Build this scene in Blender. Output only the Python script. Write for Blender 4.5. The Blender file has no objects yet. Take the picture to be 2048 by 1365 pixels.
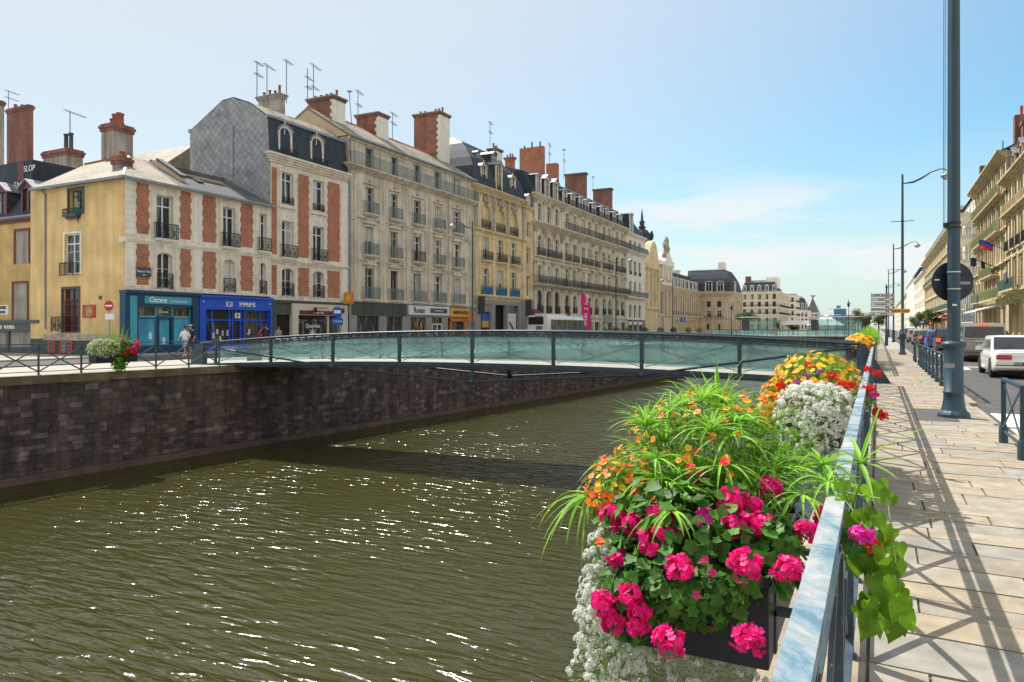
import bpy, math, random
from math import sin, cos, pi, radians, sqrt, atan2
from mathutils import Vector, Matrix, noise as mnoise
R = random.Random(7)
SC = bpy.context.scene
COL = SC.collection
# ---------------------------------------------------------------- camera
F_PX = 1450.0
EYE = 1.6
TH = math.atan((1755 - 1024) / F_PX)          # canal runs along +Y, camera is turned left of it
SN, CS = sin(TH), cos(TH)
cam_d = bpy.data.cameras.new('camera'); cam = bpy.data.objects.new('camera', cam_d); COL.objects.link(cam)
cam.location = (0, 0, EYE); cam.rotation_euler = (radians(90), 0, TH)
cam_d.sensor_width = 36; cam_d.lens = F_PX / 2048 * 36
cam_d.shift_y = -(682.5 - 655) / 2048
cam_d.clip_start = 0.05; cam_d.clip_end = 6000
SC.camera = cam
# ---------------------------------------------------------------- light
SUN_AZ = atan2(-0.92, 0.39); SUN_EL = radians(53)
w = bpy.data.worlds.new('World'); SC.world = w; w.use_nodes = True
nt = w.node_tree; nt.nodes.clear()
wo = nt.nodes.new('ShaderNodeOutputWorld'); bg = nt.nodes.new('ShaderNodeBackground')
sky = nt.nodes.new('ShaderNodeTexSky'); sky.sky_type = 'NISHITA'; sky.sun_disc = False
sky.sun_elevation = SUN_EL; sky.sun_rotation = SUN_AZ; sky.air_density = 1.15; sky.dust_density = 0.8; sky.ozone_density = 2.0
bg.inputs['Strength'].default_value = 0.13
tc = nt.nodes.new('ShaderNodeTexCoord'); sep = nt.nodes.new('ShaderNodeSeparateXYZ')
nt.links.new(tc.outputs['Generated'], sep.inputs[0])
mp = nt.nodes.new('ShaderNodeMapping'); mp.inputs['Scale'].default_value = (1.2, 1.2, 7.0)
nt.links.new(tc.outputs['Generated'], mp.inputs[0])
cn = nt.nodes.new('ShaderNodeTexNoise'); cn.inputs['Scale'].default_value = 2.4; cn.inputs['Detail'].default_value = 9; cn.inputs['Roughness'].default_value = .55
nt.links.new(mp.outputs[0], cn.inputs['Vector'])
cr = nt.nodes.new('ShaderNodeMapRange'); cr.inputs[1].default_value = .44; cr.inputs[2].default_value = .60; cr.interpolation_type = 'SMOOTHSTEP'
nt.links.new(cn.outputs['Fac'], cr.inputs[0])
er = nt.nodes.new('ShaderNodeMapRange'); er.inputs[1].default_value = .23; er.inputs[2].default_value = .13; er.interpolation_type = 'SMOOTHSTEP'
nt.links.new(sep.outputs[2], er.inputs[0])
mu = nt.nodes.new('ShaderNodeMath'); mu.operation = 'MULTIPLY'; nt.links.new(cr.outputs[0], mu.inputs[0]); nt.links.new(er.outputs[0], mu.inputs[1])
hs = nt.nodes.new('ShaderNodeHueSaturation'); hs.inputs['Saturation'].default_value = 1.25
nt.links.new(sky.outputs[0], hs.inputs['Color'])
def _mix(a, b, f, mode='MIX'):
    q = nt.nodes.new('ShaderNodeMix'); q.data_type = 'RGBA'; q.blend_type = mode
    for k, v in (('A', a), ('B', b), ('Factor', f)):
        if hasattr(v, 'links') or hasattr(v, 'node'): nt.links.new(v, q.inputs[k])
        else: q.inputs[k].default_value = v
    return q.outputs['Result']
def _mr(src, a, b, c, d):
    q = nt.nodes.new('ShaderNodeMapRange'); q.interpolation_type = 'SMOOTHSTEP'
    for i, v in enumerate((a, b, c, d)): q.inputs[i + 1].default_value = v
    nt.links.new(src, q.inputs[0]); return q.outputs[0]
def _dot(v):
    q = nt.nodes.new('ShaderNodeVectorMath'); q.operation = 'DOT_PRODUCT'; nt.links.new(tc.outputs['Generated'], q.inputs[0]); q.inputs[1].default_value = v; return q.outputs['Value']
def _math(op, a, b):
    q = nt.nodes.new('ShaderNodeMath'); q.operation = op
    for i, v in enumerate((a, b)):
        if hasattr(v, 'node'): nt.links.new(v, q.inputs[i])
        else: q.inputs[i].default_value = v
    return q.outputs[0]
sunv = Vector((-0.92 * cos(SUN_EL), 0.39 * cos(SUN_EL), sin(SUN_EL)))
base = _mix(hs.outputs[0], (.60, .87, .82, 1), 1.0, 'MULTIPLY')
hor = _mr(sep.outputs[2], .36, 0.0, 0.0, .70)                  # pale air towards the horizon
glow = _mr(_dot(sunv), .12, .95, 0.0, .95)                     # whitish air around the sun
air = _mix(base, (3.55, 3.80, 4.0, 1), _math('MAXIMUM', hor, glow))
low = _mix(air, (4.3, 4.35, 4.4, 1), _math('MULTIPLY', mu.outputs[0], .9))   # low thin cloud bank
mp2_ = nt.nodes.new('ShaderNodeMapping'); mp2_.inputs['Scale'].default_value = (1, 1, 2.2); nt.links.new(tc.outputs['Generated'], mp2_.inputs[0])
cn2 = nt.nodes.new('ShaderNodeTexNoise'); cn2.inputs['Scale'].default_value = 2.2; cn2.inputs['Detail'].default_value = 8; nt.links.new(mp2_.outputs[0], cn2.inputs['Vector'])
bank = _math('MULTIPLY', _mr(_dot((.62, -.75, .22)), .12, .45, 0, 1), _mr(cn2.outputs['Fac'], .32, .52, 0, 1))   # unseen bright warm clouds added behind the camera to lift the shaded facades
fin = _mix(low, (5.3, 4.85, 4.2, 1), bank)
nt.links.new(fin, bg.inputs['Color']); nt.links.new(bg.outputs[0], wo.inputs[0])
sd = bpy.data.lights.new('sun', 'SUN'); sd.energy = 3.7; sd.angle = radians(.53); sd.color = (1, .945, .86)
sun = bpy.data.objects.new('sun', sd); COL.objects.link(sun)
SV = Vector((-0.92 * cos(SUN_EL), 0.39 * cos(SUN_EL), sin(SUN_EL))).normalized()
sun.rotation_euler = SV.to_track_quat('Z', 'Y').to_euler()
SC.view_settings.view_transform = 'Standard'; SC.view_settings.look = 'None'
SC.view_settings.exposure = 0.72; SC.view_settings.gamma = 1
SC.cycles.max_bounces = 7; SC.cycles.transparent_max_bounces = 12
SC.cycles.caustics_reflective = False; SC.cycles.caustics_refractive = False

# ---------------------------------------------------------------- placing helpers (real positions measured from the photo)
def YL(px, X=-38.0):
    "Y of the point at bearing px on the plane x = X"
    t = (px - 1024) / F_PX
    d = X / (-SN + t * CS); return d * (CS + t * SN)
def DEP(x, y): return -SN * x + CS * y
def ZL(py, x, y): return EYE + (655 - py) * DEP(x, y) / F_PX
def ZP(py, px, X=-38.0): return ZL(py, X, YL(px, X))
def XY(px, Y):
    t = (px - 1024) / F_PX
    return Y * (-SN + t * CS) / (CS + t * SN)
def P3(px, py, d):
    t = (px - 1024) / F_PX
    return Vector((d * (-SN + t * CS), d * (CS + t * SN), EYE + (655 - py) * d / F_PX))
def GR(px, py, z=0.0):
    d = (EYE - z) * F_PX / (py - 655); return P3(px, py, d)
# ---------------------------------------------------------------- materials
def _new(name):
    m = bpy.data.materials.new(name); m.use_nodes = True
    n = m.node_tree; b = n.nodes['Principled BSDF']; return m, n, b
def mat(name, c, rough=.75, metal=0.0, var=.12, scale=3.0, bump=0.0, streak=0.0, dirt=None, dirt_amt=.0, island=0.0, objr=0.0, spec=.5, mapsc=(1, 1, 1), trans=0.0, emit=None):
    m, n, b = _new(name); L = n.links
    tcn = n.nodes.new('ShaderNodeTexCoord'); src = tcn.outputs['Object']
    mpn = n.nodes.new('ShaderNodeMapping'); mpn.inputs['Scale'].default_value = mapsc; L.new(src, mpn.inputs[0]); src = mpn.outputs[0]
    no = n.nodes.new('ShaderNodeTexNoise'); no.inputs['Scale'].default_value = scale; no.inputs['Detail'].default_value = 6; L.new(src, no.inputs['Vector'])
    mr = n.nodes.new('ShaderNodeMapRange'); mr.inputs[1].default_value = .3; mr.inputs[2].default_value = .7
    mr.inputs[3].default_value = 1 - var; mr.inputs[4].default_value = 1 + var; L.new(no.outputs['Fac'], mr.inputs[0])
    val = mr.outputs[0]
    def times(a, bsock):
        mm = n.nodes.new('ShaderNodeMath'); mm.operation = 'MULTIPLY'; L.new(a, mm.inputs[0]); L.new(bsock, mm.inputs[1]); return mm.outputs[0]
    if island > 0:
        g = n.nodes.new('ShaderNodeNewGeometry'); r2 = n.nodes.new('ShaderNodeMapRange'); r2.inputs[3].default_value = 1 - island; r2.inputs[4].default_value = 1 + island
        L.new(g.outputs['Random Per Island'], r2.inputs[0]); val = times(val, r2.outputs[0])
    if objr > 0:
        g = n.nodes.new('ShaderNodeObjectInfo'); r2 = n.nodes.new('ShaderNodeMapRange'); r2.inputs[3].default_value = 1 - objr; r2.inputs[4].default_value = 1 + objr
        L.new(g.outputs['Random'], r2.inputs[0]); val = times(val, r2.outputs[0])
    if streak > 0:
        m3 = n.nodes.new('ShaderNodeMapping'); m3.inputs['Scale'].default_value = (1.6, 1.6, .12); L.new(tcn.outputs['Object'], m3.inputs[0])
        n3 = n.nodes.new('ShaderNodeTexNoise'); n3.inputs['Scale'].default_value = 1.5; n3.inputs['Detail'].default_value = 7; n3.inputs['Roughness'].default_value = .65; L.new(m3.outputs[0], n3.inputs['Vector'])
        r3 = n.nodes.new('ShaderNodeMapRange'); r3.inputs[1].default_value = .35; r3.inputs[2].default_value = .62; r3.inputs[3].default_value = 1 - streak; r3.inputs[4].default_value = 1.05
        L.new(n3.outputs['Fac'], r3.inputs[0]); val = times(val, r3.outputs[0])
    vm = n.nodes.new('ShaderNodeVectorMath'); vm.operation = 'SCALE'; vm.inputs[0].default_value = c; L.new(val, vm.inputs['Scale'])
    col = vm.outputs[0]
    if dirt:
        n4 = n.nodes.new('ShaderNodeTexNoise'); n4.inputs['Scale'].default_value = scale * .35; n4.inputs['Detail'].default_value = 8; n4.inputs['Roughness'].default_value = .7; L.new(src, n4.inputs['Vector'])
        r4 = n.nodes.new('ShaderNodeMapRange'); r4.inputs[1].default_value = .5; r4.inputs[2].default_value = .68; r4.inputs[4].default_value = dirt_amt; L.new(n4.outputs['Fac'], r4.inputs[0])
        mx = n.nodes.new('ShaderNodeMix'); mx.data_type = 'RGBA'; mx.inputs['B'].default_value = (*dirt, 1); L.new(r4.outputs[0], mx.inputs['Factor']); L.new(col, mx.inputs['A']); col = mx.outputs['Result']
    L.new(col, b.inputs['Base Color'])
    b.inputs['Roughness'].default_value = rough; b.inputs['Metallic'].default_value = metal; b.inputs['Specular IOR Level'].default_value = spec
    if bump > 0:
        n5 = n.nodes.new('ShaderNodeTexNoise'); n5.inputs['Scale'].default_value = scale * 5; n5.inputs['Detail'].default_value = 5; L.new(src, n5.inputs['Vector'])
        bm = n.nodes.new('ShaderNodeBump'); bm.inputs['Strength'].default_value = bump; bm.inputs['Distance'].default_value = .02; L.new(n5.outputs['Fac'], bm.inputs['Height']); L.new(bm.outputs[0], b.inputs['Normal'])
    if trans > 0:   # thin leaf: light passes through
        tr = n.nodes.new('ShaderNodeBsdfTranslucent'); L.new(col, tr.inputs['Color']); ms = n.nodes.new('ShaderNodeMixShader'); ms.inputs[0].default_value = trans
        L.new(b.outputs[0], ms.inputs[1]); L.new(tr.outputs[0], ms.inputs[2]); L.new(ms.outputs[0], n.nodes['Material Output'].inputs[0])
    if emit:
        b.inputs['Emission Color'].default_value = (*emit[0], 1); b.inputs['Emission Strength'].default_value = emit[1]
    return m
def brick_mat(name, c1, c2, mortar, bw=.22, bh=.065, ms=.008, rough=.85, yz=False, stain=None, stain_amt=0, bump=.5, vert='z', streak=.0):
    m, n, b = _new(name); L = n.links
    tcn = n.nodes.new('ShaderNodeTexCoord'); sp = n.nodes.new('ShaderNodeSeparateXYZ'); L.new(tcn.outputs['Object'], sp.inputs[0])
    cb = n.nodes.new('ShaderNodeCombineXYZ')
    ad = n.nodes.new('ShaderNodeMath'); ad.operation = 'ADD'; L.new(sp.outputs[0], ad.inputs[0]); L.new(sp.outputs[1], ad.inputs[1])
    L.new(ad.outputs[0], cb.inputs[0]); L.new(sp.outputs[2], cb.inputs[1])
    br = n.nodes.new('ShaderNodeTexBrick'); L.new(cb.outputs[0], br.inputs['Vector'])
    br.inputs['Color1'].default_value = (*c1, 1); br.inputs['Color2'].default_value = (*c2, 1); br.inputs['Mortar'].default_value = (*mortar, 1)
    br.inputs['Scale'].default_value = 1; br.inputs['Brick Width'].default_value = bw; br.inputs['Row Height'].default_value = bh; br.inputs['Mortar Size'].default_value = ms; br.inputs['Bias'].default_value = 0
    no = n.nodes.new('ShaderNodeTexNoise'); no.inputs['Scale'].default_value = 1.3; no.inputs['Detail'].default_value = 8; no.inputs['Roughness'].default_value = .65; L.new(tcn.outputs['Object'], no.inputs['Vector'])
    mr = n.nodes.new('ShaderNodeMapRange'); mr.inputs[1].default_value = .3; mr.inputs[2].default_value = .7; mr.inputs[3].default_value = .7; mr.inputs[4].default_value = 1.25; L.new(no.outputs['Fac'], mr.inputs[0])
    val = mr.outputs[0]
    if streak:
        m3 = n.nodes.new('ShaderNodeMapping'); m3.inputs['Scale'].default_value = (1.2, 1.2, .15); L.new(tcn.outputs['Object'], m3.inputs[0])
        n3 = n.nodes.new('ShaderNodeTexNoise'); n3.inputs['Scale'].default_value = 1.0; n3.inputs['Detail'].default_value = 7; L.new(m3.outputs[0], n3.inputs['Vector'])
        r3 = n.nodes.new('ShaderNodeMapRange'); r3.inputs[1].default_value = .38; r3.inputs[2].default_value = .6; r3.inputs[3].default_value = 1 - streak; r3.inputs[4].default_value = 1.1
        L.new(n3.outputs['Fac'], r3.inputs[0]); q = n.nodes.new('ShaderNodeMath'); q.operation = 'MULTIPLY'; L.new(val, q.inputs[0]); L.new(r3.outputs[0], q.inputs[1]); val = q.outputs[0]
    vm = n.nodes.new('ShaderNodeVectorMath'); vm.operation = 'SCALE'; L.new(br.outputs['Color'], vm.inputs[0]); L.new(val, vm.inputs['Scale']); col = vm.outputs[0]
    if stain:
        n4 = n.nodes.new('ShaderNodeTexNoise'); n4.inputs['Scale'].default_value = .45; n4.inputs['Detail'].default_value = 9; n4.inputs['Roughness'].default_value = .7; L.new(tcn.outputs['Object'], n4.inputs['Vector'])
        r4 = n.nodes.new('ShaderNodeMapRange'); r4.inputs[1].default_value = .45; r4.inputs[2].default_value = .62; r4.inputs[4].default_value = stain_amt; L.new(n4.outputs['Fac'], r4.inputs[0])
        mx = n.nodes.new('ShaderNodeMix'); mx.data_type = 'RGBA'; mx.inputs['B'].default_value = (*stain, 1); L.new(r4.outputs[0], mx.inputs['Factor']); L.new(col, mx.inputs['A']); col = mx.outputs['Result']
    L.new(col, b.inputs['Base Color']); b.inputs['Roughness'].default_value = rough
    bm = n.nodes.new('ShaderNodeBump'); bm.inputs['Strength'].default_value = bump; bm.inputs['Distance'].default_value = .02; bm.invert = True
    L.new(br.outputs['Fac'], bm.inputs['Height']); L.new(bm.outputs[0], b.inputs['Normal'])
    return m
def glass_pane(name, c=(.02, .03, .04), rough=.06):
    m, n, b = _new(name); L = n.links
    tcn = n.nodes.new('ShaderNodeTexCoord'); oi = n.nodes.new('ShaderNodeObjectInfo')
    ad = n.nodes.new('ShaderNodeVectorMath'); ad.operation = 'ADD'; L.new(tcn.outputs['Object'], ad.inputs[0])
    sc = n.nodes.new('ShaderNodeVectorMath'); sc.operation = 'SCALE'; sc.inputs[0].default_value = (37, 17, 53); L.new(oi.outputs['Random'], sc.inputs['Scale']); L.new(sc.outputs[0], ad.inputs[1])
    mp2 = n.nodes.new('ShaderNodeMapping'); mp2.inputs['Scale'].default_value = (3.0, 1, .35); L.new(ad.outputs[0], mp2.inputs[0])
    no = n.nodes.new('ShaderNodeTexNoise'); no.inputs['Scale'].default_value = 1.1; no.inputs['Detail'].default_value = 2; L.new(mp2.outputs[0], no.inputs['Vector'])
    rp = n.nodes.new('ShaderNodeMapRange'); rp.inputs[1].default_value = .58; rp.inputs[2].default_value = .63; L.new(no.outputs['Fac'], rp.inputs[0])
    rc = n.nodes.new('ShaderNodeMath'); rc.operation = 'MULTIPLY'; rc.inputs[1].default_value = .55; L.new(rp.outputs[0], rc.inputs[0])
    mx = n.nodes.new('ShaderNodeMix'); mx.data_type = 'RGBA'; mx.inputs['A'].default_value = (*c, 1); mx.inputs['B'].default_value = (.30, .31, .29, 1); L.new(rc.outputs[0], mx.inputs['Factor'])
    L.new(mx.outputs['Result'], b.inputs['Base Color']); b.inputs['Roughness'].default_value = rough; b.inputs['Specular IOR Level'].default_value = .7; b.inputs['IOR'].default_value = 1.5
    n2 = n.nodes.new('ShaderNodeTexNoise'); n2.inputs['Scale'].default_value = 1.5; L.new(ad.outputs[0], n2.inputs['Vector'])
    bm = n.nodes.new('ShaderNodeBump'); bm.inputs['Strength'].default_value = .25; bm.inputs['Distance'].default_value = .05; L.new(n2.outputs['Fac'], bm.inputs['Height']); L.new(bm.outputs[0], b.inputs['Normal'])
    return m
M = {}
M['stone_l'] = mat('pale limestone', (.78, .70, .55), .85, var=.14, scale=1.2, bump=.15, streak=.28, dirt=(.20, .18, .15), dirt_amt=.4)
M['stone_w'] = mat('white stone', (.86, .82, .72), .85, var=.08, scale=1.5, streak=.12, bump=.1)
M['stone_q'] = mat('quoin stone', (.82, .75, .62), .85, var=.10, scale=2.0, bump=.2, streak=.18, dirt=(.3, .27, .23), dirt_amt=.4)
M['stone_g'] = mat('weathered grey stone', (.72, .65, .53), .9, var=.16, scale=.9, bump=.2, streak=.36, dirt=(.24, .22, .19), dirt_amt=.45)
M['stone_y'] = mat('yellow limestone', (.78, .64, .38), .85, var=.14, scale=1.2, bump=.15, streak=.25, dirt=(.26, .21, .15), dirt_amt=.4)
M['stone_r'] = mat('sunlit ochre stone', (.62, .51, .31), .85, var=.16, scale=.8, bump=.15, streak=.3, dirt=(.22, .18, .12), dirt_amt=.4)
M['stone_p'] = mat('palace stone', (.68, .58, .42), .85, var=.12, scale=.5, streak=.3)
M['carve'] = mat('carved grey stone', (.40, .36, .30), .9, var=.35, scale=3, bump=.6)
M['render_y'] = mat('yellow lime render', (.76, .55, .26), .9, var=.2, scale=.7, bump=.1, streak=.14, dirt=(.50, .38, .20), dirt_amt=.5)
M['render_o'] = mat('ochre lime render', (.58, .42, .17), .9, var=.2, scale=.7, bump=.1, streak=.14, dirt=(.34, .26, .13), dirt_amt=.6)
M['render_c'] = mat('beige render', (.62, .50, .36), .9, var=.1, scale=.8)
M['brick'] = brick_mat('red brick', (.44, .125, .06), (.36, .10, .05), (.55, .36, .26), bh=.11, bw=.3, ms=.014)
M['brick_d'] = brick_mat('brown red brick', (.36, .13, .08), (.26, .09, .06), (.3, .2, .15), streak=.35, stain=(.13, .10, .09), stain_amt=.6)
M['slate'] = brick_mat('slate roof', (.10, .11, .13), (.075, .085, .10), (.04, .045, .05), bw=.25, bh=.16, ms=.006, rough=.45, stain=(.2, .19, .13), stain_amt=.4)
M['slate_l'] = brick_mat('weathered light slate', (.30, .26, .19), (.22, .20, .16), (.12, .10, .08), bw=.28, bh=.2, ms=.012, rough=.7, stain=(.40, .34, .24), stain_amt=.7)
M['mans'] = brick_mat('dark blue slate', (.05, .065, .09), (.035, .05, .075), (.02, .025, .03), bw=.25, bh=.16, ms=.006, rough=.78)
M['zinc'] = mat('zinc sheet', (.30, .32, .35), .45, .5, var=.15, scale=2, streak=.2)
M['iron'] = mat('black ironwork', (.025, .03, .035), .5, .3, var=.2)
M['iron_g'] = mat('grey green ironwork', (.16, .24, .24), .55, .1, var=.2)
M['iron_b'] = mat('blue painted balcony', (.04, .16, .36), .5, 0, var=.2)
M['iron_gr'] = mat('mossy green balcony panels', (.30, .32, .15), .6, 0, var=.2, scale=2)
M['frame_w'] = mat('white window paint', (.78, .79, .80), .5, var=.05)
M['frame_g'] = mat('grey green window paint', (.36, .46, .45), .5, var=.1)
M['frame_r'] = mat('dark red window paint', (.13, .02, .025), .45, var=.1)
M['frame_d'] = mat('dark grey window paint', (.06, .07, .08), .45, var=.1)
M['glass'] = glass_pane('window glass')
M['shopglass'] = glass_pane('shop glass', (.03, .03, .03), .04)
M['dark'] = mat('dark interior', (.012, .012, .014), .9)
M['dkgreen'] = mat('dark green shop fascia', (.07, .09, .075), .7, var=.1, streak=.3)
M['greystone'] = mat('grey ground floor stone', (.30, .31, .31), .85, var=.15, scale=1.2, streak=.2)
M['navy'] = mat('petrol blue shop paint', (.008, .055, .13), .45, var=.1)
M['cyan'] = mat('cyan shop panel', (.06, .36, .50), .4, var=.12, scale=1.2)
M['cyanf'] = mat('cyan window film', (.05, .33, .48), .25, var=.4, scale=1.0, mapsc=(1, 1, .5))
M['royal'] = mat('royal blue shop paint', (.01, .09, .62), .4, var=.08)
M['cream'] = mat('cream shop paint', (.62, .58, .47), .6, var=.06)
M['letter'] = mat('white lettering', (.85, .87, .88), .5, var=.0)
M['letter_k'] = mat('black lettering', (.02, .02, .02), .5, var=.0)
M['whiteboard'] = mat('white sign board', (.75, .76, .76), .5, var=.04)
M['amber'] = mat('amber sign board', (.72, .40, .04), .5, var=.05)
M['orange'] = mat('orange paint', (.62, .20, .03), .5, var=.05)
M['pot'] = mat('terracotta pot', (.33, .10, .06), .8, var=.2)
M['cement'] = mat('stained cement render', (.42, .38, .34), .9, var=.2, scale=1.0, streak=.55, bump=.2)
M['antenna'] = mat('aluminium aerial', (.12, .16, .2), .4, .6, var=0)
M['steel'] = mat('blue grey painted steel', (.035, .06, .085), .42, .15, var=.18, scale=3)
M['lamp'] = mat('teal grey painted steel', (.028, .068, .095), .42, .1, var=.12, scale=2.5, streak=.12)
M['asphalt'] = mat('asphalt', (.085, .082, .08), .9, var=.18, scale=1.5, bump=.35, dirt=(.12, .11, .10), dirt_amt=.6)
M['paint'] = mat('white road paint', (.72, .71, .68), .7, var=.1, scale=6)
M['red'] = mat('red sign face', (.5, .02, .03), .4, var=.03)
M['blue'] = mat('blue sign face', (.01, .10, .55), .4, var=.03)
M['lichen'] = mat('lichen quay coping', (.40, .33, .12), .9, var=.35, scale=2.5, bump=.3)
M['pave'] = mat('concrete pavement', (.38, .355, .31), .9, var=.1, scale=.8)
M['rubber'] = mat('black rubber', (.02, .02, .02), .8, var=.1)
M['alu'] = mat('brushed aluminium', (.5, .52, .54), .35, .8, var=.05)

# ---------------------------------------------------------------- mesh helper
class MB:
    def __init__(s): s.v = []; s.f = []; s.m = []; s.sm = []
    def add(s, vs, fs, mi=0, smooth=False):
        o = len(s.v); s.v += [tuple(p) for p in vs]
        for f in fs: s.f.append([i + o for i in f]); s.m.append(mi); s.sm.append(smooth)
    def poly(s, pts, mi=0): s.add(pts, [list(range(len(pts)))], mi)
    def box(s, x0, y0, z0, x1, y1, z1, mi=0):
        if x0 > x1: x0, x1 = x1, x0
        if y0 > y1: y0, y1 = y1, y0
        if z0 > z1: z0, z1 = z1, z0
        s.add([(x0, y0, z0), (x1, y0, z0), (x1, y1, z0), (x0, y1, z0), (x0, y0, z1), (x1, y0, z1), (x1, y1, z1), (x0, y1, z1)],
              [(0, 3, 2, 1), (4, 5, 6, 7), (0, 1, 5, 4), (1, 2, 6, 5), (2, 3, 7, 6), (3, 0, 4, 7)], mi)
    def prism(s, poly, axis, a, b, mi=0, smooth=False):
        "poly: 2D points; axis x -> (y,z); y -> (x,z); z -> (x,y)"
        n = len(poly)
        def P(p, t): return (t, p[0], p[1]) if axis == 'x' else ((p[0], t, p[1]) if axis == 'y' else (p[0], p[1], t))
        vs = [P(p, a) for p in poly] + [P(p, b) for p in poly]
        s.add(vs, [[i, (i + 1) % n, n + (i + 1) % n, n + i] for i in range(n)], mi, smooth)
        s.add(vs, [list(range(n))[::-1], list(range(n, 2 * n))], mi)
    def tube(s, pts, r, n=6, mi=0, caps=True, smooth=True):
        pts = [Vector(p) for p in pts]; rs = r if isinstance(r, (list, tuple)) else [r] * len(pts)
        vs = []; up = None
        for i, p in enumerate(pts):
            d = (pts[min(i + 1, len(pts) - 1)] - pts[max(i - 1, 0)]).normalized()
            if up is None: up = Vector((0, 0, 1)) if abs(d.z) < .9 else Vector((1, 0, 0))
            a = d.cross(up).normalized(); up = a.cross(d).normalized()
            for k in range(n):
                an = 2 * pi * (k + .5) / n; q = p + (a * cos(an) + up * sin(an)) * rs[i]; vs.append(tuple(q))
        fs = []
        for i in range(len(pts) - 1):
            for k in range(n): fs.append((i * n + k, i * n + (k + 1) % n, (i + 1) * n + (k + 1) % n, (i + 1) * n + k))
        s.add(vs, fs, mi, smooth)
        if caps: s.add(vs[:n], [list(range(n))[::-1]], mi); s.add(vs[-n:], [list(range(n))], mi)
    def bar(s, a, b, w, h, mi=0):
        "rectangular bar between two points, w across, h up"
        a = Vector(a); b = Vector(b); d = (b - a).normalized()
        up = Vector((0, 0, 1)) if abs(d.z) < .95 else Vector((0, 1, 0))
        sx = d.cross(up).normalized(); uz = sx.cross(d).normalized()
        vs = [tuple(p + sx * (i * w / 2) + uz * (j * h / 2)) for p in (a, b) for i, j in ((-1, -1), (1, -1), (1, 1), (-1, 1))]
        s.add(vs, [(0, 3, 2, 1), (4, 5, 6, 7), (0, 1, 5, 4), (1, 2, 6, 5), (2, 3, 7, 6), (3, 0, 4, 7)], mi)
    def lathe(s, prof, n=16, c=(0, 0, 0), mi=0, smooth=True, squash=(1, 1)):
        vs = []
        for r, z in prof:
            for k in range(n): an = 2 * pi * (k + .5) / n; vs.append((c[0] + r * cos(an) * squash[0], c[1] + r * sin(an) * squash[1], c[2] + z))
        fs = []
        for i in range(len(prof) - 1):
            for k in range(n): fs.append((i * n + k, i * n + (k + 1) % n, (i + 1) * n + (k + 1) % n, (i + 1) * n + k))
        s.add(vs, fs, mi, smooth)
        s.add(vs[:n], [list(range(n))[::-1]], mi); s.add(vs[-n:], [list(range(n))], mi)
    def mesh(s, name, mats):
        me = bpy.data.meshes.new(name); me.from_pydata(s.v, [], s.f)
        for q in (mats if isinstance(mats, (list, tuple)) else [mats]): me.materials.append(q)
        me.polygons.foreach_set('material_index', s.m); me.polygons.foreach_set('use_smooth', s.sm); me.update(); return me
    def build(s, name, mats, parent=None, loc=(0, 0, 0), rz=0.0, me=None):
        o = bpy.data.objects.new(name, me or s.mesh(name, mats)); COL.objects.link(o)
        o.location = loc; o.rotation_euler[2] = rz
        if parent is not None: o.parent = parent
        return o
def inst(name, me, parent=None, loc=(0, 0, 0), rz=0.0):
    o = bpy.data.objects.new(name, me); COL.objects.link(o); o.location = loc; o.rotation_euler[2] = rz
    if parent is not None: o.parent = parent
    return o
def tag(o, label, cat, group=None, kind=None):
    o['label'] = label; o['category'] = cat
    if group: o['group'] = group
    if kind: o['kind'] = kind
    return o
def thing(name, label, cat, loc=(0, 0, 0), rz=0.0, group=None):
    o = bpy.data.objects.new(name, None); COL.objects.link(o); o.location = loc; o.rotation_euler[2] = rz
    o.empty_display_size = .2; return tag(o, label, cat, group)
def struct(o): o['kind'] = 'structure'; return o
def copy_tree(o, parent=None):
    c = o.copy(); COL.objects.link(c); c.parent = parent
    for ch in list(o.children): copy_tree(ch, c)
    return c
def text_mesh(s, h, depth=.01, bold=0.0, width=1.0):
    "lettering in the x-z plane facing -y, cap height h, centred"
    cu = bpy.data.curves.new('lettering', 'FONT'); cu.body = s; cu.size = h / .7; cu.extrude = depth / 2; cu.offset = bold; cu.align_x = 'CENTER'; cu.align_y = 'CENTER'
    o = bpy.data.objects.new('tmp', cu); COL.objects.link(o)
    me = bpy.data.meshes.new_from_object(o.evaluated_get(bpy.context.evaluated_depsgraph_get()))
    bpy.data.objects.remove(o); bpy.data.curves.remove(cu)
    me.transform(Matrix.Rotation(pi / 2, 4, 'X')); me.transform(Matrix.Diagonal((width, 1, 1, 1))); return me
def lettering(s, h, mt, parent, loc, rz=0.0, depth=.02, bold=0.0, width=1.0):
    me = text_mesh(s, h, depth, bold, width); me.materials.clear(); me.materials.append(mt)
    return inst('lettering', me, parent, loc, rz)
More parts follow.
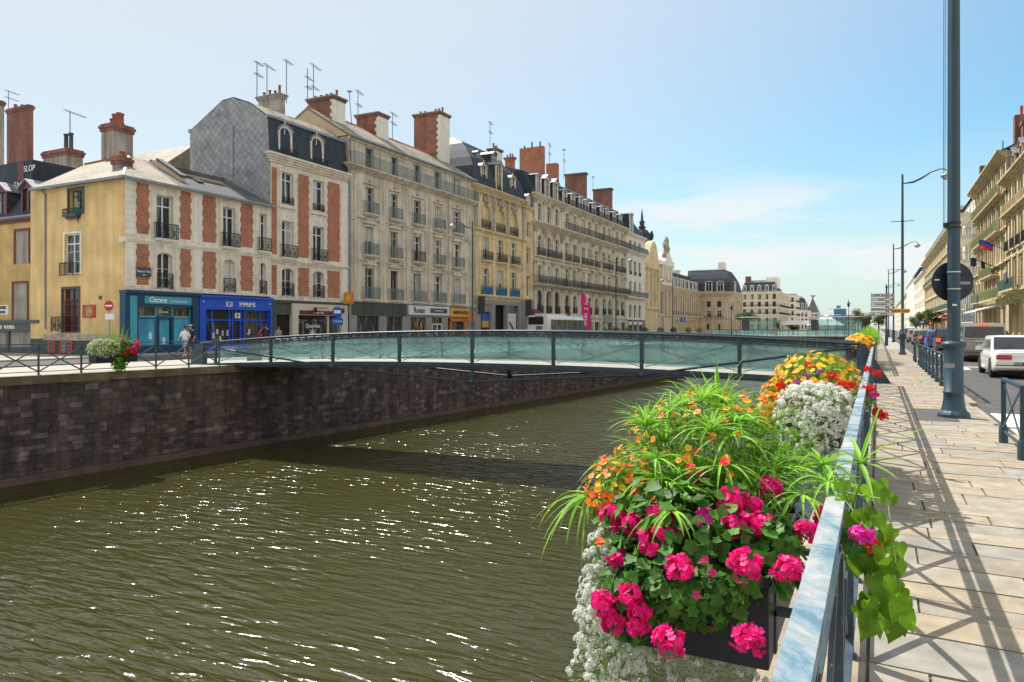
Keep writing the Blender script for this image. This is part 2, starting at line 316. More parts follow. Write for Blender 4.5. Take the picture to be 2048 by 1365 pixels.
# ================================================================ SETTING
WZ = -3.5
def wall_x(y): return -24.98 + (y - 13.3) * .1018            # far quay edge
def island_mat(name, cols, rough=.85, var=.12, scale=2.2, bump=.3, dirt=None, da=0, streak=0):
    m = mat(name, (1, 1, 1), rough, var=var, scale=scale, bump=bump, streak=streak)
    n = m.node_tree; L = n.links; b = n.nodes['Principled BSDF']
    src = b.inputs['Base Color'].links[0].from_socket
    g = n.nodes.new('ShaderNodeNewGeometry'); r = n.nodes.new('ShaderNodeValToRGB'); L.new(g.outputs['Random Per Island'], r.inputs[0])
    e = r.color_ramp.elements
    while len(e) < len(cols): e.new(.5)
    for i, c in enumerate(cols): e[i].position = i / (len(cols) - 1); e[i].color = (*c, 1)
    mx = n.nodes.new('ShaderNodeMix'); mx.data_type = 'RGBA'; mx.blend_type = 'MULTIPLY'; mx.inputs['Factor'].default_value = 1
    L.new(r.outputs[0], mx.inputs['A']); L.new(src, mx.inputs['B']); out = mx.outputs['Result']
    if dirt:
        tcn = n.nodes.new('ShaderNodeTexCoord'); n4 = n.nodes.new('ShaderNodeTexNoise'); n4.inputs['Scale'].default_value = 1.1; n4.inputs['Detail'].default_value = 9; n4.inputs['Roughness'].default_value = .7; L.new(tcn.outputs['Object'], n4.inputs['Vector'])
        r4 = n.nodes.new('ShaderNodeMapRange'); r4.inputs[1].default_value = .48; r4.inputs[2].default_value = .7; r4.inputs[4].default_value = da; L.new(n4.outputs['Fac'], r4.inputs[0])
        m2 = n.nodes.new('ShaderNodeMix'); m2.data_type = 'RGBA'; m2.inputs['B'].default_value = (*dirt, 1); L.new(r4.outputs[0], m2.inputs['Factor']); L.new(out, m2.inputs['A']); out = m2.outputs['Result']
    L.new(out, b.inputs['Base Color']); return m
M['slab'] = island_mat('schist paving slabs', [(.27, .24, .20), (.36, .30, .22), (.33, .27, .19), (.38, .33, .25), (.28, .27, .24), (.37, .31, .22), (.34, .27, .205)], dirt=(.22, .18, .12), da=.6, scale=5, var=.22)
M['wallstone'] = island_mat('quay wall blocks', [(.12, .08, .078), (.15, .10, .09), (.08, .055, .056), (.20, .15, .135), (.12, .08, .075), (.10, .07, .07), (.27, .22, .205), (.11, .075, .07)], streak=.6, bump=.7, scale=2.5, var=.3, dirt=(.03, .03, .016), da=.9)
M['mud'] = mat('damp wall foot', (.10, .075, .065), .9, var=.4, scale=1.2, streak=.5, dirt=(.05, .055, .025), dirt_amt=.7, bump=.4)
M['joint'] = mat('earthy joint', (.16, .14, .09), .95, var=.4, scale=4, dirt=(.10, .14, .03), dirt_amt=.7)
M['ground'] = mat('urban ground', (.30, .29, .27), .9, var=.12, scale=.3)

g = MB()
FAR = 3000
g.poly([(-FAR, -60, -.02), (wall_x(-60) - .2, -60, -.02), (wall_x(78) - .2, 78, -.02), (-28.4, 78, -.02), (-28.4, 140.3, -.02), (-FAR, 140.3, -.02)])
g.poly([(-.4, -60, -.14), (FAR, -60, -.14), (FAR, 140.3, -.14), (-.4, 140.3, -.14)])
g.poly([(-FAR, 140.3, -.02), (1.0, 140.3, -.02), (1.0, FAR, -.02), (-FAR, FAR, -.02)])
g.poly([(1.0, 140.3, -.14), (FAR, 140.3, -.14), (FAR, FAR, -.14), (1.0, FAR, -.14)])
g.poly([(-FAR, -FAR, -.14), (FAR, -FAR, -.14), (FAR, -60, -.14), (-FAR, -60, -.14)])
struct(g.build('ground', M['ground']))
# --- near pavement: individually laid slabs
s = MB()
s.poly([(-.5, -6, -.016), (1.72, -6, -.016), (1.72, 60, -.016), (-.5, 60, -.016)], 1)
y = -4.0; rr = random.Random(3)
while y < 60:
    h = rr.choice((.26, .30, .34, .40, .46)); x = -.04 + rr.uniform(-.5, 0)
    tilt = -.03
    while x < 1.70:
        wdt = rr.choice((.45, .6, .75, .9, 1.15)); x0 = max(x, -.04); x1 = min(x + wdt, 1.715)
        if 1.715 - x1 < .2: x1 = 1.715
        if x1 - x0 > .08:
            z = rr.uniform(-.003, .003); gpx = .006 + rr.random() * .004; j = [rr.uniform(-.006, .006) for _ in range(4)]; zt = [z + rr.uniform(-.002, .002) for _ in range(4)]
            a = [(x0 + gpx, y + gpx + j[0] + tilt * x0), (x1 - gpx, y + gpx + j[1] + tilt * x1), (x1 - gpx, y + h - gpx + j[2] + tilt * x1), (x0 + gpx, y + h - gpx + j[3] + tilt * x0)]
            top = [(p[0], p[1], zt[i]) for i, p in enumerate(a)]; bt = [(p[0], p[1], -.03) for p in a]
            s.add(top + bt, [(0, 1, 2, 3), (0, 4, 5, 1), (1, 5, 6, 2), (2, 6, 7, 3), (3, 7, 4, 0)], 0)
        x = x1 if x1 < 1.715 else 9
    y += h
# coping under the railing (long granite blocks)
y = -5.0
while y < 140:
    l = rr.uniform(1.0, 1.5); s.box(-.5, y + .005, -.3, -.05, y + l - .005, .012 + rr.uniform(-.002, .002), 0); y += l
s.box(-.5, 60.0, -.12, 1.72, 150, -.001, 2)
# dark grey patch beside the tall lamp
s.poly([(.62, 14.3, .006), (1.25, 14.3, .006), (1.25, 16.3, .006), (.62, 16.3, .006)], 3)
struct(s.build('sidewalk', [M['slab'], M['joint'], M['pave'], M['asphalt']]))
k = MB(); y = -6.0
while y < 150:
    l = 1.0; low = -.07 if 12.6 < y < 17.6 else 0
    k.box(1.72, y + .004, -.3, 1.87, y + l - .004, low + .003, 0); y += l
struct(k.build('kerb', [M['slab']]))
r_ = MB(); r_.box(1.87, -60, -.3, 9.0, 900, -.10, 0); struct(r_.build('road', M['asphalt']))
r_ = MB(); r_.box(9.0, -60, -.3, 11.0, 900, .02, 0); struct(r_.build('sidewalk_far_side', M['pave']))
pm = MB()
for i in range(8): pm.box(1.98 + i * .95, 13.4, -.1, 2.48 + i * .95, 17.0, -.095)
pm.box(2.0, 36.2, -.1, 5.6, 36.6, -.095)
pm.poly([(3.0, 34.0, -.094), (3.35, 34.0, -.094), (3.35, 36.0, -.094), (3.0, 36.0, -.094)])
for i in range(30): pm.box(3.25, 42 + i * 6, -.1, 3.37, 45 + i * 6, -.095)
struct(pm.build('road_markings', M['paint']))
# --- left bank street
lb = MB()
lb.add([(-30.6, -60, .006), (wall_x(-60), -60, .006), (wall_x(78), 78, .006), (-30.6, 78, .006)], [(0, 1, 2, 3)])
struct(lb.build('quay_promenade', M['pave']))
lr = MB(); lr.poly([(-36.0, -60, -.008), (-30.6, -60, -.008), (-30.6, 600, -.008), (-36.0, 600, -.008)]); struct(lr.build('road_left_bank', M['asphalt']))
lp = MB(); lp.box(-38.0, -60, -.2, -36.0, 150, .08); struct(lp.build('sidewalk_left_bank', M['pave']))

# --- canal walls, laid in blocks
def block_wall(name, a, b, ztop, zbot, label, out, cop=.28, ledge=True, seed=1):
    "wall from a to b (xy); out = +1/-1 side of the outward normal"
    rr = random.Random(seed); A = Vector((*a, 0)); B = Vector((*b, 0)); L = (B - A).length; d = (B - A) / L; n = Vector((d.y, -d.x, 0)) * out
    t = thing(name, label, 'wall', (a[0], a[1], zbot)); t['kind'] = 'thing'; ang = atan2(d.y, d.x)
    m = MB(); back = .5
    def q(u, o, z): p = d * u + n * o; return (p.x, p.y, z - zbot)
    def blk(mb, u0, u1, z0, z1, o, mi=0):
        v = [q(u0, o, z0), q(u1, o, z0), q(u1, o, z1), q(u0, o, z1), q(u0, o - .3, z0), q(u1, o - .3, z0), q(u1, o - .3, z1), q(u0, o - .3, z1)]
        mb.add(v, [(0, 1, 2, 3), (3, 2, 6, 7), (0, 3, 7, 4), (1, 5, 6, 2), (0, 4, 5, 1), (4, 7, 6, 5)], mi)
    blk(m, 0, L, zbot - .3, ztop - cop, -.03, 1)
    z = zbot + .25
    while z < ztop - cop - .02:
        h = min(rr.uniform(.14, .22), ztop - cop - z); u = -rr.random() * .4
        while u < L:
            l = rr.uniform(.22, .62); u0, u1 = max(u, 0), min(u + l, L)
            if u1 - u0 > .04: blk(m, u0 + .006, u1 - .006, z + .006, z + h - .006, rr.uniform(-.035, .01))
            u += l
        z += h
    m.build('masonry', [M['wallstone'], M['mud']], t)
    c = MB(); u = 0
    while u < L:
        l = min(rr.uniform(1.0, 1.6), L - u); blk(c, u + .003, u + l - .003, ztop - cop, ztop, .06); u += l + .0001
    c.build('coping', [M['lichen_d']], t)
    if ledge:
        e = MB(); blk(e, 0, L, zbot - .3, zbot + .22, .16); e.build('footing', [M['foot']], t)
    return t
M['lichen_d'] = mat('weathered coping stone', (.20, .16, .09), .9, var=.35, scale=1.6, bump=.4, streak=.4, dirt=(.09, .075, .06), dirt_amt=.8)
M['foot'] = mat('damp footing stone', (.13, .085, .07), .8, var=.3, scale=1.5, bump=.4, dirt=(.09, .07, .06), dirt_amt=.6)
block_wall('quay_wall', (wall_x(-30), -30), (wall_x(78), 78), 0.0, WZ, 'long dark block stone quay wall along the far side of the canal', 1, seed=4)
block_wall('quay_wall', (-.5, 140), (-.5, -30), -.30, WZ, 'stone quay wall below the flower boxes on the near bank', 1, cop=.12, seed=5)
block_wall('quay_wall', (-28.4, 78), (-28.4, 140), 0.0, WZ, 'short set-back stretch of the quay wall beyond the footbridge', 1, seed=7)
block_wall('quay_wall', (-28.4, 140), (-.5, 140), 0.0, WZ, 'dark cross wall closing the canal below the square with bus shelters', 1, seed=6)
x_ = MB(); x_.box(-28.4, 77.7, WZ - .3, wall_x(78), 78.0, -.01); x_.build('quay_wall', M['mud']); tag(bpy.context.scene.objects['quay_wall.004'], 'return wall where the far quay steps back', 'wall')
# --- water
m, n, b = _new('canal water'); L = n.links
tcn = n.nodes.new('ShaderNodeTexCoord')
mpn = n.nodes.new('ShaderNodeMapping'); mpn.inputs['Rotation'].default_value = (0, 0, -TH); mpn.inputs['Scale'].default_value = (.55, 2.3, 1); L.new(tcn.outputs['Object'], mpn.inputs[0])
n1 = n.nodes.new('ShaderNodeTexNoise'); n1.inputs['Scale'].default_value = 2.1; n1.inputs['Detail'].default_value = 2.5; n1.inputs['Roughness'].default_value = .45; n1.inputs['Distortion'].default_value = .5; L.new(mpn.outputs[0], n1.inputs['Vector'])
n2 = n.nodes.new('ShaderNodeTexNoise'); n2.inputs['Scale'].default_value = 4.5; n2.inputs['Detail'].default_value = 3; L.new(mpn.outputs[0], n2.inputs['Vector'])
n3 = n.nodes.new('ShaderNodeTexNoise'); n3.inputs['Scale'].default_value = .13; n3.inputs['Detail'].default_value = 3; L.new(tcn.outputs['Object'], n3.inputs['Vector'])
a1 = n.nodes.new('ShaderNodeMath'); a1.operation = 'MULTIPLY_ADD'; a1.inputs[1].default_value = .12; L.new(n2.outputs['Fac'], a1.inputs[0]); L.new(n1.outputs['Fac'], a1.inputs[2])
r3 = n.nodes.new('ShaderNodeMapRange'); r3.inputs[1].default_value = .35; r3.inputs[2].default_value = .65; r3.inputs[3].default_value = .35; r3.inputs[4].default_value = 1.0; L.new(n3.outputs['Fac'], r3.inputs[0])
bm = n.nodes.new('ShaderNodeBump'); bm.inputs['Distance'].default_value = .165; L.new(a1.outputs[0], bm.inputs['Height']); L.new(r3.outputs[0], bm.inputs['Strength']); L.new(bm.outputs[0], b.inputs['Normal'])
b.inputs['Base Color'].default_value = (.040, .040, .010, 1); b.inputs['Roughness'].default_value = .15; b.inputs['IOR'].default_value = 1.33; b.inputs['Specular IOR Level'].default_value = .55
wm = MB(); wm.poly([(-40, -60, 0), (0, -60, 0), (0, 141, 0), (-40, 141, 0)])
struct(wm.build('water', m, loc=(0, 0, WZ)))
# ================================================================ BUILDING KIT
_wc = {}
def window_mesh(w, h, fm, kind):
    k = (round(w, 2), round(h, 2), fm, kind)
    if k in _wc: return _wc[k]
    m = MB(); b = .07; t = .06
    m.box(0, 0, 0, b, t, h); m.box(w - b, 0, 0, w, t, h); m.box(b, 0, 0, w - b, t, b + .03); m.box(b, 0, h - b, w - b, t, h)
    if kind != 'plain': m.box(w / 2 - .045, -.012, b, w / 2 + .045, t - .01, h - b)
    if kind in ('tr', 'trb'): m.box(b, -.006, h * .74, w / 2 - .045, t - .012, h * .74 + .07); m.box(w / 2 + .045, -.006, h * .74, w - b, t - .012, h * .74 + .07)
    if kind in ('bars', 'trb'):
        for q in (.3, .55): m.box(b, .004, h * q, w / 2 - .045, t - .02, h * q + .025); m.box(w / 2 + .045, .004, h * q, w - b, t - .02, h * q + .025)
    p = MB(); p.box(b * .6, t * .55, b * .6, w - b * .6, t * .9, h - b * .6)
    _wc[k] = (m.mesh('window', M[fm]), p.mesh('pane', M['glass'])); return _wc[k]
_bc = {}
def balcony_mesh(w, d, h, im, sm, style, slab=True):
    k = (round(w, 2), d, h, im, sm, style, slab)
    if k in _bc: return _bc[k]
    m = MB()
    if slab:
        m.box(-w / 2 - .04, -d, -.14, w / 2 + .04, .0, 0, 1); m.box(-w / 2 + .05, -d * .6, -.26, w / 2 - .05, 0, -.14, 1)
    r = .022
    y = -d + .03
    m.box(-w / 2, y - r, h - .045, w / 2, y + r, h, 0); m.box(-w / 2, y - .015, .05, w / 2, y + .015, .08, 0); m.box(-w / 2, y - .012, h - .22, w / 2, y + .012, h - .2, 0)
    for sx in (-w / 2, w / 2): m.box(sx - r, y - r, 0, sx + r, y + r, h); m.box(sx - .015, y, h - .04, sx + .015, 0, h - .01); m.box(sx - .012, y, .05, sx + .012, 0, .075)
    st = .12 if style != 'dense' else .09
    n = max(2, int(w / st))
    for i in range(1, n): x = -w / 2 + w * i / n; m.box(x - .009, y - .009, .08, x + .009, y + .009, h - .045)
    if d > .25:
        for sx in (-w / 2, w / 2):
            for j in range(1, int(d / .13)): yy = y + j * .13; m.box(sx - .008, yy - .008, .08, sx + .008, yy + .008, h - .04)
    if style == 'orn':      # wrought scrolls
        nn = max(1, int(w / .42))
        for i in range(nn):
            cx = -w / 2 + w * (i + .5) / nn
            for (rr_, cz) in ((.15, h * .38), (.07, h * .38)):
                m.tube([(cx + rr_ * cos(a * pi / 5), y, cz + rr_ * 1.25 * sin(a * pi / 5)) for a in range(11)], .012, 4, caps=False)
            m.bar((cx - .19, y, .1), (cx + .19, y, h - .25), .018, .018); m.bar((cx + .19, y, .1), (cx - .19, y, h - .25), .018, .018)
    if style == 'panel': m.box(-w / 2 + .02, y + .014, .06, w / 2 - .02, y + .02, h - .2, 0)
    _bc[k] = m.mesh('balcony', [M[im], M[sm]]); return _bc[k]
def arc_pts(x0, x1, zt, a, n=8):
    "points along an arch whose crown is at zt and whose springing is at zt - a"
    w = x1 - x0; r = (w * w / 4 + a * a) / (2 * a); cz = zt - r; cx = (x0 + x1) / 2; th = math.asin(min(1, w / 2 / r))
    if a > r: th = pi - th
    return [(cx + r * sin(-th + 2 * th * i / n), cz + r * cos(-th + 2 * th * i / n)) for i in range(n + 1)]
_cr = random.Random(12); _cc = {}
M['curtain'] = mat('net curtain behind glass', (.50, .52, .50), .35, var=.25, scale=1, mapsc=(14, 1, .5), objr=.3)
class Fac:
    def __init__(s, root, org, ang, W, mats=('stone_l', 'stone_w', 'brick', 'carve')):
        s.root = root; s.o = Vector(org) - root.location; s.ang = ang; s.W = W; s.m = MB(); s.mats = [M[q] for q in mats]; s.ops = []; s.smat = mats[1]
    def put(s, mb, name, mats, loc=(0, 0, 0), me=None, parent=None):
        if parent is not None: return inst(name, me or mb.mesh(name, mats), parent, loc)
        p = Matrix.Rotation(s.ang, 3, 'Z') @ Vector(loc) + s.o
        return inst(name, me or mb.mesh(name, mats), s.root, p, s.ang)
    def text(s, st, h, mt, loc, parent=None, bold=0.0, width=1.0, depth=.02):
        me = text_mesh(st, h, depth, bold, width); me.materials.clear(); me.materials.append(M[mt])
        return s.put(None, 'lettering', None, loc, me=me, parent=parent)
    def win(s, x0, x1, za, zb, arch=0, fm='frame_w', kind='tr', sur=.16, key=False, bal=None, hood=False, blind=False, setb=.2):
        s.ops.append((x0, x1, za, zb, arch))
        if not blind:
            fr, pn = window_mesh(x1 - x0, zb - za, fm, kind)
            f = s.put(None, 'window', None, (x0, setb, za), me=fr); inst('pane', pn, f); s.curtain(f, x1 - x0, zb - za)
        p = .05
        if sur:
            if arch:
                s.m.box(x0 - sur, -p, za, x0, 0, zb - arch, 1); s.m.box(x1, -p, za, x1 + sur, 0, zb - arch, 1)
                a = arc_pts(x0, x1, zb, arch); b_ = arc_pts(x0 - sur, x1 + sur, zb + sur, arch + sur)
                for i in range(len(a) - 1):
                    q = [a[i], a[i + 1], b_[i + 1], b_[i]]; s.m.prism(q, 'y', -p, 0.0, 1)
            else:
                s.m.box(x0 - sur, -p, za, x0, 0, zb + sur, 1); s.m.box(x1, -p, za, x1 + sur, 0, zb + sur, 1); s.m.box(x0, -p, zb, x1, 0, zb + sur, 1)
        if key: c = (x0 + x1) / 2; s.m.prism([(c - .1, zb - .02), (c + .1, zb - .02), (c + .16, zb + sur + .12), (c - .16, zb + sur + .12)], 'y', -p - .05, -.001, 1)
        if hood:
            s.m.box(x0 - sur - .12, -.22, zb + sur + .03, x1 + sur + .12, -.002, zb + sur + .14, 1)
            if hood == 2:
                c = (x0 + x1) / 2; a = arc_pts(x0 - sur - .1, x1 + sur + .1, zb + sur + .42, .27, 6); s.m.prism([(x1 + sur + .1, zb + sur + .142), (x0 - sur - .1, zb + sur + .142)] + a, 'y', -.14, -.003, 1)
        if bal: s.balc((x0 + x1) / 2, za, x1 - x0 + bal.get('e', .3), bal)
    def curtain(s, f, w, h):
        q = _cr.random()
        if q > .42: return
        k = (round(w, 2), round(h, 2), int(q * 10))
        if k not in _cc:
            m = MB(); y = .018; t = int(q * 10); b = .08
            if t in (0, 3): m.box(b, y, b, w / 2 - .05, y + .004, h - b)
            elif t == 1: m.box(w / 2 + .05, y, b, w - b, y + .004, h - b); 
            elif t == 2: m.box(b, y, b, w * .3, y + .004, h - b); m.box(w * .7, y, b, w - b, y + .004, h - b)
            else: m.box(b, y, h * .5, w / 2 - .05, y + .004, h - b); m.box(w / 2 + .05, y, h * .5, w - b, y + .004, h - b)
            _cc[k] = m.mesh('curtain', M['curtain'])
        inst('curtain', _cc[k], f)
    def balc(s, cx, z, w, bal):
        me = balcony_mesh(w, bal.get('d', .35), bal.get('h', .95), bal.get('m', 'iron'), bal.get('s', s.smat), bal.get('st', 'plain'), bal.get('slab', True))
        s.put(None, 'balcony', None, (cx, -.005, z), me=me)
    def band(s, z, h, p, x0=None, x1=None, mi=1, steps=1):
        x0 = 0 if x0 is None else x0; x1 = s.W if x1 is None else x1
        for i in range(steps): s.m.box(x0 - (p * (i + 1) / steps - .002 if p > .25 else 0), -p * (i + 1) / steps, z + h * i / steps, x1, -.001 * (i + 1), z + h * (i + 1) / steps - .001, mi)
    def strip(s, x0, x1, z0, z1, p=.06, mi=1, rust=0):
        if rust:
            z = z0
            while z < z1 - .05: h = min(rust, z1 - z); s.m.box(x0, -p, z + .02, x1, 0, z + h - .02, mi); z += rust
            s.m.box(x0 + .01, -p + .03, z0, x1 - .01, 0, z1, mi)
        else: s.m.box(x0, -p, z0, x1, 0, z1, mi)
    def brickpanel(s, x0, x1, z0, z1, t=.07, rows=.33, mi=2):
        n = max(1, round((z1 - z0) / rows)); h = (z1 - z0) / n; L_ = []; R_ = []
        for i in range(n):
            d = t if i % 2 else 0; L_ += [(x0 - d, z0 + i * h), (x0 - d, z0 + (i + 1) * h)]; R_ += [(x1 + d, z0 + i * h), (x1 + d, z0 + (i + 1) * h)]
        for i in range(n): s.m.poly([(L_[2 * i][0], -.008, L_[2 * i][1]), (R_[2 * i][0], -.008, R_[2 * i][1]), (R_[2 * i + 1][0], -.008, R_[2 * i + 1][1]), (L_[2 * i + 1][0], -.008, L_[2 * i + 1][1])], mi)
    def wall(s, z0, z1, name='wall', dep=.3, x0=0.0, x1=None, mi=0):
        x1 = s.W if x1 is None else x1; m = s.m
        ops = [o for o in s.ops if o[2] >= z0 - .01 and o[3] <= z1 + .01 and o[0] >= x0 - .01 and o[1] <= x1 + .01]
        xs = sorted({x0, x1} | {round(v, 4) for o in ops for v in o[:2]}); zs = sorted({z0, z1} | {round(v, 4) for o in ops for v in o[2:4]})
        for j in range(len(zs) - 1):
            za, zb = zs[j], zs[j + 1]; zc = (za + zb) / 2; i = 0
            while i < len(xs) - 1:
                def solid(i): xc = (xs[i] + xs[i + 1]) / 2; return not any(o[0] < xc < o[1] and o[2] < zc < o[3] for o in ops)
                if solid(i):
                    k = i
                    while k + 1 < len(xs) - 1 and solid(k + 1): k += 1
                    m.poly([(xs[i], 0, za), (xs[k + 1], 0, za), (xs[k + 1], 0, zb), (xs[i], 0, zb)], mi); i = k + 1
                else: i += 1
        for (a, b, za, zb, ar) in ops:
            sp = zb - ar
            m.poly([(a, 0, za), (a, 0, sp), (a, dep, sp), (a, dep, za)], mi); m.poly([(b, 0, za), (b, dep, za), (b, dep, sp), (b, 0, sp)], mi)
            m.poly([(a, 0, za), (a, dep, za), (b, dep, za), (b, 0, za)], mi)
            if ar:
                A = arc_pts(a, b, zb, ar)
                for i in range(len(A) - 1):
                    p, q = A[i], A[i + 1]; m.poly([(p[0], 0, p[1]), (q[0], 0, q[1]), (q[0], 0, zb), (p[0], 0, zb)], mi); m.poly([(p[0], 0, p[1]), (p[0], dep, p[1]), (q[0], dep, q[1]), (q[0], 0, q[1])], mi)
            else: m.poly([(a, 0, zb), (b, 0, zb), (b, dep, zb), (a, dep, zb)], mi)
            m.poly([(a - .0, dep, za), (b, dep, za), (b, dep, zb), (a, dep, zb)], mi)
        s.ops = [o for o in s.ops if o not in ops]
        o = s.put(m, name, s.mats); s.m = MB(); return o
_dc = {}
def dormer(F, x, z, w, h, y=.25, kind='arch', mt='stone_w', dep=2.2, fm='frame_w', side='mans'):
    k = (round(w, 2), round(h, 2), kind, mt, dep, fm, side)
    if k not in _dc:
        m = MB(); e = .16; W = w / 2 + e
        m.box(-W, 0, 0, -w / 2, .18, h); m.box(w / 2, 0, 0, W, .18, h); m.box(-W - .05, -.06, -.12, W + .05, .2, 0)
        m.box(-W, .182, 0, -W + .08, dep, h, 1); m.box(W - .08, .182, 0, W, dep, h, 1)
        a = w / 2 if kind == 'arch' else .22
        if kind in ('arch', 'seg'):
            o1 = arc_pts(-W, W, h + a * .75 + .14, a * .75 + .1); i1 = arc_pts(-w / 2, w / 2, h + a * .6, a * .6)
            for i in range(len(o1) - 1):
                m.prism([i1[i], i1[i + 1], o1[i + 1], o1[i]], 'y', 0, .18)
                m.prism([o1[i], o1[i + 1], (o1[i + 1][0] * 1.1, o1[i + 1][1] + .07), (o1[i][0] * 1.1, o1[i][1] + .07)], 'y', -.1, dep, 2)
        else:
            m.prism([(-W - .1, h), (W + .1, h), (0, h + W * .75)], 'y', -.02, .18)
            m.prism([(-W - .2, h - .04), (0, h + W * .85), (0, h + W * .85 + .08), (-W - .2, h + .04)], 'y', -.16, dep, 2); m.prism([(W + .2, h - .04), (W + .2, h + .04), (0, h + W * .85 + .08), (0, h + W * .85)], 'y', -.16, dep, 2)
        if kind == 'arch': m.lathe([(.02, .3), (.07, .22), (.03, .12), (.09, .05), (.09, 0)][::-1], 6, (0, .08, h + a * .75 + .2))
        g = MB(); wt = h + (a * .55 if kind in ('arch', 'seg') else 0)
        g.box(-w / 2, .10, 0, -w / 2 + .06, .15, wt - .02); g.box(w / 2 - .06, .10, 0, w / 2, .15, wt - .02); g.box(-.035, .09, 0, .035, .15, wt - .02); g.box(-w / 2 + .06, .10, h * .72, w / 2 - .06, .14, h * .72 + .05); g.box(-w / 2, .13, 0, w / 2, .17, wt - .02, 1)
        _dc[k] = (m.mesh('dormer', [M[mt], M[side], M['zinc']]), g.mesh('window', [M[fm], M['glass']]))
    d = F.put(None, 'dormer', None, (x, y, z), me=_dc[k][0]); inst('window', _dc[k][1], d); return d
def chimney(root, px0, pxc, px1, ytop, X, zbot, mt='brick_d', pots=6, cap=True, quoin=False, potmat='pot'):
    "stack whose near broad face spans px0..pxc and whose canal-side end spans pxc..px1; X = plane of its canal-side end"
    yn = YL(pxc, X); yf = YL(px1, X); xb = XY(px0, yn); zt = ZP(ytop, pxc, X)
    c = Vector(((X + xb) / 2, (yn + yf) / 2, zbot)) - root.location
    hw = abs(X - xb) / 2; hl = (yf - yn) / 2; H = zt - zbot; m = MB()
    m.box(-hw, -hl, 0, hw, hl, H - .35)
    if cap:
        m.box(-hw - .07, -hl - .07, H - .35, hw + .07, hl + .07, H - .22); m.box(-hw - .14, -hl - .14, H - .22, hw + .14, hl + .14, H - .1); m.box(-hw - .2, -hl - .2, H - .1, hw + .2, hl + .2, H, 1)
        m.box(-hw - .02, -hl - .02, H * .62, hw + .02, hl + .02, H * .62 + .1)
    else: m.box(-hw, -hl, H - .35, hw, hl, H)
    if quoin:
        z = .3; i = 0
        m.box(hw, -hl - .02, 0, hw + .03, hl + .02, H - .36, 2)
        while z < H - .5: dd = .35 if i % 2 else .18; m.box(hw - dd, -hl - .03, z, hw + .028, -hl, z + .3, 2); z += .32; i += 1
    o = m.build('chimney', [M[mt], M['greystone'], M['stone_w']], root, c)
    rr = random.Random(int(px0))
    if pots:
        if hw > hl: pos = [(-hw + (i + .5) * 2 * hw / pots, rr.uniform(-.1, .1)) for i in range(pots)]
        else: pos = [(rr.uniform(-.1, .1), -hl + (i + .5) * 2 * hl / pots) for i in range(pots)]
        for (x, y) in pos:
            p = MB(); hh = rr.uniform(.35, .8); p.lathe([(.13, 0), (.15, .04), (.11, .1), (.10, hh - .1), (.13, hh - .06), (.13, hh)], 8); p.build('chimney_pot', M[potmat], o, (x, y, H))
    return o
def aerial(root, X, px, y0, y1, arms=((0, 1.0), (.35, .7)), lean=0.0, ang=.3):
    Y = YL(px, X); z0 = ZP(y0, px, X); z1 = ZP(y1, px, X); m = MB(); H = z1 - z0
    m.tube([(0, 0, 0), (lean, 0, H)], .035, 5)
    for (f, l) in arms:
        zz = H * (1 - f) - .05; dx, dy = cos(ang) * l, sin(ang) * l; cx = lean * (1 - f)
        m.tube([(cx - dx * .35, -dy * .35, zz), (cx + dx, dy, zz + .05)], .025, 4)
        for k in range(7): q = -.3 + k * .2; m.tube([(cx + dx * q + dy / l * .22, dy * q - dx / l * .22, zz), (cx + dx * q - dy / l * .22, dy * q + dx / l * .22, zz)], .014, 4)
    return m.build('tv_aerial', M['antenna'], root, Vector((X, Y, z0)) - root.location, pi / 2)
def gable_roof(F, W, z0, dep, zr, yr, mt='slate', eave=.35, name='roof', zb=None, extra=None):
    m = MB(); zb = z0 if zb is None else zb; t = .12
    m.prism([(-eave, z0 - .05), (yr, zr), (yr, zr - t * 1.6), (-eave, z0 - .05 - t)], 'x', -.05, W + .05, 0)
    m.prism([(yr, zr), (dep + eave, zb - .05), (dep + eave, zb - .05 - t), (yr, zr - t * 1.6)], 'x', -.05, W + .05, 0)
    m.prism([(.02, z0 - .02), (yr, zr - .16), (dep, zb - .02)], 'x', .0, .12, 1); m.prism([(.02, z0 - .02), (yr, zr - .16), (dep, zb - .02)], 'x', W - .12, W, 1)
    m.box(-.05, -eave - .12, z0 - .16, W + .05, -eave + .04, z0 - .02, 2)
    n = int(W / .4)
    for i in range(n): x = W * i / n; m.prism([(yr - .14, zr - .05), (yr, zr + .11), (yr + .14, zr - .05)], 'x', x + .01, x + W / n - .01, 3)
    return F.put(m, name, [M[mt], M['render_c'], M['zinc'], M['pot']])
def shell(F, W, z, dep, mt='cement'):
    "side and back walls of the house"
    m = MB(); m.poly([(0, 0, 0), (0, dep, 0), (0, dep, z), (0, 0, z)]); m.poly([(W, 0, 0), (W, 0, z), (W, dep, z), (W, dep, 0)]); m.poly([(0, dep, 0), (W, dep, 0), (W, dep, z), (0, dep, z)])
    return F.put(m, 'party_wall', [M[mt]])
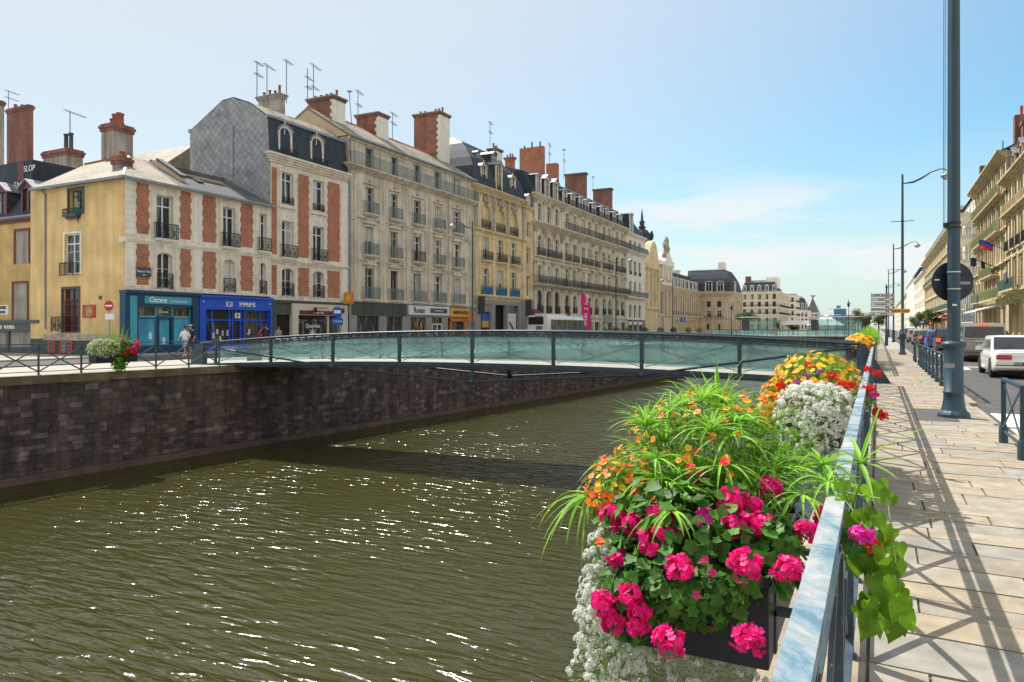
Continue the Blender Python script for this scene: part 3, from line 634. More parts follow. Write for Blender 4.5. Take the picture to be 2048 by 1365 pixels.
def mansard(F, W, z0, z1, dep, inset, zr=None, mt='mans', top='slate', hip0=0.0, hip1=0.0, bow=0.0, gut=True):
    zr = zr or z1 + .6; m = MB(); st = 5 if bow else 1
    def ring(f):
        g_ = f + bow * math.sin(pi * f) * -.5; z = z0 + (z1 - z0) * f; i = inset * g_
        return [(hip0 * g_, i, z), (W - hip1 * g_, i, z), (W - hip1 * g_, dep - i, z), (hip0 * g_, dep - i, z)]
    for k in range(st):
        a, b = ring(k / st), ring((k + 1) / st)
        for j in range(4): m.poly([a[j], a[(j + 1) % 4], b[(j + 1) % 4], b[j]], 0)
    t = ring(1); ymid = (t[0][1] + t[2][1]) / 2; ra = (t[0][0] + (hip0 and 1.5), ymid, zr); rb = (t[1][0] - (hip1 and 1.5), ymid, zr)
    m.poly([t[0], t[1], rb, ra], 1); m.poly([t[2], t[3], ra, rb], 1); m.poly([t[3], t[0], ra], 1); m.poly([t[1], t[2], rb], 1)
    m.box(t[0][0] - .06, t[0][1] - .08, z1 - .06, t[1][0] + .06, t[0][1] + .06, z1 + .1, 2)
    if gut: m.box(-.02, -.16, z0 - .02, W + .02, .08, z0 + .13, 2)
    return F.put(m, 'roof', [M[mt], M[top], M['zinc']])
# ================================================================ LEFT BANK, corner house with the brick canal front and yellow flank
Y0 = 26.76
house = thing('corner_house', 'low two storey corner house, red brick and white stone front with yellow rendered flank', 'house', (-38, Y0, 0))
def LX(px): return YL(px) - Y0
Wc = LX(541)
F = Fac(house, (-38, Y0, 0), pi / 2, Wc, ('stone_q', 'stone_q', 'brick', 'stone_w'))
BO = dict(m='iron', st='orn', h=.92, d=.3, e=.36)
wcols = [(LX(312), LX(345)), (LX(445), LX(470)), (LX(517), LX(538) - .25)]
for i, (a, b_) in enumerate(wcols):
    F.win(a, b_, 6.85, 9.45, sur=.3, kind='tr', bal=BO, key=True)
    F.win(a + .05, b_ - .05, 3.9, 6.05, arch=.22, sur=.3, kind='bars', key=True, bal=dict(BO, d=.12, e=.0, slab=False))
F.m.box(wcols[1][0] + .05, .17, 3.95, (wcols[1][0] + wcols[1][1]) / 2 - .1, .195, 5.9, 0)
for (z0, z1) in ((7.0, 9.95), (4.05, 6.4)):
    for (a, b_) in ((273.5, 297), (361, 381), (406, 431), (482, 505)): F.brickpanel(LX(a), LX(b_), z0, z1)
    for (a, b_) in ((251, 270), (386.5, 402)): F.strip(LX(a), LX(b_), z0 - .12, z1 + .1, .07, 3, rust=.36)
F.band(6.42, .28, .18, mi=3, steps=3); F.band(9.98, .12, .1, mi=1); F.band(3.74, .12, .1, mi=1)
F.wall(3.72, 10.1)
# blue shop fronts under it
def shopfront(F, x0, x1, zt, mt, name='shopfront', cornice=True, base=0.0):
    m = MB(); m.box(x0, -.16, zt - .75, x1, .25, zt - .12); m.box(x0 - .02, -.30, zt - .12, x1 + .02, .25, zt)
    return m
sf = MB(); a, b_ = LX(246), LX(394); zt = 3.7
sf.box(a, -.18, 2.85, b_, .3, 3.55); sf.box(a - .03, -.34, 3.55, b_, .3, 3.7); sf.box(a, -.18, 0, LX(273), .3, 2.85); sf.box(LX(382), -.18, 0, b_, .3, 2.85)
sf.box(LX(273), .02, 0, LX(382), .25, .55); sf.box(LX(312), .03, 0, LX(318), .25, 2.2); sf.box(LX(343), .03, 0, LX(348), .25, 2.2); sf.box(LX(312), .0, 2.1, LX(348), .25, 2.25)
shop = F.put(sf, 'shopfront', M['navy'])
p = MB(); p.box(LX(285), -.21, 2.98, LX(378), -.18, 3.42); F.put(p, 'fascia_board', M['cyan'], parent=shop)
p = MB(); p.box(LX(256), -.2, .7, LX(270), -.17, 3.4); F.put(p, 'side_panel', M['cyan'], parent=shop)
F.text('Ozone', .30, 'letter', (LX(312), -.215, 3.2), parent=shop, bold=.008); F.text('La Vapoteuse', .15, 'letter', (LX(353), -.215, 3.16), parent=shop)
p = MB()
for (u, v, z0, z1) in ((273, 312, .55, 2.1), (348, 381, .55, 2.1), (319, 342, .1, 2.05)): p.box(LX(u) + .06, .09, z0, LX(v) - .06, .11, z1)
F.put(p, 'window_film', M['cyanf'], parent=shop)
p = MB()
for (u, v) in ((273, 312), (313, 345), (347, 381)): p.box(LX(u) + .05, .1, 2.3, LX(v) - .05, .12, 2.8)
F.put(p, 'transom_light', M['shopglass'], parent=shop)
p = MB()
for x in (273, 312, 346, 381): p.box(LX(x) - .04, .05, .5, LX(x) + .04, .16, 2.85)
p.box(LX(273), .055, 2.16, LX(381), .15, 2.28); p.box(LX(273), .055, 2.8, LX(381), .15, 2.85); F.put(p, 'window_frame', M['cyan'], parent=shop)
F.text('Ozone', .16, 'letter', (LX(329), .08, 2.52), parent=shop)
for (u, z) in ((300, .9), (327, .6)): p = MB(); p.box(LX(u), .08, z, LX(u + 5), .085, z + .4); F.put(p, 'notice', M['letter'], parent=shop)
F.put(MB(), 'blank', M['dark']) if False else None
# royal blue shop
a, b_ = LX(396), LX(559 - 18); sf = MB()
sf.box(a, -.16, 2.75, b_, .3, 3.5); sf.box(a, -.3, 3.5, b_, .3, 3.64); sf.box(a, -.16, 0, LX(409), .3, 2.75); sf.box(LX(537), -.16, 0, b_, .3, 2.75)
sf.box(LX(409), .02, 0, LX(537), .25, .5); sf.box(LX(409), .02, 2.02, LX(537), .2, 2.12)
for x in (410, 424, 459, 466, 482, 489, 520, 536): sf.box(LX(x) - .05, .021, .5, LX(x) + .05, .19, 2.75)
shop = F.put(sf, 'shopfront', M['royal'])
p = MB(); p.box(LX(411), .1, .5, LX(464), .12, 2.75); p.box(LX(484), .1, .5, LX(536), .12, 2.75); p.box(LX(466), .14, 0, LX(482), .16, 2.75); F.put(p, 'display_window', M['shopglass'], parent=shop)
F.text('IMPRIME', .28, 'letter', (LX(491), -.175, 3.1), parent=shop, bold=.006, width=.95)
p = MB(); p.box(LX(449), -.18, 2.96, LX(461), -.162, 3.26); F.put(p, 'sign_plate', M['letter'], parent=shop); F.text('3D', .2, 'letter_k', (LX(455), -.19, 3.11), parent=shop, bold=.01)
p = MB(); p.box(LX(470), .0, 2.2, LX(480), .015, 2.55); F.put(p, 'sign_plate', M['letter'], parent=shop); F.text('3', .22, 'letter_k', (LX(475), -.01, 2.37), parent=shop, bold=.015)
rr = random.Random(5)
for i in range(14):
    x = rr.uniform(LX(426), LX(457)) if i < 7 else rr.uniform(LX(490), LX(532)); z = rr.uniform(.6, 1.2); p = MB(); p.box(x, .07, z, x + .12, .095, z + rr.uniform(.1, .4)); F.put(p, 'window_display', M['whiteboard'], parent=shop)
for x in (402, 535): p = MB(); p.lathe([(.02, -.05), (.06, 0), (.06, .05)], 8, (LX(x), -.22, 3.2)); F.put(p, 'spot_lamp', M['letter'], parent=shop)
# street name plate on bracket
p = MB(); p.box(LX(271) - .02, -.03, 4.55, LX(271) + .9, .0, 5.05); F.put(p, 'hanging_sign', M['frame_d'], loc=(0, -.12, 0))
F.text('Beaux-Thés', .13, 'letter', (LX(271) + .44, -.165, 4.82)); F.text('salon', .08, 'letter', (LX(271) + .44, -.165, 4.63))
# yellow flank, faces the side street
XF = -47.0; G = Fac(house, (XF, Y0, 0), 0, -38 - XF, ('render_y', 'stone_w', 'brick', 'carve')); GX = lambda px: XY(px, Y0) - XF
zz = lambda py, px: ZL(py, XY(px, Y0), Y0)
G.win(GX(138), GX(166), zz(430, 150), zz(380, 150), fm='frame_d', kind='tr', sur=0, setb=.24)
G.win(GX(130), GX(161), zz(549, 145), zz(468, 145), fm='frame_w', kind='trb', sur=.12, setb=.12)
G.win(GX(126), GX(158), zz(666, 142), zz(578, 142), fm='frame_r', kind='tr', sur=0, setb=.16)
for (u, v, za, zb) in ((126, 158, zz(666, 142), zz(578, 142)), (138, 166, zz(430, 150), zz(380, 150))):
    fr_ = MB(); xa, xb = GX(u), GX(v); fr_.box(xa - .13, -.05, za, xa, .04, zb + .13); fr_.box(xb, -.05, za, xb + .13, .04, zb + .13); fr_.box(xa, -.05, zb, xb, .04, zb + .13); G.put(fr_, 'window_surround', M['frame_d'])
G.m.box(GX(246), -.26, 6.42, GX(250) + .2, 0, 6.7, 1)
G.m.box(GX(90), -.10, .8, -.02 + (-38 - XF), -.001, 1.2, 3)
G.wall(.9, 10.05, 'side_wall')
base = MB(); zb_ = .9
base.poly([(0, 0, 0), (GX(248), 0, 0), (GX(248), 0, zb_), (0, 0, zb_)])
bs = G.put(base, 'shopfront', M['dkgreen'])
p = MB(); p.box(GX(96), -.05, .05, GX(112), -.003, .78); p.box(GX(122), -.05, .05, GX(146), -.003, .78); G.put(p, 'red_door', M['red'], parent=bs)
p = MB(); p.box(GX(100), -.06, .1, GX(109), -.052, .7); p.box(GX(126), -.06, .1, GX(142), -.052, .7); G.put(p, 'pane', M['shopglass'], parent=bs)
# iron grilles and window boxes on the flank
p = MB(); xa, xb = GX(128), GX(157); z0, z1 = zz(664, 142), zz(600, 142)
for i in range(9): x = xa + (xb - xa) * i / 8; p.box(x - .012, -.05, z0, x + .012, -.03, z1)
for z in (z0, z0 + .35, (z0 + z1) / 2, z1 - .3, z1): p.box(xa, -.052, z, xb, -.028, z + .025)
for q in (.25, .75):
    for zc in (z0 + .45, (z0 + z1) / 2, z1 - .4): p.tube([(xa + (xb - xa) * q + .14 * cos(t * pi / 5), -.04, zc + .14 * sin(t * pi / 5)) for t in range(11)], .012, 4, caps=False)
G.put(p, 'window_grille', M['frame_r'])
me = balcony_mesh(1.25, .42, .8, 'iron', 'stone_w', 'plain', False); G.put(None, 'balcony', None, ((GX(130) + GX(161)) / 2, 0, zz(553, 145)), me=me)
me = balcony_mesh(1.2, .35, .35, 'iron', 'frame_d', 'plain', True); G.put(None, 'balcony', None, (GX(149), 0, zz(430, 150)), me=me)
me = balcony_mesh(1.1, .4, .9, 'iron', 'stone_w', 'orn', False); G.put(None, 'balcony', None, (GX(126), 0, zz(664, 142)), me=me)
p = MB(); p.box(GX(166), -.04, zz(636, 180), GX(192), 0, zz(610, 180)); sg = G.put(p, 'crepe_sign', M['red'])
p = MB(); p.prism([(GX(179) + .33 * cos(t * pi / 12), zz(623, 180) + .33 * sin(t * pi / 12)) for t in range(24)], 'y', -.055, -.042); G.put(p, 'sign_disc', M['lichen'], parent=sg)
p = MB(); p.tube([(0, -.05, 0), (0, -.05, 8.2), (-.3, -.2, 8.6)], .055, 6); G.put(p, 'downpipe', M['zinc'], loc=(GX(92), 0, 1.5))
p = MB(); p.box(0, -.03, 0, .28, 0, .2); G.put(p, 'number_plate', M['frame_d'], loc=(GX(198), 0, zz(599, 198)))
# roof of the corner house: hip towards the camera corner, with raised party gables
rf = MB(); W_ = Wc; e = .35; zE = 10.12; zR = 12.4
def w2(X, Y, z): return (X + 38, Y - Y0, z)
A_ = w2(-38 + e, Y0 - e, zE); B_ = w2(-38 + e, Y0 + W_ + .1, zE); C_ = w2(XF + .5, Y0 - e, zE); R1 = w2(-42.2, Y0 + 3.2, zR); R2 = w2(-42.2, Y0 + W_, zR - .1); R3 = w2(XF + .5, Y0 + 3.2, zR - .1)
q_ = [tuple(A_[k] + (B_[k] - A_[k]) * .32 for k in range(3)), tuple(R1[k] + (R2[k] - R1[k]) * .12 for k in range(3))]; rf.poly([A_, q_[0], q_[1], R1], 0); rf.poly([q_[0], B_, R2, q_[1]], 3); rf.poly([C_, A_, R1, R3], 0); rf.poly([R1, R2, w2(-47, Y0 + W_, zE), w2(-47, Y0 + 6, zE), R3], 0)
for P_, Q_ in ((A_, B_), (C_, A_)): rf.bar((P_[0], P_[1], P_[2] - .07), (Q_[0], Q_[1], Q_[2] - .07), .14, .14, 1)
rf.bar(R1, R3, .2, .14, 2); rf.bar(A_, R1, .12, .08, 1)
roof = rf.build('roof', [M['slate_l'], M['zinc'], M['pot'], M['slate']], house)
# raised wall heads (fire walls) crossing the roof
for (pxa, X0_, X1_, zt) in ((383, -39.0, -42.0, 12.3), (430, -39.6, -45.0, 12.9)):
    yy = YL(pxa) - Y0; m = MB(); m.prism([(X0_ + 38, 10.2), (X1_ + 38, 10.2), (X1_ + 38, zt), (X1_ + 38 + .8, zt), (X0_ + 38, 11.0)], 'y', yy, yy + .35); m.bar((X0_ + 38 + .1, yy + .17, 11.07), (X1_ + 38 + .8, yy + .17, zt + .07), .45, .14, 1)
    m.build('fire_wall', [M['render_c'], M['slate']], house)
m = MB(); yy0, yy1 = YL(395) - Y0, YL(500) - Y0; m.box(-4.2, yy0, 10.5, -2.6, yy1, 11.75); m.box(-4.3, yy0 - .1, 11.75, -2.45, yy1 + .1, 11.95, 1); m.build('attic_box', [M['render_c'], M['slate']], house)
# leftmost dark-roofed house beyond the side street corner
XL = -62.0; YB = Y0 + .25
hs_ = thing('mansard_house', 'ochre rendered house with dark red windows and black slate mansard at the left edge', 'house', (XL, YB, 0))
H = Fac(hs_, (XL, YB, 0), 0, -47.05 - XL, ('render_o', 'frame_r', 'brick', 'carve')); HX = lambda px: XY(px, YB) - XL
zh = lambda py, px: ZL(py, XY(px, YB), YB)
zc = zh(440, 20)
for (a, b_, ya, yb, k) in ((29, 60, 528, 462, 1), (25, 57, 643, 567, 1), (-30, -4, 534, 468, 1), (-34, -8, 648, 572, 1)):
    H.win(HX(a) + .12, HX(b_) - .12, zh(ya, (a + b_) / 2), zh(yb, (a + b_) / 2), fm='frame_r', kind='plain', sur=.14, setb=.1)
H.band(zc - .25, .3, .22, mi=1, steps=2); H.wall(1.4, zc)
p = MB(); p.box(0, -.3, 1.85, HX(87), 0, 2.05); p.box(0, -.2, 1.35, HX(87), .2, 1.85); p.box(HX(64), -.1, 0, HX(87), .2, 1.35); p.box(HX(15), -.08, 0, HX(20), .2, 1.35); p.box(0, -.05, 0, HX(87), .02, .35)
sh = H.put(p, 'shopfront', M['frame_d']); p = MB(); p.box(HX(20), .08, .3, HX(64), .1, 1.35); p.box(0, .08, .3, HX(15), .1, 1.35); H.put(p, 'display_window', M['shopglass'], parent=sh)
H.text('CARTES   BOOKER', .2, 'letter', (HX(14), -.21, 1.6), parent=sh, bold=.01)
p = MB(); p.box(HX(0) - 1.0, -.06, zh(630, 8), HX(18), 0, zh(611, 8)); H.put(p, 'sign_plate', M['whiteboard']); H.text('CAFFARD', .2, 'letter_k', (HX(4), -.08, zh(616, 8))); H.text('CINOMI', .18, 'letter_k', (HX(4), -.08, zh(625, 8)))
mansard(H, H.W, zc + .05, zh(352, 70), 9, 1.6, zr=zh(352, 70) + 1.6, mt='mans', top='slate_l')
for (a, b_) in ((33, 62), (-22, 10)):
    dormer(H, (HX(a) + HX(b_)) / 2, zc + .15, abs(HX(b_) - HX(a)) * .62, 1.75, y=.2, kind='tri', mt='frame_r', dep=2.0, fm='frame_r')
# dormer block with white markings on the roof
p = MB(); p.box(HX(-40), 1.0, zh(372, 20) + .1, HX(32), 4.5, zh(315, 20)); blk = H.put(p, 'roof_dormer', M['mans']); p = MB(); p.box(HX(4), .96, zh(360, 8), HX(16), .995, zh(320, 8)); H.put(p, 'window', [M['frame_r']], parent=blk)
H.text('SLOP', .38, 'letter', (HX(27), .97, zh(332, 25)), parent=blk); H.text('5M', .5, 'letter', (HX(4), .97, zh(367, 5)), parent=blk)
m = MB(); m.box(0, .01, 0, H.W, 9, zc - .02); H.put(m, 'party_wall', M['cement'])
# house behind with tall brick stack
bh = thing('rear_house', 'ochre house with light slate roof behind the mansard house, tall brick stack on top', 'house', (-62, 38, 0))
m = MB(); m.box(-4, 0, 0, 11, 8, 13.6); m.build('wall', M['render_o'], bh)
m = MB(); m.prism([(-.4, 13.4), (8.4, 13.4), (4, 16.8)], 'x', -4.2, 11.2); m.build('roof', M['slate_l'], bh)
def stack(root, px0, px1, ya, yb, Yp, dep, mt, pots=(), name='chimney', cap=.25, zb=None, potm='pot'):
    "stack facing the camera on the plane y = Yp"
    x0, x1 = XY(px0, Yp), XY(px1, Yp); xm = (x0 + x1) / 2; zt = ZL(ya, xm, Yp); zb = ZL(yb, xm, Yp) if zb is None else zb
    c = Vector((xm, Yp + dep / 2, zb)) - root.location; hw = (x1 - x0) / 2; m = MB(); H_ = zt - zb; hl = dep / 2
    m.box(-hw + .12, -hl, 0, hw - .12, hl, H_ - .5); m.box(-hw + .05, -hl - .07, H_ - .5, hw - .05, hl + .07, H_ - .3, 1); m.box(-hw, -hl - .14, H_ - .3, hw, hl + .14, H_ - .12, 1); m.box(-hw + .08, -hl - .05, H_ - .12, hw - .08, hl + .05, H_, 1)
    o = m.build(name, [M[mt], M['brick_d']], root, c)
    for (px, yt) in pots:
        x = XY(px, Yp) - xm; hh = (ya - yt) * DEP(xm, Yp) / F_PX; p = MB(); p.lathe([(.2, 0), (.2, .08), (.15, .14), (.14, hh - .12), (.19, hh - .08), (.18, hh)], 8); p.build('chimney_pot', M[potm], o, (x, 0, H_))
    return o
stack(bh, 12, 58, 214, 330, 44, .5, 'brick_d', ((26, 206), (40, 210))); stack(bh, -40, -8, 202, 400, 40, .8, 'cement', ())
aerial(bh, XY(17, 44), 17, 222, 182, ((0, 1.4), (.33, 1.3)))
# stacks on the corner house
stack(house, 84, 136, 300, 345, Y0 + 6, 1.2, 'cement', ((116, 266), (126, 266)), potm='frame_d')
stack(house, 200, 229, 247, 345, Y0 + 3.6, 1.4, 'cement', ((205, 231), (209, 222), (214, 226), (218, 221), (223, 224)), zb=11.0)
stack(house, 222, 240, 312, 362, Y0 + .9, .8, 'greystone', ((232, 301),), zb=10.2)
aerial(house, XY(120, Y0 + 6), 140, 268, 223, ((0, 1.6),))

# ---------------------------------------------------------------- tall brick house
Y1 = YL(541); W1 = YL(696) - Y1
h1 = thing('brick_house', 'four storey red brick house with slate hung gable and two arched dormers', 'house', (-38, Y1, 0))
F = Fac(h1, (-38, Y1, 0), pi / 2, W1, ('stone_q', 'stone_q', 'brick', 'stone_w')); X1 = lambda px: YL(px) - Y1
for i, (a, b_) in enumerate(((563, 586), (625, 647))):
    a, b_ = X1(a), X1(b_)
    F.win(a, b_, 10.45, 12.75, sur=.26, kind='tr', bal=dict(m='iron', st='orn', h=.5, d=.1, e=0, slab=False))
    F.win(a, b_, 6.6, 9.25, sur=.26, kind='tr', bal=BO, key=True, fm='frame_w' if i else 'frame_w')
    F.win(a, b_, 3.85, 5.85, arch=.22, sur=.26, kind='bars', bal=dict(BO, d=.12, e=0, slab=False), key=True)
F.band(10.15, .2, .14, X1(556), X1(592)); F.band(10.15, .2, .14, X1(618), X1(652))
for (a, b_) in ((542.5, 553.5), (596, 617), (655, 679)):
    F.brickpanel(X1(a) + .02, X1(b_), 6.75, 12.9, t=.06 if a > 550 else .0); F.brickpanel(X1(a) + .02, X1(b_), 3.9, 6.0, t=.06 if a > 550 else .0)
F.strip(X1(682), X1(695), 3.7, 13.2, .09, 3, rust=.36)
F.band(6.15, .3, .2, steps=3); F.band(13.25, .6, .5, steps=4, mi=1)
F.wall(3.55, 13.25)
m = MB(); m.box(0, -.08, 3.35, W1, .2, 3.55); m.box(0, -.1, 0, X1(551), .2, 3.35); m.box(X1(547), .05, 2.5, X1(583), .2, 3.35); F.put(m, 'alley_front', M['dkgreen'])
m = MB(); m.box(X1(551), .22, 0, X1(580), .24, 2.6); F.put(m, 'gate', M['dark'])
m = MB(); m.box(X1(583), -.1, 2.5, X1(694), .2, 3.34); m.box(X1(583), -.1, 0, X1(595), .2, 2.5); m.box(X1(681), -.1, 0, X1(694), .2, 2.5); m.box(X1(595), .02, 0, X1(681), .2, .5); m.box(X1(655), .0, .5, X1(658), .2, 2.5)
sh = F.put(m, 'shopfront', M['cream']); m = MB(); m.box(X1(597), .08, .5, X1(655), .1, 2.2); m.box(X1(658), .1, .1, X1(680), .12, 2.2); F.put(m, 'display_window', M['shopglass'], parent=sh)
m = MB(); m.box(X1(597), -.14, 2.55, X1(668), -.1, 2.85); F.put(m, 'fascia_board', M['frame_r'], parent=sh); F.text('Le Sucre Salé', .15, 'letter', (X1(634), -.15, 2.7), parent=sh)
F.text('LE CHARME BAR', .14, 'amber', (X1(640), -.12, 3.08), parent=sh)
F.text('Quechau', .3, 'letter', (X1(627), .06, 1.7), parent=sh)
m = MB()
for k in range(8): m.bar((X1(626), .05, 1.15), (X1(626) + .38 * cos(k * pi / 4), .05, 1.15 + .38 * sin(k * pi / 4)), .03, .05)
F.put(m, 'painted_sun', M['letter'], parent=sh)
for px in (625, 680):
    m = MB()
    for k in range(6): m.bar((-.2 * cos(k * pi / 6), 0, -.2 * sin(k * pi / 6)), (.2 * cos(k * pi / 6), 0, .2 * sin(k * pi / 6)), .05, .05)
    F.put(m, 'star_ornament', M['frame_r'], loc=(X1(px), -.3, 2.9), parent=None)
# slate hung gable facing the camera + mansard
Yg = Y1 + .05
gp = [(382, 263), (446, 203), (468, 197), (500, 207), (536, 233), (540, 306)]
pts = [(XY(a, Yg), ZL(b_, XY(a, Yg), Yg)) for a, b_ in gp]
pts[-1] = (-38.05, 13.3); xb = pts[0][0]
mg = brick_mat('slate tile cladding', (.33, .36, .40), (.22, .25, .29), (.15, .17, .20), bw=.42, bh=.42, ms=.022, rough=.5, stain=(.55, .53, .46), stain_amt=.35, bump=.6)
for nd in mg.node_tree.nodes:
    if nd.type == 'TEX_BRICK':
        nd.offset = 0; mpn = mg.node_tree.nodes.new('ShaderNodeMapping'); mpn.inputs['Rotation'].default_value = (0, 0, pi / 4)
        src = nd.inputs['Vector'].links[0].from_socket; mg.node_tree.links.new(src, mpn.inputs[0]); mg.node_tree.links.new(mpn.outputs[0], nd.inputs['Vector'])
M['tilehung'] = mg
m = MB(); m.prism([(p[0] + 38, p[1]) for p in pts] + [(-.05, 0), (xb + 38, 0)], 'y', -.04, .3); m.build('gable_wall', M['tilehung'], h1)
m = MB(); a = XY(464, Y1) + 38; m.box(a - .2, -.12, ZL(352, a - 38, Y1), a + .2, .04, ZL(253, a - 38, Y1)); m.build('flue', M['zinc'], h1)
m = MB(); prof = [(-(p[0] + 38), p[1] + .08) for p in pts]          # local inward distance, z
for i in range(len(prof) - 1):
    A_, B_ = prof[i], prof[i + 1]; mi = 0 if i == len(prof) - 2 else 1
    m.poly([(.0, A_[0], A_[1]), (W1, A_[0], A_[1]), (W1, B_[0], B_[1]), (.0, B_[0], B_[1])], mi)
m.box(-.05, prof[4][0] - .12, prof[4][1] - .12, W1, prof[4][0] + .08, prof[4][1] + .06, 2); m.box(-.05, prof[0][0] - .1, prof[0][1] - .2, .2, prof[0][0] + .2, prof[0][1] + .05, 2)
F.put(m, 'roof', [M['mans'], M['slate_l'], M['zinc']])
shell(F, W1, 13.2, 8.1)
for (a, b_) in ((562, 585), (626, 648)): dormer(F, (X1(a) + X1(b_)) / 2, 13.95, X1(b_) - X1(a) - .1, 1.7, y=.12, kind='arch', mt='stone_q', dep=1.6)
for (a, b_) in ((559, 588), (622, 650)): F.put(None, 'balcony', None, ((X1(a) + X1(b_)) / 2, -.1, 13.9), me=balcony_mesh(1.5, .25, .5, 'iron', 'stone_w', 'orn', False))
m = MB(); m.tube([(0, -.1, 0), (0, -.1, 13.2)], .06, 6); F.put(m, 'downpipe', M['zinc'], loc=(W1 - .02, -.1, .3))
chimney(h1, 517, 560, 570, 187, -41.6, 16.5, 'cement', 4)
chimney(h1, 616, 667, 690, 190, -40.8, 15.5, 'brick_d', 5, quoin=True)
for (px, ya, yb, ar, ln) in ((514, 190, 124, ((0, .9), (.3, .9)), 0), (534, 190, 130, ((0, 1.3),), 0), (573, 195, 121, ((0, 1.0),), 0), (615, 190, 138, ((.25, 1.0), (.55, .8)), 0), (627, 190, 130, ((0, 1.4), (.6, 1.0)), 0)):
    aerial(h1, -42, px, ya + 12, yb, ar)

# ---------------------------------------------------------------- grey five storey house
Y2 = YL(696.5); W2 = YL(948) - Y2
h2 = thing('grey_house', 'weathered grey stone apartment house, five windows wide, long balcony under the roof', 'house', (-38, Y2, 0))
F = Fac(h2, (-38, Y2, 0), pi / 2, W2, ('stone_g', 'stone_g', 'brick', 'carve')); X2 = lambda px: YL(px) - Y2
cols = [(730, 747), (781, 795), (827, 841), (869, 882), (907, 920)]
for i, (a, b_) in enumerate(cols):
    a, b_ = X2(a), X2(b_); fm = 'frame_g' if i < 3 else 'frame_w'
    F.win(a, b_, 14.95, 16.6, sur=.08, fm='frame_g', kind='plain')
    bg_ = dict(m='iron_g' if (i + 1) % 3 else 'iron_g', st='dense', h=.95, d=.4, e=.55)
    F.win(a, b_, 11.1, 13.3, sur=.2, fm=fm, bal=bg_, hood=1)
    F.win(a, b_, 7.65, 10.0, sur=.2, fm='frame_g' if i < 2 else 'frame_w', bal=bg_ if i not in (2,) else dict(bg_, m='iron'), hood=2)
    F.win(a - .05, b_ + .05, 3.95, 6.55, sur=.2, fm='frame_d' if i == 1 else fm, bal=dict(bg_, e=.8, h=1.0), hood=2)
    for z in (13.75, 10.55, 7.15): F.m.lathe([(.02, -.2), (.12, -.1), (.16, .1), (.08, .2)], 6, ((a + b_) / 2, -.04, z), 3)
pc = [705] + [(cols[i][1] + cols[i + 1][0]) / 2 for i in range(4)] + [938]
for px in pc:
    x = X2(px)
    for (z0, z1) in ((3.9, 7.1), (7.3, 10.6), (10.8, 14.3)): F.strip(x - .42, x - .12, z0, z1, .07); F.strip(x + .12, x + .42, z0, z1, .07); F.strip(x - .5, x + .5, z1 - .18, z1, .1)
    F.strip(x - .35, x + .35, 14.9, 16.7, .05)
for z in (7.12, 10.62): F.band(z, .16, .12)
F.band(14.35, .4, .62, steps=4); F.band(3.72, .2, .16); F.band(16.75, .3, .25, steps=2)
F.wall(3.7, 17.05)
for (u0, u1) in ((.05, W2 / 2 - 1), (W2 / 2 - .95, W2 - .1)): F.balc((u0 + u1) / 2, 14.78, u1 - u0, dict(m='iron_g', st='plain', d=.62, h=1.0, slab=False))
gable_roof(F, W2, 17.1, 9.0, 19.9, 4.3, 'slate_l'); shell(F, W2, 17.0, 9.0)
m = MB(); m.box(X2(700), -.1, 2.6, X2(812), .1, 3.65); sh = F.put(m, 'fascia_board', M['dkgreen'])
m = MB()
for (a, b_) in ((698, 713), (758, 772), (805, 820), (851, 863), (884, 895), (930, 947)): m.box(X2(a), -.06, 0, X2(b_), .2, 3.7)
m.box(0, -.04, 2.55, W2, .2, 3.7); F.put(m, 'ground_floor', M['greystone'])
m = MB()
for (a, b_) in ((713, 758), (772, 805), (820, 851), (863, 884), (895, 930)): m.box(X2(a), .12, 0, X2(b_), .14, 2.55)
F.put(m, 'display_window', M['shopglass'])
m = MB(); m.box(X2(815), -.2, 2.75, X2(895), -.06, 3.6); sg = F.put(m, 'shop_sign', M['whiteboard']); F.text('Ronan', .5, 'letter_k', (X2(835), -.21, 3.15), parent=sg, bold=.015)
m = MB(); m.box(X2(857), -.215, 2.95, X2(891), -.2, 3.4); F.put(m, 'sign_panel', M['frame_d'], parent=sg); F.text('COUTURE ROBES', .13, 'letter', (X2(874), -.225, 3.17), parent=sg)
m = MB(); m.box(X2(897), -.2, 2.65, X2(936), -.06, 3.5); sg = F.put(m, 'shop_sign', M['amber']); F.text('AMARNHOE', .36, 'letter_k', (X2(917), -.21, 3.08), parent=sg, bold=.01)
m = MB(); m.box(X2(901), -.1, .2, X2(930), .1, .6); m.box(X2(900), -.1, 2.2, X2(931), .1, 2.5); m.box(X2(900), -.08, .2, X2(902.5), .1, 2.4); m.box(X2(928), -.08, .2, X2(931), .1, 2.4); F.put(m, 'shop_door', M['orange'])
m = MB(); x0, x1 = X2(864), X2(884)
for x in (x0, (x0 + x1) / 2, x1 - .08): m.box(x, -.02, 0, x + .08, .1, 1.9)
m.box(x0, -.02, 1.85, x1, .1, 1.95); F.put(m, 'shop_door', M['frame_w'])
m = MB(); rr = random.Random(9)
for i in range(9): x = rr.uniform(X2(822), X2(858)); z = rr.uniform(.5, 1.8); m.bar((x, .05, z), (x + rr.uniform(-.4, .4), .05, z + rr.uniform(.2, .6)), .12, .02)
F.put(m, 'gold_leaf_decor', M['amber'])
for (px) in (822, 835, 850, 868, 885):
    pass
m = MB(); m.tube([(0, -.12, 0), (0, -.12, 16.8)], .06, 6); F.put(m, 'downpipe', M['zinc'], loc=(.12, -.02, .2))
chimney(h2, 713, 756, 776, 224, -41.0, 18.4, 'brick_d', 0, quoin=True)
chimney(h2, 828, 879, 899, 222, -41.2, 17.6, 'brick_d', 7, quoin=True)
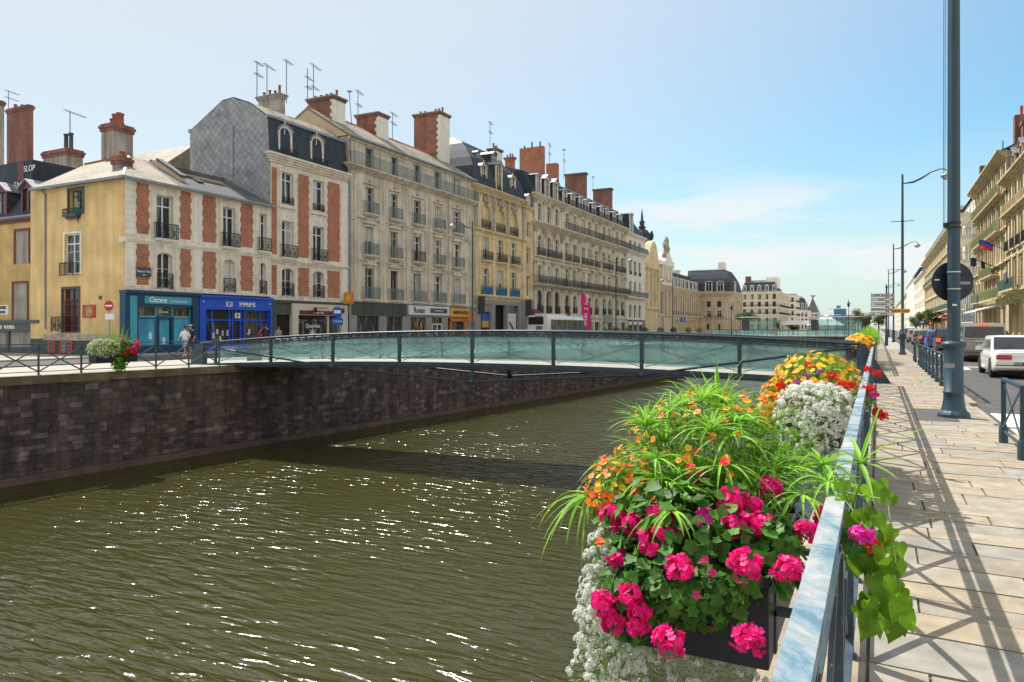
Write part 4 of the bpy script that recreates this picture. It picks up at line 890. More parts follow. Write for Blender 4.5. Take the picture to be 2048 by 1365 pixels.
for (px, ya, yb, ar, ln) in ((716, 230, 182, ((0, 1.2), (.4, .9)), .0), (704, 240, 184, ((0, .4),), -.4), (785, 262, 226, ((0, 1.4), (.35, 1.2)), 0)): aerial(h2, -42, px, ya + 18, yb, ar, ln)
# ---------------------------------------------------------------- ornate yellow stone house
Y3 = YL(948.5); W3 = YL(1066) - Y3; X3 = lambda px: YL(px) - Y3; WM = X3(1051)
h3 = thing('ornate_house', 'ornate yellow stone house with three big arched loggias and tall blue slate mansard', 'house', (-38, Y3, 0))
F = Fac(h3, (-38, Y3, 0), pi / 2, W3, ('stone_y', 'stone_y', 'brick', 'carve'))
for i, (a, b_, a2, b2) in enumerate(((963, 974, 960, 983), (992, 1002, 989, 1012), (1020, 1029, 1016, 1038))):
    a, b_, a2, b2 = map(X3, (a, b_, a2, b2)); c = (a2 + b2) / 2
    F.win(c - .62, c + .62, 5.15, 8.0, sur=.16, bal=dict(m='iron_b', st='panel', h=.95, d=.3, e=1.0))
    F.win(c - .62, c + .62, 8.9, 11.4, sur=.16, bal=dict(m='iron', st='orn', h=.95, d=.35, e=1.0), key=True)
    F.win(c - 1.1, c + 1.1, 12.3, 15.0, arch=1.1, sur=.3, key=True, blind=True)
    fr, pn = window_mesh(1.1, 2.3, 'frame_w', 'tr'); f = F.put(None, 'window', None, (c - .55, .9, 12.3), me=fr); inst('pane', pn, f)
    F.balc(c, 12.3, 2.1, dict(m='iron', st='orn', h=.95, d=.12, slab=False))
    F.m.prism([(c + .75 * cos(t * pi / 5), 15.45 + .45 * sin(t * pi / 5)) for t in range(10)], 'y', -.22, 0, 3); F.m.prism([(c - .2, 15.1), (c + .2, 15.1), (c + .3, 16.0), (c - .3, 16.0)], 'y', -.36, -.01, 3)
for px in (952, 986, 1014, 1046):
    x = X3(px); F.strip(x - .35, x + .35, 5.1, 11.75, .16); F.strip(x - .45, x + .45, 11.3, 11.75, .24); F.strip(x - .3, x + .3, 11.9, 15.9, .12, 3); F.m.lathe([(.05, -.9), (.22, -.5), (.3, 0), (.2, .5), (.35, .8)], 8, (x, -.1, 15.2), 3)
F.band(11.8, .3, .3, 0, WM, steps=3); F.band(8.4, .12, .1, 0, WM); F.band(4.75, .35, .3, 0, W3, steps=3)
F.band(16.1, .6, .7, 0, WM, steps=5)
n = 26
for i in range(n): x = WM * (i + .5) / n; F.m.box(x - .12, -.42, 15.95, x + .12, 0, 16.12, 1)
# plainer side bay
for (za, zb, ar) in ((5.3, 7.9, .25), (9.3, 11.3, 0), (12.6, 14.4, 0)): F.win(X3(1053.5), X3(1060), za, zb, arch=ar, sur=.14)
F.band(15.9, .3, .3, WM + .02, W3, steps=3); F.wall(4.6, 16.1)
m = MB()
for (a, b_) in ((948, 960), (981, 989), (1011, 1014), (1036, 1066)): m.box(X3(a), -.12, 0, X3(b_), .3, 4.1)
m.box(0, -.12, 4.1, W3, .3, 4.6); m.box(0, -.02, 3.3, X3(981), .3, 4.1); F.put(m, 'ground_floor', M['greystone'])
m = MB(); m.box(X3(960), .2, 0, X3(981), .22, 3.3); m.box(X3(1014), .2, 0, X3(1036), .22, 4.1); F.put(m, 'display_window', M['shopglass'])
m = MB(); m.box(X3(989), .5, 0, X3(1011), .52, 4.1); F.put(m, 'doorway', M['dark'])
m = MB(); m.box(X3(966), .12, 1.6, X3(979), .15, 3.0); F.put(m, 'poster', M['amber']); m = MB(); m.box(X3(966), .1, 2.3, X3(979), .12, 3.0); F.put(m, 'poster', M['blue'])
m = MB(); m.box(X3(1018), .12, .5, X3(1034), .15, 3.2); ps = F.put(m, 'poster', M['whiteboard'])
m = MB(); m.bar((X3(1020), .1, 2.2), (X3(1033), .1, .7), .3, .02); m.bar((X3(1021), .1, 1.3), (X3(1031), .1, 1.0), .3, .02); F.put(m, 'swoosh', M['red'], parent=ps)
for px in (958, 1052):
    m = MB(); m.box(-.4, -.9, 0, -.3, -.14, 1.9); F.put(m, 'projecting_sign', M['frame_d'], loc=(X3(px), 0, 3.0))
m = MB(); m.lathe([(.9, 0), (.75, .3), (.3, .5)], 10, (X3(1060), -.5, 3.3)); F.put(m, 'awning', M['frame_r'])
F2 = Fac(h3, (-38, Y3, 0), pi / 2, WM)
mansard(F2, WM, 16.7, 22.2, 11, 3.3, zr=23.4, hip0=3.2, hip1=3.0, bow=.55)
# sunlit skylight on the camera-side hip
m = MB(); m.box(-.9, -.05, 0, .9, .06, 1.3); sk = m.build('skylight', M['frame_d'], h3, Vector((-41.0, Y3 + .75, 18.4)) - h3.location); sk.rotation_euler = (radians(-32), 0, 0)
m = MB(); m.box(-.78, -.08, .12, .78, -.055, 1.18); m.build('pane', mat('dull skylight pane', (.16, .2, .24), .7), sk)
for (px, s, zb) in ((971, 1.15, 16.8), (1029, 1.15, 16.8)): dormer(F, X3(px), zb, 1.0, 2.1, y=.15, kind='arch', mt='stone_y', dep=3)
dormer(F, X3(999), 16.8, 1.2, 2.9, y=.0, kind='arch', mt='stone_y', dep=3.4); d = dormer(F, X3(999), 20.1, .7, .9, y=.6, kind='arch', mt='zinc', dep=2.5)
dormer(F, X3(979), 20.4, .35, .4, y=1.4, kind='arch', mt='zinc', dep=2)
F4 = Fac(h3, (-38, Y3 + WM, 0), pi / 2, W3 - WM); mansard(F4, W3 - WM, 16.2, 18.7, 10, 1.6); dormer(F4, (W3 - WM) / 2, 16.3, .6, 1.2, y=.1, kind='tri', mt='stone_w', dep=1.6)
shell(F, W3, 16.2, 11)
chimney(h3, 976, 992, 1004, 296, -42.0, 21.0, 'brick_d', 3, quoin=True); chimney(h3, 1010, 1026, 1030, 314, -42, 18, 'brick', 3)
aerial(h3, -42, 980, 292, 244, ((0, 1.4), (.4, 1.2)))

# ---------------------------------------------------------------- long balconied block
Y4 = YL(1067); W4 = YL(1253) - Y4; X4 = lambda px: YL(px) - Y4
h4 = thing('balconied_block', 'long five storey pale stone block with black balconies and a row of dormers', 'house', (-38, Y4, 0))
F = Fac(h4, (-38, Y4, 0), pi / 2, W4, ('stone_l', 'stone_l', 'brick', 'carve'))
B4 = dict(m='iron', st='orn', h=1.0, d=.35, e=.7)
arch3 = [(1076, 1082), (1094, 1101), (1110, 1117)]
rest = [(1131, 1137), (1147, 1152), (1164, 1169), (1177, 1181), (1190.5, 1195), (1206, 1210), (1217, 1221), (1232, 1236), (1242.5, 1246.5)]
for (a, b_) in arch3:
    c = (X4(a) + X4(b_)) / 2
    F.win(c - .6, c + .6, 15.0, 17.3, arch=.6, sur=.28, key=True)
    F.win(c - .62, c + .62, 10.6, 13.2, arch=.62, sur=.2, bal=dict(B4, e=1.1))
    F.win(c - .62, c + .62, 7.3, 9.5, arch=.62, sur=.2)
    F.win(c - .9, c + .9, 3.4, 6.3, arch=.9, sur=.3, key=True, bal=dict(B4, e=.2, d=.1, slab=False), fm='frame_d')
    F.m.lathe([(.05, -.5), (.25, 0), (.35, .4), (.4, .7)], 8, (c + 1.4, -.15, 13.3), 3)
for i, (a, b_) in enumerate(rest):
    c = (X4(a) + X4(b_)) / 2
    F.win(c - .58, c + .58, 15.1, 17.2, sur=.14)
    F.win(c - .6, c + .6, 10.6, 13.1, sur=.16, bal=dict(B4, e=.8), fm='frame_w' if i < 7 else 'frame_d')
    F.win(c - .6, c + .6, 7.25, 9.6, sur=.16, hood=0)
    F.win(c - .75, c + .75, 3.5, 6.0, arch=.75, sur=.24, key=True, fm='frame_w' if i % 2 else 'frame_d', bal=dict(B4, e=.1, d=.1, slab=False))
for px in (1069.5, 1088, 1105.5, 1124, 1141, 1158, 1185, 1200, 1226, 1250):
    x = X4(px)
    for (z0, z1) in ((3.1, 6.6), (7.2, 9.9), (10.4, 13.9), (15.0, 17.5)): F.strip(x - .35, x + .35, z0, z1, .14); F.strip(x - .45, x + .45, z1 - .35, z1, .22, 3)
F.band(6.7, .35, .6, steps=3); F.band(14.1, .7, .75, 0, W4, steps=4); F.band(9.95, .2, .15); F.band(17.6, .65, .6, steps=4); F.band(2.9, .25, .2)
F.wall(2.8, 18.2)
xa = X4(1127)
for (u0, u1, z, hh) in ((xa, xa + (W4 - xa) / 2 - .02, 14.8, 1.0), (xa + (W4 - xa) / 2 + .02, W4, 14.8, 1.0), (0, X4(1125), 7.05, 1.05), (X4(1125) + .04, X4(1159), 7.05, 1.0), (X4(1160), X4(1200), 7.05, 1.0), (X4(1201), W4, 7.05, 1.0)):
    F.balc((u0 + u1) / 2, z, u1 - u0 - .02, dict(m='iron', st='orn' if z < 8 else 'plain', d=.7, h=hh, slab=False))
shell(F, W4, 18.1, 12)
mansard(F, W4, 18.25, 21.2, 12, 1.5, zr=22.4)
for px in (1079, 1096, 1113): dormer(F, X4(px), 18.35, 1.15, 2.3, y=.05, kind='tri' if px > 1085 else 'seg', mt='stone_l', dep=2)
for px in (1132, 1148, 1164, 1176, 1190, 1206, 1217, 1231, 1243): dormer(F, X4(px), 18.35, 1.1, 1.75, y=.1, kind='seg', mt='stone_w', dep=2)
F.balc((xa + W4) / 2, 18.3, W4 - xa - .3, dict(m='iron', st='plain', d=.35, h=.9, slab=False))
chimney(h4, 1039, 1086, 1090, 292, -41.5, 19.5, 'brick', 3, cap=False, potmat='iron'); chimney(h4, 1092, 1113, 1118, 326, -42, 20, 'brick', 0, cap=False)
chimney(h4, 1130, 1170, 1174, 345, -42, 20, 'brick_d', 0); chimney(h4, 1186, 1221, 1225, 376, -42, 20, 'brick_d', 0)
for (px, ya, yb, ar) in ((1099, 326, 288, ((0, 1.9), (.4, 1.2))), (1128, 350, 299, ((0, .6), (.35, 1.6))), (1186, 378, 353, ((0, 1.2),))): aerial(h4, -42, px, ya + 8, yb, ar)
m = MB()
for px in (1067, 1086, 1103, 1122, 1156, 1186, 1201, 1226, 1252): m.box(max(X4(px) - .45, 0), -.15, 0, min(X4(px) + .45, W4), .3, 2.8)
m.box(0, -.1, 2.4, W4, .2, 2.82); F.put(m, 'ground_floor', M['stone_l'])
m = MB(); m.box(0, .25, 0, W4, .27, 2.4); F.put(m, 'display_window', M['shopglass'])
m = MB(); m.box(X4(1206), -.3, 2.3, X4(1222), -.2, 3.6); sg = F.put(m, 'shop_sign', M['cyan']); m = MB(); m.box(X4(1208), -.33, 2.6, X4(1220), -.305, 3.2); F.put(m, 'sign_picture', M['orange'], parent=sg)
m = MB(); m.bar((-.4, 0, -.4), (.4, 0, .5), .25, .08); m.bar((.4, 0, -.4), (-.4, 0, .5), .25, .08); F.put(m, 'shop_emblem', M['red'], loc=(X4(1134), -.3, 3.2))

# ---------------------------------------------------------------- narrow white house
Y5 = YL(1253.5); W5 = YL(1290) - Y5; X5 = lambda px: YL(px) - Y5
h5 = thing('white_house', 'narrow white painted house with three window columns beside the domed palace', 'house', (-38, Y5, 0))
F = Fac(h5, (-38, Y5, 0), pi / 2, W5, ('stone_w', 'stone_w', 'brick', 'carve'))
for (a, b_) in ((1258, 1263), (1267.5, 1272), (1277, 1281)):
    c = (X5(a) + X5(b_)) / 2
    F.win(c - .6, c + .6, 14.9, 16.6, sur=.12, fm='frame_d'); F.win(c - .6, c + .6, 10.7, 13.1, sur=.12, fm='frame_d', bal=dict(B4, d=.12, e=0, slab=False, h=.6)); F.win(c - .6, c + .6, 7.4, 9.6, arch=.3, sur=.14, fm='frame_d'); F.win(c - .9, c + .9, 3.2, 5.6, arch=.9, sur=.2, key=True)
F.band(14.3, .4, .6, steps=3); F.band(6.4, .4, .7, steps=3); F.band(17.3, .5, .5, steps=3); F.wall(2.9, 17.8)
for z in (14.72, 6.82): F.balc(W5 / 2, z, W5 - .2, dict(m='iron_g', st='dense', d=.7, h=1.0, slab=False))
m = MB()
for px in (1254, 1265, 1274.5, 1285, 1289): m.box(max(X5(px) - .4, 0), -.14, 0, min(X5(px) + .4, W5), .3, 2.9)
F.put(m, 'ground_floor', M['greystone']); m = MB(); m.box(0, .2, 0, W5, .22, 2.9); F.put(m, 'display_window', M['shopglass'])
m = MB(); m.box(X5(1257), -.05, 2.0, X5(1284), -.16 + .1, 2.6); F.put(m, 'awning', M['whiteboard'])
shell(F, W5, 17.7, 8, 'stone_w'); mansard(F, W5, 17.85, 20.6, 8, 1.6, hip1=2.0); dormer(F, X5(1263), 18.0, 1.5, 3.0, y=-.05, kind='seg', mt='stone_w', dep=2)

# ---------------------------------------------------------------- domed palace
XP = -46.0; YP = YL(1290, XP) - 6; WP = YL(1400, XP) - YP; XPf = lambda px: YL(px, XP) - YP
pal = thing('palace', 'long pale stone palace with domed central pavilion, statue pediment and arcade, beyond the white house', 'palace', (XP, YP, 0))
F = Fac(pal, (XP, YP, 0), pi / 2, WP, ('stone_p', 'stone_p', 'brick', 'carve'))
xw = XPf(1343); nb = 13
for i in range(nb):
    c = xw + (WP - xw) * (i + .5) / nb
    F.win(c - .8, c + .8, 4.9, 9.6, sur=0, fm='frame_d'); F.win(c - .9, c + .9, .4, 3.7, arch=.9, sur=.2, blind=True)
    x = xw + (WP - xw) * i / nb; F.strip(x - .35, x + .35, 4.6, 10.4, .35); F.strip(x - .5, x + .5, 4.3, 4.7, .45)
    F.balc(c, 4.8, 1.7, dict(m='iron', st='plain', d=.15, h=.9, slab=False))
for px in (1300, 1307, 1314, 1331, 1338):
    x = XPf(px); F.strip(x - .5, x + .5, 4.6, 10.4, .5)
for px in (1303.5, 1310.5): c = XPf(px); F.win(c - .9, c + .9, 5.0, 9.4, sur=.1, fm='frame_d'); F.win(c - .9, c + .9, .3, 3.6, arch=.9, sur=.2, blind=True)
c = XPf(1324); F.win(c - 1.4, c + 1.4, 4.9, 10.0, sur=.3, fm='frame_d', hood=2); F.win(c - 1.5, c + 1.5, .2, 4.0, arch=1.5, sur=.4, blind=True, key=True)
F.band(10.5, 1.3, 1.0, steps=5); F.band(4.15, .35, .3, steps=2); F.wall(0, 11.8)
mansard(F, WP, 11.85, 16.2, 14, 3.0, zr=17.2)
for px in (1349, 1356, 1363, 1370, 1378, 1386, 1393): dormer(F, XPf(px), 12.0, 1.7, 2.0, y=-.1, kind='seg', mt='stone_w', dep=3)
# statue pediment
c = XPf(1327); m = MB(); m.box(c - 4.5, -1.0, 11.8, c + 4.5, 3, 16.3); m.prism([(c - 5.4, 16.3), (c + 5.4, 16.3), (c, 19.6)], 'y', -1.4, 3)
for k in range(5): m.box(c - 3.6 + k * 1.6 - .2, -1.15, 12.2, c - 3.4 + k * 1.6 + .2, -.98, 15.9, 1)
ped = F.put(m, 'pediment', [M['stone_w'], M['stone_p']])
m = MB(); rr = random.Random(2)
for k in range(16): m.lathe([(.3, -.6), (.7, 0), (.5, .7), (.15, 1.1)], 7, (c + rr.uniform(-2.4, 2.4) * (1 - k / 22), -.6 + rr.uniform(-.2, .2), 18.2 + k * .27))
F.put(m, 'statue_group', M['carve'], parent=ped) if False else F.put(m, 'statue_group', M['carve'])
# central pavilion: front block, curved gable, big roof, dome and spire
cx = XPf(1296.5); m = MB(); m.box(cx - 4.5, -1.0, 0, cx + 4.5, 10, 14.6); m.box(cx - 4.9, -1.5, 14.6, cx + 4.9, 10, 15.5); m.box(cx - 4.8, -1.4, 5.6, cx + 4.8, -1.0, 6.2)
for k in range(4): m.box(cx - 4.3 + k * 2.6, -1.45, 6.2, cx - 3.5 + k * 2.6, -1.0, 14.6)
m.prism([(cx - 4.4, 15.5), (cx + 4.4, 15.5), (cx + 3.6, 18), (cx + 1.9, 20.2), (cx, 21.0), (cx - 1.9, 20.2), (cx - 3.6, 18)], 'y', -1.3, .2)
m.prism([(cx - 2.5, 7), (cx + 2.5, 7), (cx + 2.5, 11.5), (cx, 13.5), (cx - 2.5, 11.5)], 'y', -1.2, -.9, 1)
pv = F.put(m, 'central_pavilion', [M['stone_y'], M['carve']])
m = MB(); m.poly([(cx - 7, .2, 15.5), (cx + 4.9, .2, 15.5), (cx + 3, 3, 21.6), (cx - 4, 3, 21.6)]); m.poly([(cx + 4.9, .2, 12), (cx + 17, -.6, 12), (cx + 15, 8, 12.4), (cx + 10, 5, 17.5), (cx + 3, 3, 21.6), (cx + 4.9, .2, 15.5)]); m.poly([(cx - 7, .2, 15.5), (cx - 4, 3, 21.6), (cx - 4, 8, 21.6), (cx - 7, 10, 15.5)]); m.poly([(cx - 4, 3, 21.6), (cx + 3, 3, 21.6), (cx + 3, 8, 21.6), (cx - 4, 8, 21.6)])
Xd = -50.0; Yd = YL(1284, Xd); zd = ZL(489, Xd, Yd); sd_ = (ZL(418, Xd, Yd) - zd) / 11; dx_ = Yd - YP
m.lathe([(r_q * .75, z_q * sd_) for r_q, z_q in [(3.3, -3), (3.3, .8), (3.1, 1), (3.0, 1.8), (2.6, 3.1), (1.8, 4.1), (1.0, 4.7), (.9, 5.0), (1.4, 5.2), (.8, 5.6), (.7, 6.6), (1.1, 6.9), (.5, 7.2), (.25, 9.6), (.04, 11)]], 16, (dx_, 4, zd))
for k in range(8): an = k * pi / 4; m.lathe([(.3, -.6), (.5, .3), (.12, 1.5)], 6, (dx_ + 2.4 * cos(an), 4 + 2.4 * sin(an), zd + 1.6))
F.put(m, 'dome_roof', M['mans'])
m = MB()
for px, z, w_ in ((1368, 18.6, .7), (1380, 17.0, .9)):
    x = XPf(px); m.box(x - w_, 3, 13, x + w_, 5, z); m.box(x - w_ - .2, 2.8, z, x + w_ + .2, 5.2, z + .4)
F.put(m, 'chimney', M['stone_w'])
# corner pavilion of the palace, its flank looks down the canal
YQ = YP + WP; xr = XY(1464, YQ); WQ = xr - XP + .0
cp = thing('palace_wing', 'end wing of the palace with dark curved mansard and two white dormers facing the canal', 'palace', (XP, YQ, 0))
G = Fac(cp, (XP, YQ, 0), 0, WQ, ('stone_p', 'stone_p', 'brick', 'carve')); QX = lambda px: XY(px, YQ) - XP; zq = lambda y: ZL(y, -42, YQ)
for px in (1417.5, 1438.5):
    c = QX(px); G.win(c - .6, c + .6, zq(615), zq(603), sur=.15, fm='frame_d'); G.win(c - .6, c + .6, zq(637), zq(622), sur=.15, fm='frame_w', bal=dict(m='iron', d=.3, h=.9, e=1.0)); G.win(c - .6, c + .6, zq(660), zq(648), arch=.5, sur=.15, fm='frame_d')
for px in (1402, 1428, 1449, 1462): x = min(max(QX(px), .3), WQ - .3); G.strip(x - .3, x + .3, 4.5, 10.3, .12)
G.band(10.5, 1.2, .9, steps=4); G.band(4.2, .35, .2); G.wall(0, 11.7, 'flank_wall')
K = Fac(cp, (xr, YQ, 0), pi / 2, 16, ('stone_p', 'stone_p', 'brick', 'carve'))
for i in range(4):
    c = 2 + i * 4; K.win(c - .7, c + .7, 5, 9, sur=.2, fm='frame_d'); K.win(c - .9, c + .9, .3, 3.6, arch=.9, sur=.2, blind=True); K.strip(c + 1.6, c + 2.4, 4.6, 10.4, .3)
K.band(10.5, 1.2, .9, steps=4); K.wall(0, 11.7, 'front_wall')
G2 = Fac(cp, (XP - 4, YQ, 0), 0, WQ + 4); mansard(G2, WQ + 4, 11.8, 18.2, 16, 2.6, zr=19.0, hip1=2.4, bow=.5, top='zinc')
for px in (1417.5, 1440.5): dormer(G, QX(px), 12.0, 1.7, 2.6, y=-.1, kind='seg', mt='stone_w', dep=3)
dormer(K, 5, 12.0, 1.7, 2.6, y=-.1, kind='seg', mt='stone_w', dep=3)
m = MB(); m.box(QX(1431), 4, 18.4, QX(1443), 7, 20.6); m.build('chimney', M['stone_w'], cp)
# ---------------------------------------------------------------- beyond the square
def simple_block(name, label, px0, px1, Yf, ytop, storeys, ncol, mats, side=None, roofm='mans', roofh=4, fm='frame_d', bal=None, ybase=0.0, flat=False, wtop=None, dorm=True):
    "house facing the camera on the plane y = Yf"
    x0, x1 = XY(px0, Yf), XY(px1, Yf); z1 = ZL(ytop, (x0 + x1) / 2, Yf); W = x1 - x0
    t = thing(name, label, 'house', (x0, Yf, 0)); G = Fac(t, (x0, Yf, 0), 0, W, mats); sh = (z1 - 1.0) / storeys
    for r in range(storeys):
        for c in range(ncol):
            xc = W * (c + .5) / ncol; ww = min(.65, W / ncol * .3); G.win(xc - ww, xc + ww, .8 + r * sh, .8 + r * sh + sh * .68, sur=.12, fm=fm)
        if bal and r in bal: G.balc(W / 2, .75 + r * sh, W - .3, dict(m='iron', d=.6, h=.9, st='plain', slab=True))
        G.band((r + 1) * sh + .3, .2, .15)
    G.wall(0, z1)
    if side:
        K = Fac(t, (x1, Yf, 0), side[0], side[1], mats); n = side[2]
        for r in range(storeys):
            for c in range(n): xc = side[1] * (c + .5) / n; K.win(xc - .6, xc + .6, .8 + r * sh, .8 + r * sh + sh * .65, sur=.1, fm=fm)
            if bal and r in bal: K.balc(side[1] / 2, .75 + r * sh, side[1] - .3, dict(m='iron', d=.6, h=.9, st='plain'))
            K.band((r + 1) * sh + .3, .2, .15)
        K.band(z1 - .3, .3, .3); K.wall(0, z1, 'side_wall')
    if roofh:
        mansard(G, W, z1 + .02, z1 + roofh, 14, roofh * .45, zr=z1 + roofh + 1.2, mt=roofm, hip0=roofh * .3, hip1=roofh * .4)
        if dorm:
            for c in range(ncol): dormer(G, W * (c + .5) / ncol, z1 + .3, min(1.2, W / ncol * .45), roofh * .5, y=.1, kind='tri', mt='stone_w', dep=2)
    else: m = MB(); m.box(-.2, -.2, z1, W + .2, 12, z1 + .4); G.put(m, 'roof', M['zinc'])
    return t, G, W, z1
t, G, W, z1 = simple_block('apartment_block', 'cream five storey apartment block on the corner beyond the shelters, long balconies and dark mansard', 1482, 1556, 300, 583, 5, 5, ('stone_p', 'stone_w', 'brick', 'carve'), side=(pi / 2, 40, 8), roofh=3.6, bal=(3, 2), fm='frame_d')
m = MB(); m.box(1.2, 3, z1, 3.2, 5, z1 + 6.2); m.build('chimney', M['brick_d'], t); m = MB(); m.box(W * .66, 2.5, z1, W - .5, 12, z1 + 5.6); m.build('penthouse', M['stone_w'], t)
simple_block('stepped_block', 'pale modern block with stepped balconies behind the cream corner block', 1556, 1590, 352, 590, 5, 3, ('stone_w', 'stone_w', 'brick', 'carve'), roofh=0, side=(pi / 2, 20, 3), bal=(1, 2, 3, 4))
simple_block('dormered_house', 'small white house with grey dormered roof between the pale blocks', 1586, 1616, 380, 621, 3, 4, ('stone_w', 'stone_w', 'brick', 'carve'), roofh=6, side=(pi / 2, 16, 2))
simple_block('gabled_house', 'grey gabled house right of the small dormered house', 1614, 1636, 410, 625, 3, 3, ('stone_g', 'stone_w', 'brick', 'carve'), roofh=8, roofm='slate', side=(pi / 2, 18, 2), dorm=False)
simple_block('low_row_house', 'low grey row house below the glass tower', 1636, 1712, 520, 641, 2, 8, ('stone_g', 'stone_g', 'brick', 'carve'), roofh=2.5, dorm=False, roofm='slate')
# glass tower
Yt = 470; x0, x1 = XY(1656, Yt), XY(1692, Yt); zt = ZL(611, x1, Yt)
gt = thing('glass_tower', 'blue glass office tower with white floor slabs on the skyline', 'office tower', (x0, Yt, 0))
m = MB(); m.box(3.2, 0, 0, x1 - x0, 12, zt - 2); m.box(4.5, 1, zt - 2, x1 - x0 - 3, 10, zt); m.build('glass_facade', M['towerglass'] if 'towerglass' in M else mat('blue tower glass', (.03, .22, .45), .12, var=.2, scale=.2), gt)
m = MB()
for k in range(6): m.box(.2, -1, zt - 2.2 - k * 3.6, (x1 - x0) * (.75 if k < 4 else .9), 11, zt - 1.9 - k * 3.6)
m.build('floor_slab', M['stone_w'], gt)
m = MB()
for k in range(9): m.box(3.4 + k * 1.1, -.06, 0, 3.5 + k * 1.1, 0, zt - 2)
m.build('mullion', M['frame_d'], gt)
# ================================================================ RIGHT BANK
XR = 11.0
def YR(px, X=XR): return XY(px, 1.0) and X * (CS + (px - 1024) / F_PX * SN) / (-SN + (px - 1024) / F_PX * CS)
def right_fac(name, label, Ya, Yb, mats, cat='house'):
    t = thing(name, label, cat, (XR, Yb, 0)); return t, Fac(t, (XR, Yb, 0), -pi / 2, Yb - Ya, mats)
# nearest ochre house with balustrades
t, F = right_fac('balustrade_house', 'sunlit ochre house at the right edge with stone balustrades and red chimney pots', 58, 82.4, ('stone_r', 'stone_r', 'brick', 'carve')); W = F.W
for i in range(8):
    c = 1.9 + i * 3.0
    F.win(c - .6, c + .6, 12.6, 14.6, sur=.22, fm='frame_d'); F.win(c - .65, c + .65, 8.6, 11.2, sur=.24, hood=2 if i % 2 else 1, fm='frame_w', bal=dict(m='iron', d=.4, e=.7)); F.win(c - .65, c + .65, 5.2, 7.6, sur=.24, hood=1, fm='frame_w'); F.win(c - .95, c + .95, .5, 4.0, arch=.9, sur=.25, key=True, fm='frame_d')
    F.strip(c + 1.2, c + 1.8, 5, 14.8, .16)
F.band(4.5, .4, .4, steps=3); F.band(11.6, .5, .6, steps=4); F.band(14.8, .6, .8, steps=4); F.band(8.0, .25, .2); F.wall(0, 15.3); shell(F, W, 15.3, 12)
F.balc(W / 2, 12.15, W - .5, dict(m='stone_r', st='plain', d=.6, h=.7, slab=False)); F.balc(5, 4.9, 8, dict(m='iron_g', st='panel', d=.9, h=1.0))
mansard(F, W, 15.4, 18.4, 12, 1.4, zr=19.4)
for i in range(6): dormer(F, 2.2 + i * 4, 15.6, 1.2, 1.8, y=.1, kind='tri', mt='stone_r', dep=2, fm='frame_d')
for (x, n) in ((.8, 4), (9, 4)):
    m = MB(); m.box(-.5, 0, 0, .5, 5, 3.4); m.box(-.6, -.1, 3.4, .6, 5.1, 3.7); o = F.put(m, 'chimney', M['brick_d'], loc=(x, 1.0, 17))
    for k in range(n): p = MB(); p.lathe([(.16, 0), (.12, .2), (.14, .9)], 8); p.build('chimney_pot', M['pot'], o, (0, .6 + k * 1.1, 3.7))
m = MB(); m.box(-.8, -1.0, 0, .8, -.9, .8); F.put(m, 'hanging_sign', M['frame_d'], loc=(6, 0, 5.6)); m = MB(); m.box(1, -1.8, 3.7, 7, -.05, 4.0); F.put(m, 'awning', M['iron_gr'])
# green balconies
t, F = right_fac('green_balcony_house', 'sunlit ochre house with mossy green balconies on every floor', 82.5, 108, ('stone_r', 'stone_r', 'brick', 'carve')); W = F.W
for i in range(8):
    c = 1.7 + i * 3.15
    for (za, zb) in ((15.1, 17.3), (11.5, 13.9), (8.2, 10.4), (5.0, 6.8)): F.win(c - .6, c + .6, za, zb, sur=.18, fm='frame_d' if za > 9 else 'frame_w', kind='plain' if i % 2 else 'tr')
    F.win(c - .8, c + .8, .3, 3.6, sur=.2, fm='frame_d')
    F.strip(c + 1.25, c + 1.75, 4.6, 17.6, .12)
for z in (14.3, 10.8, 7.6, 4.3): F.band(z, .3, .35, steps=2)
F.band(17.7, .8, .9, steps=5); F.wall(0, 18.5); shell(F, W, 18.4, 12)
for (z, u0, u1) in ((14.6, 2.5, 24.5), (11.1, 2.5, 23.5), (7.0, 9.5, 20), (4.5, 2, 24.5)):
    n = int((u1 - u0) / 3.15)
    for k in range(n): a = u0 + (u1 - u0) * k / n; F.balc(a + (u1 - u0) / n / 2, z, (u1 - u0) / n - .25, dict(m='iron_gr', s='stone_r', st='panel', d=.7, h=1.0))
gable_roof(F, W, 18.6, 11, 21.2, 5.5, 'slate')
m = MB(); m.box(-.5, 0, 0, .5, 4, 3.2); F.put(m, 'chimney', M['brick_d'], loc=(.7, .4, 18.5)); m = MB(); m.box(-.5, 0, 0, .5, 4, 3.2); o = F.put(m, 'chimney', M['brick_d'], loc=(W - .7, .6, 18.5))
for k in range(3): p = MB(); p.lathe([(.18, 0), (.13, .2), (.15, .9)], 8); p.build('chimney_pot', M['pot'], o, (0, .6 + k * 1.2, 3.2))
m = MB(); m.prism([(0, 3.9), (-2.0, 3.3), (-2.0, 3.2), (0, 3.7)], 'x', 8, 20); F.put(m, 'awning', M['whiteboard'])
m = MB(); m.box(-.6, -1.5, 0, .6, -1.4, .8); F.put(m, 'hanging_sign', M['frame_d'], loc=(16, 0, 4.2)); m = MB(); m.box(-.5, -1.4, 0, .5, -1.3, 1.1); F.put(m, 'hanging_sign', M['amber'], loc=(4, 0, 3.3))
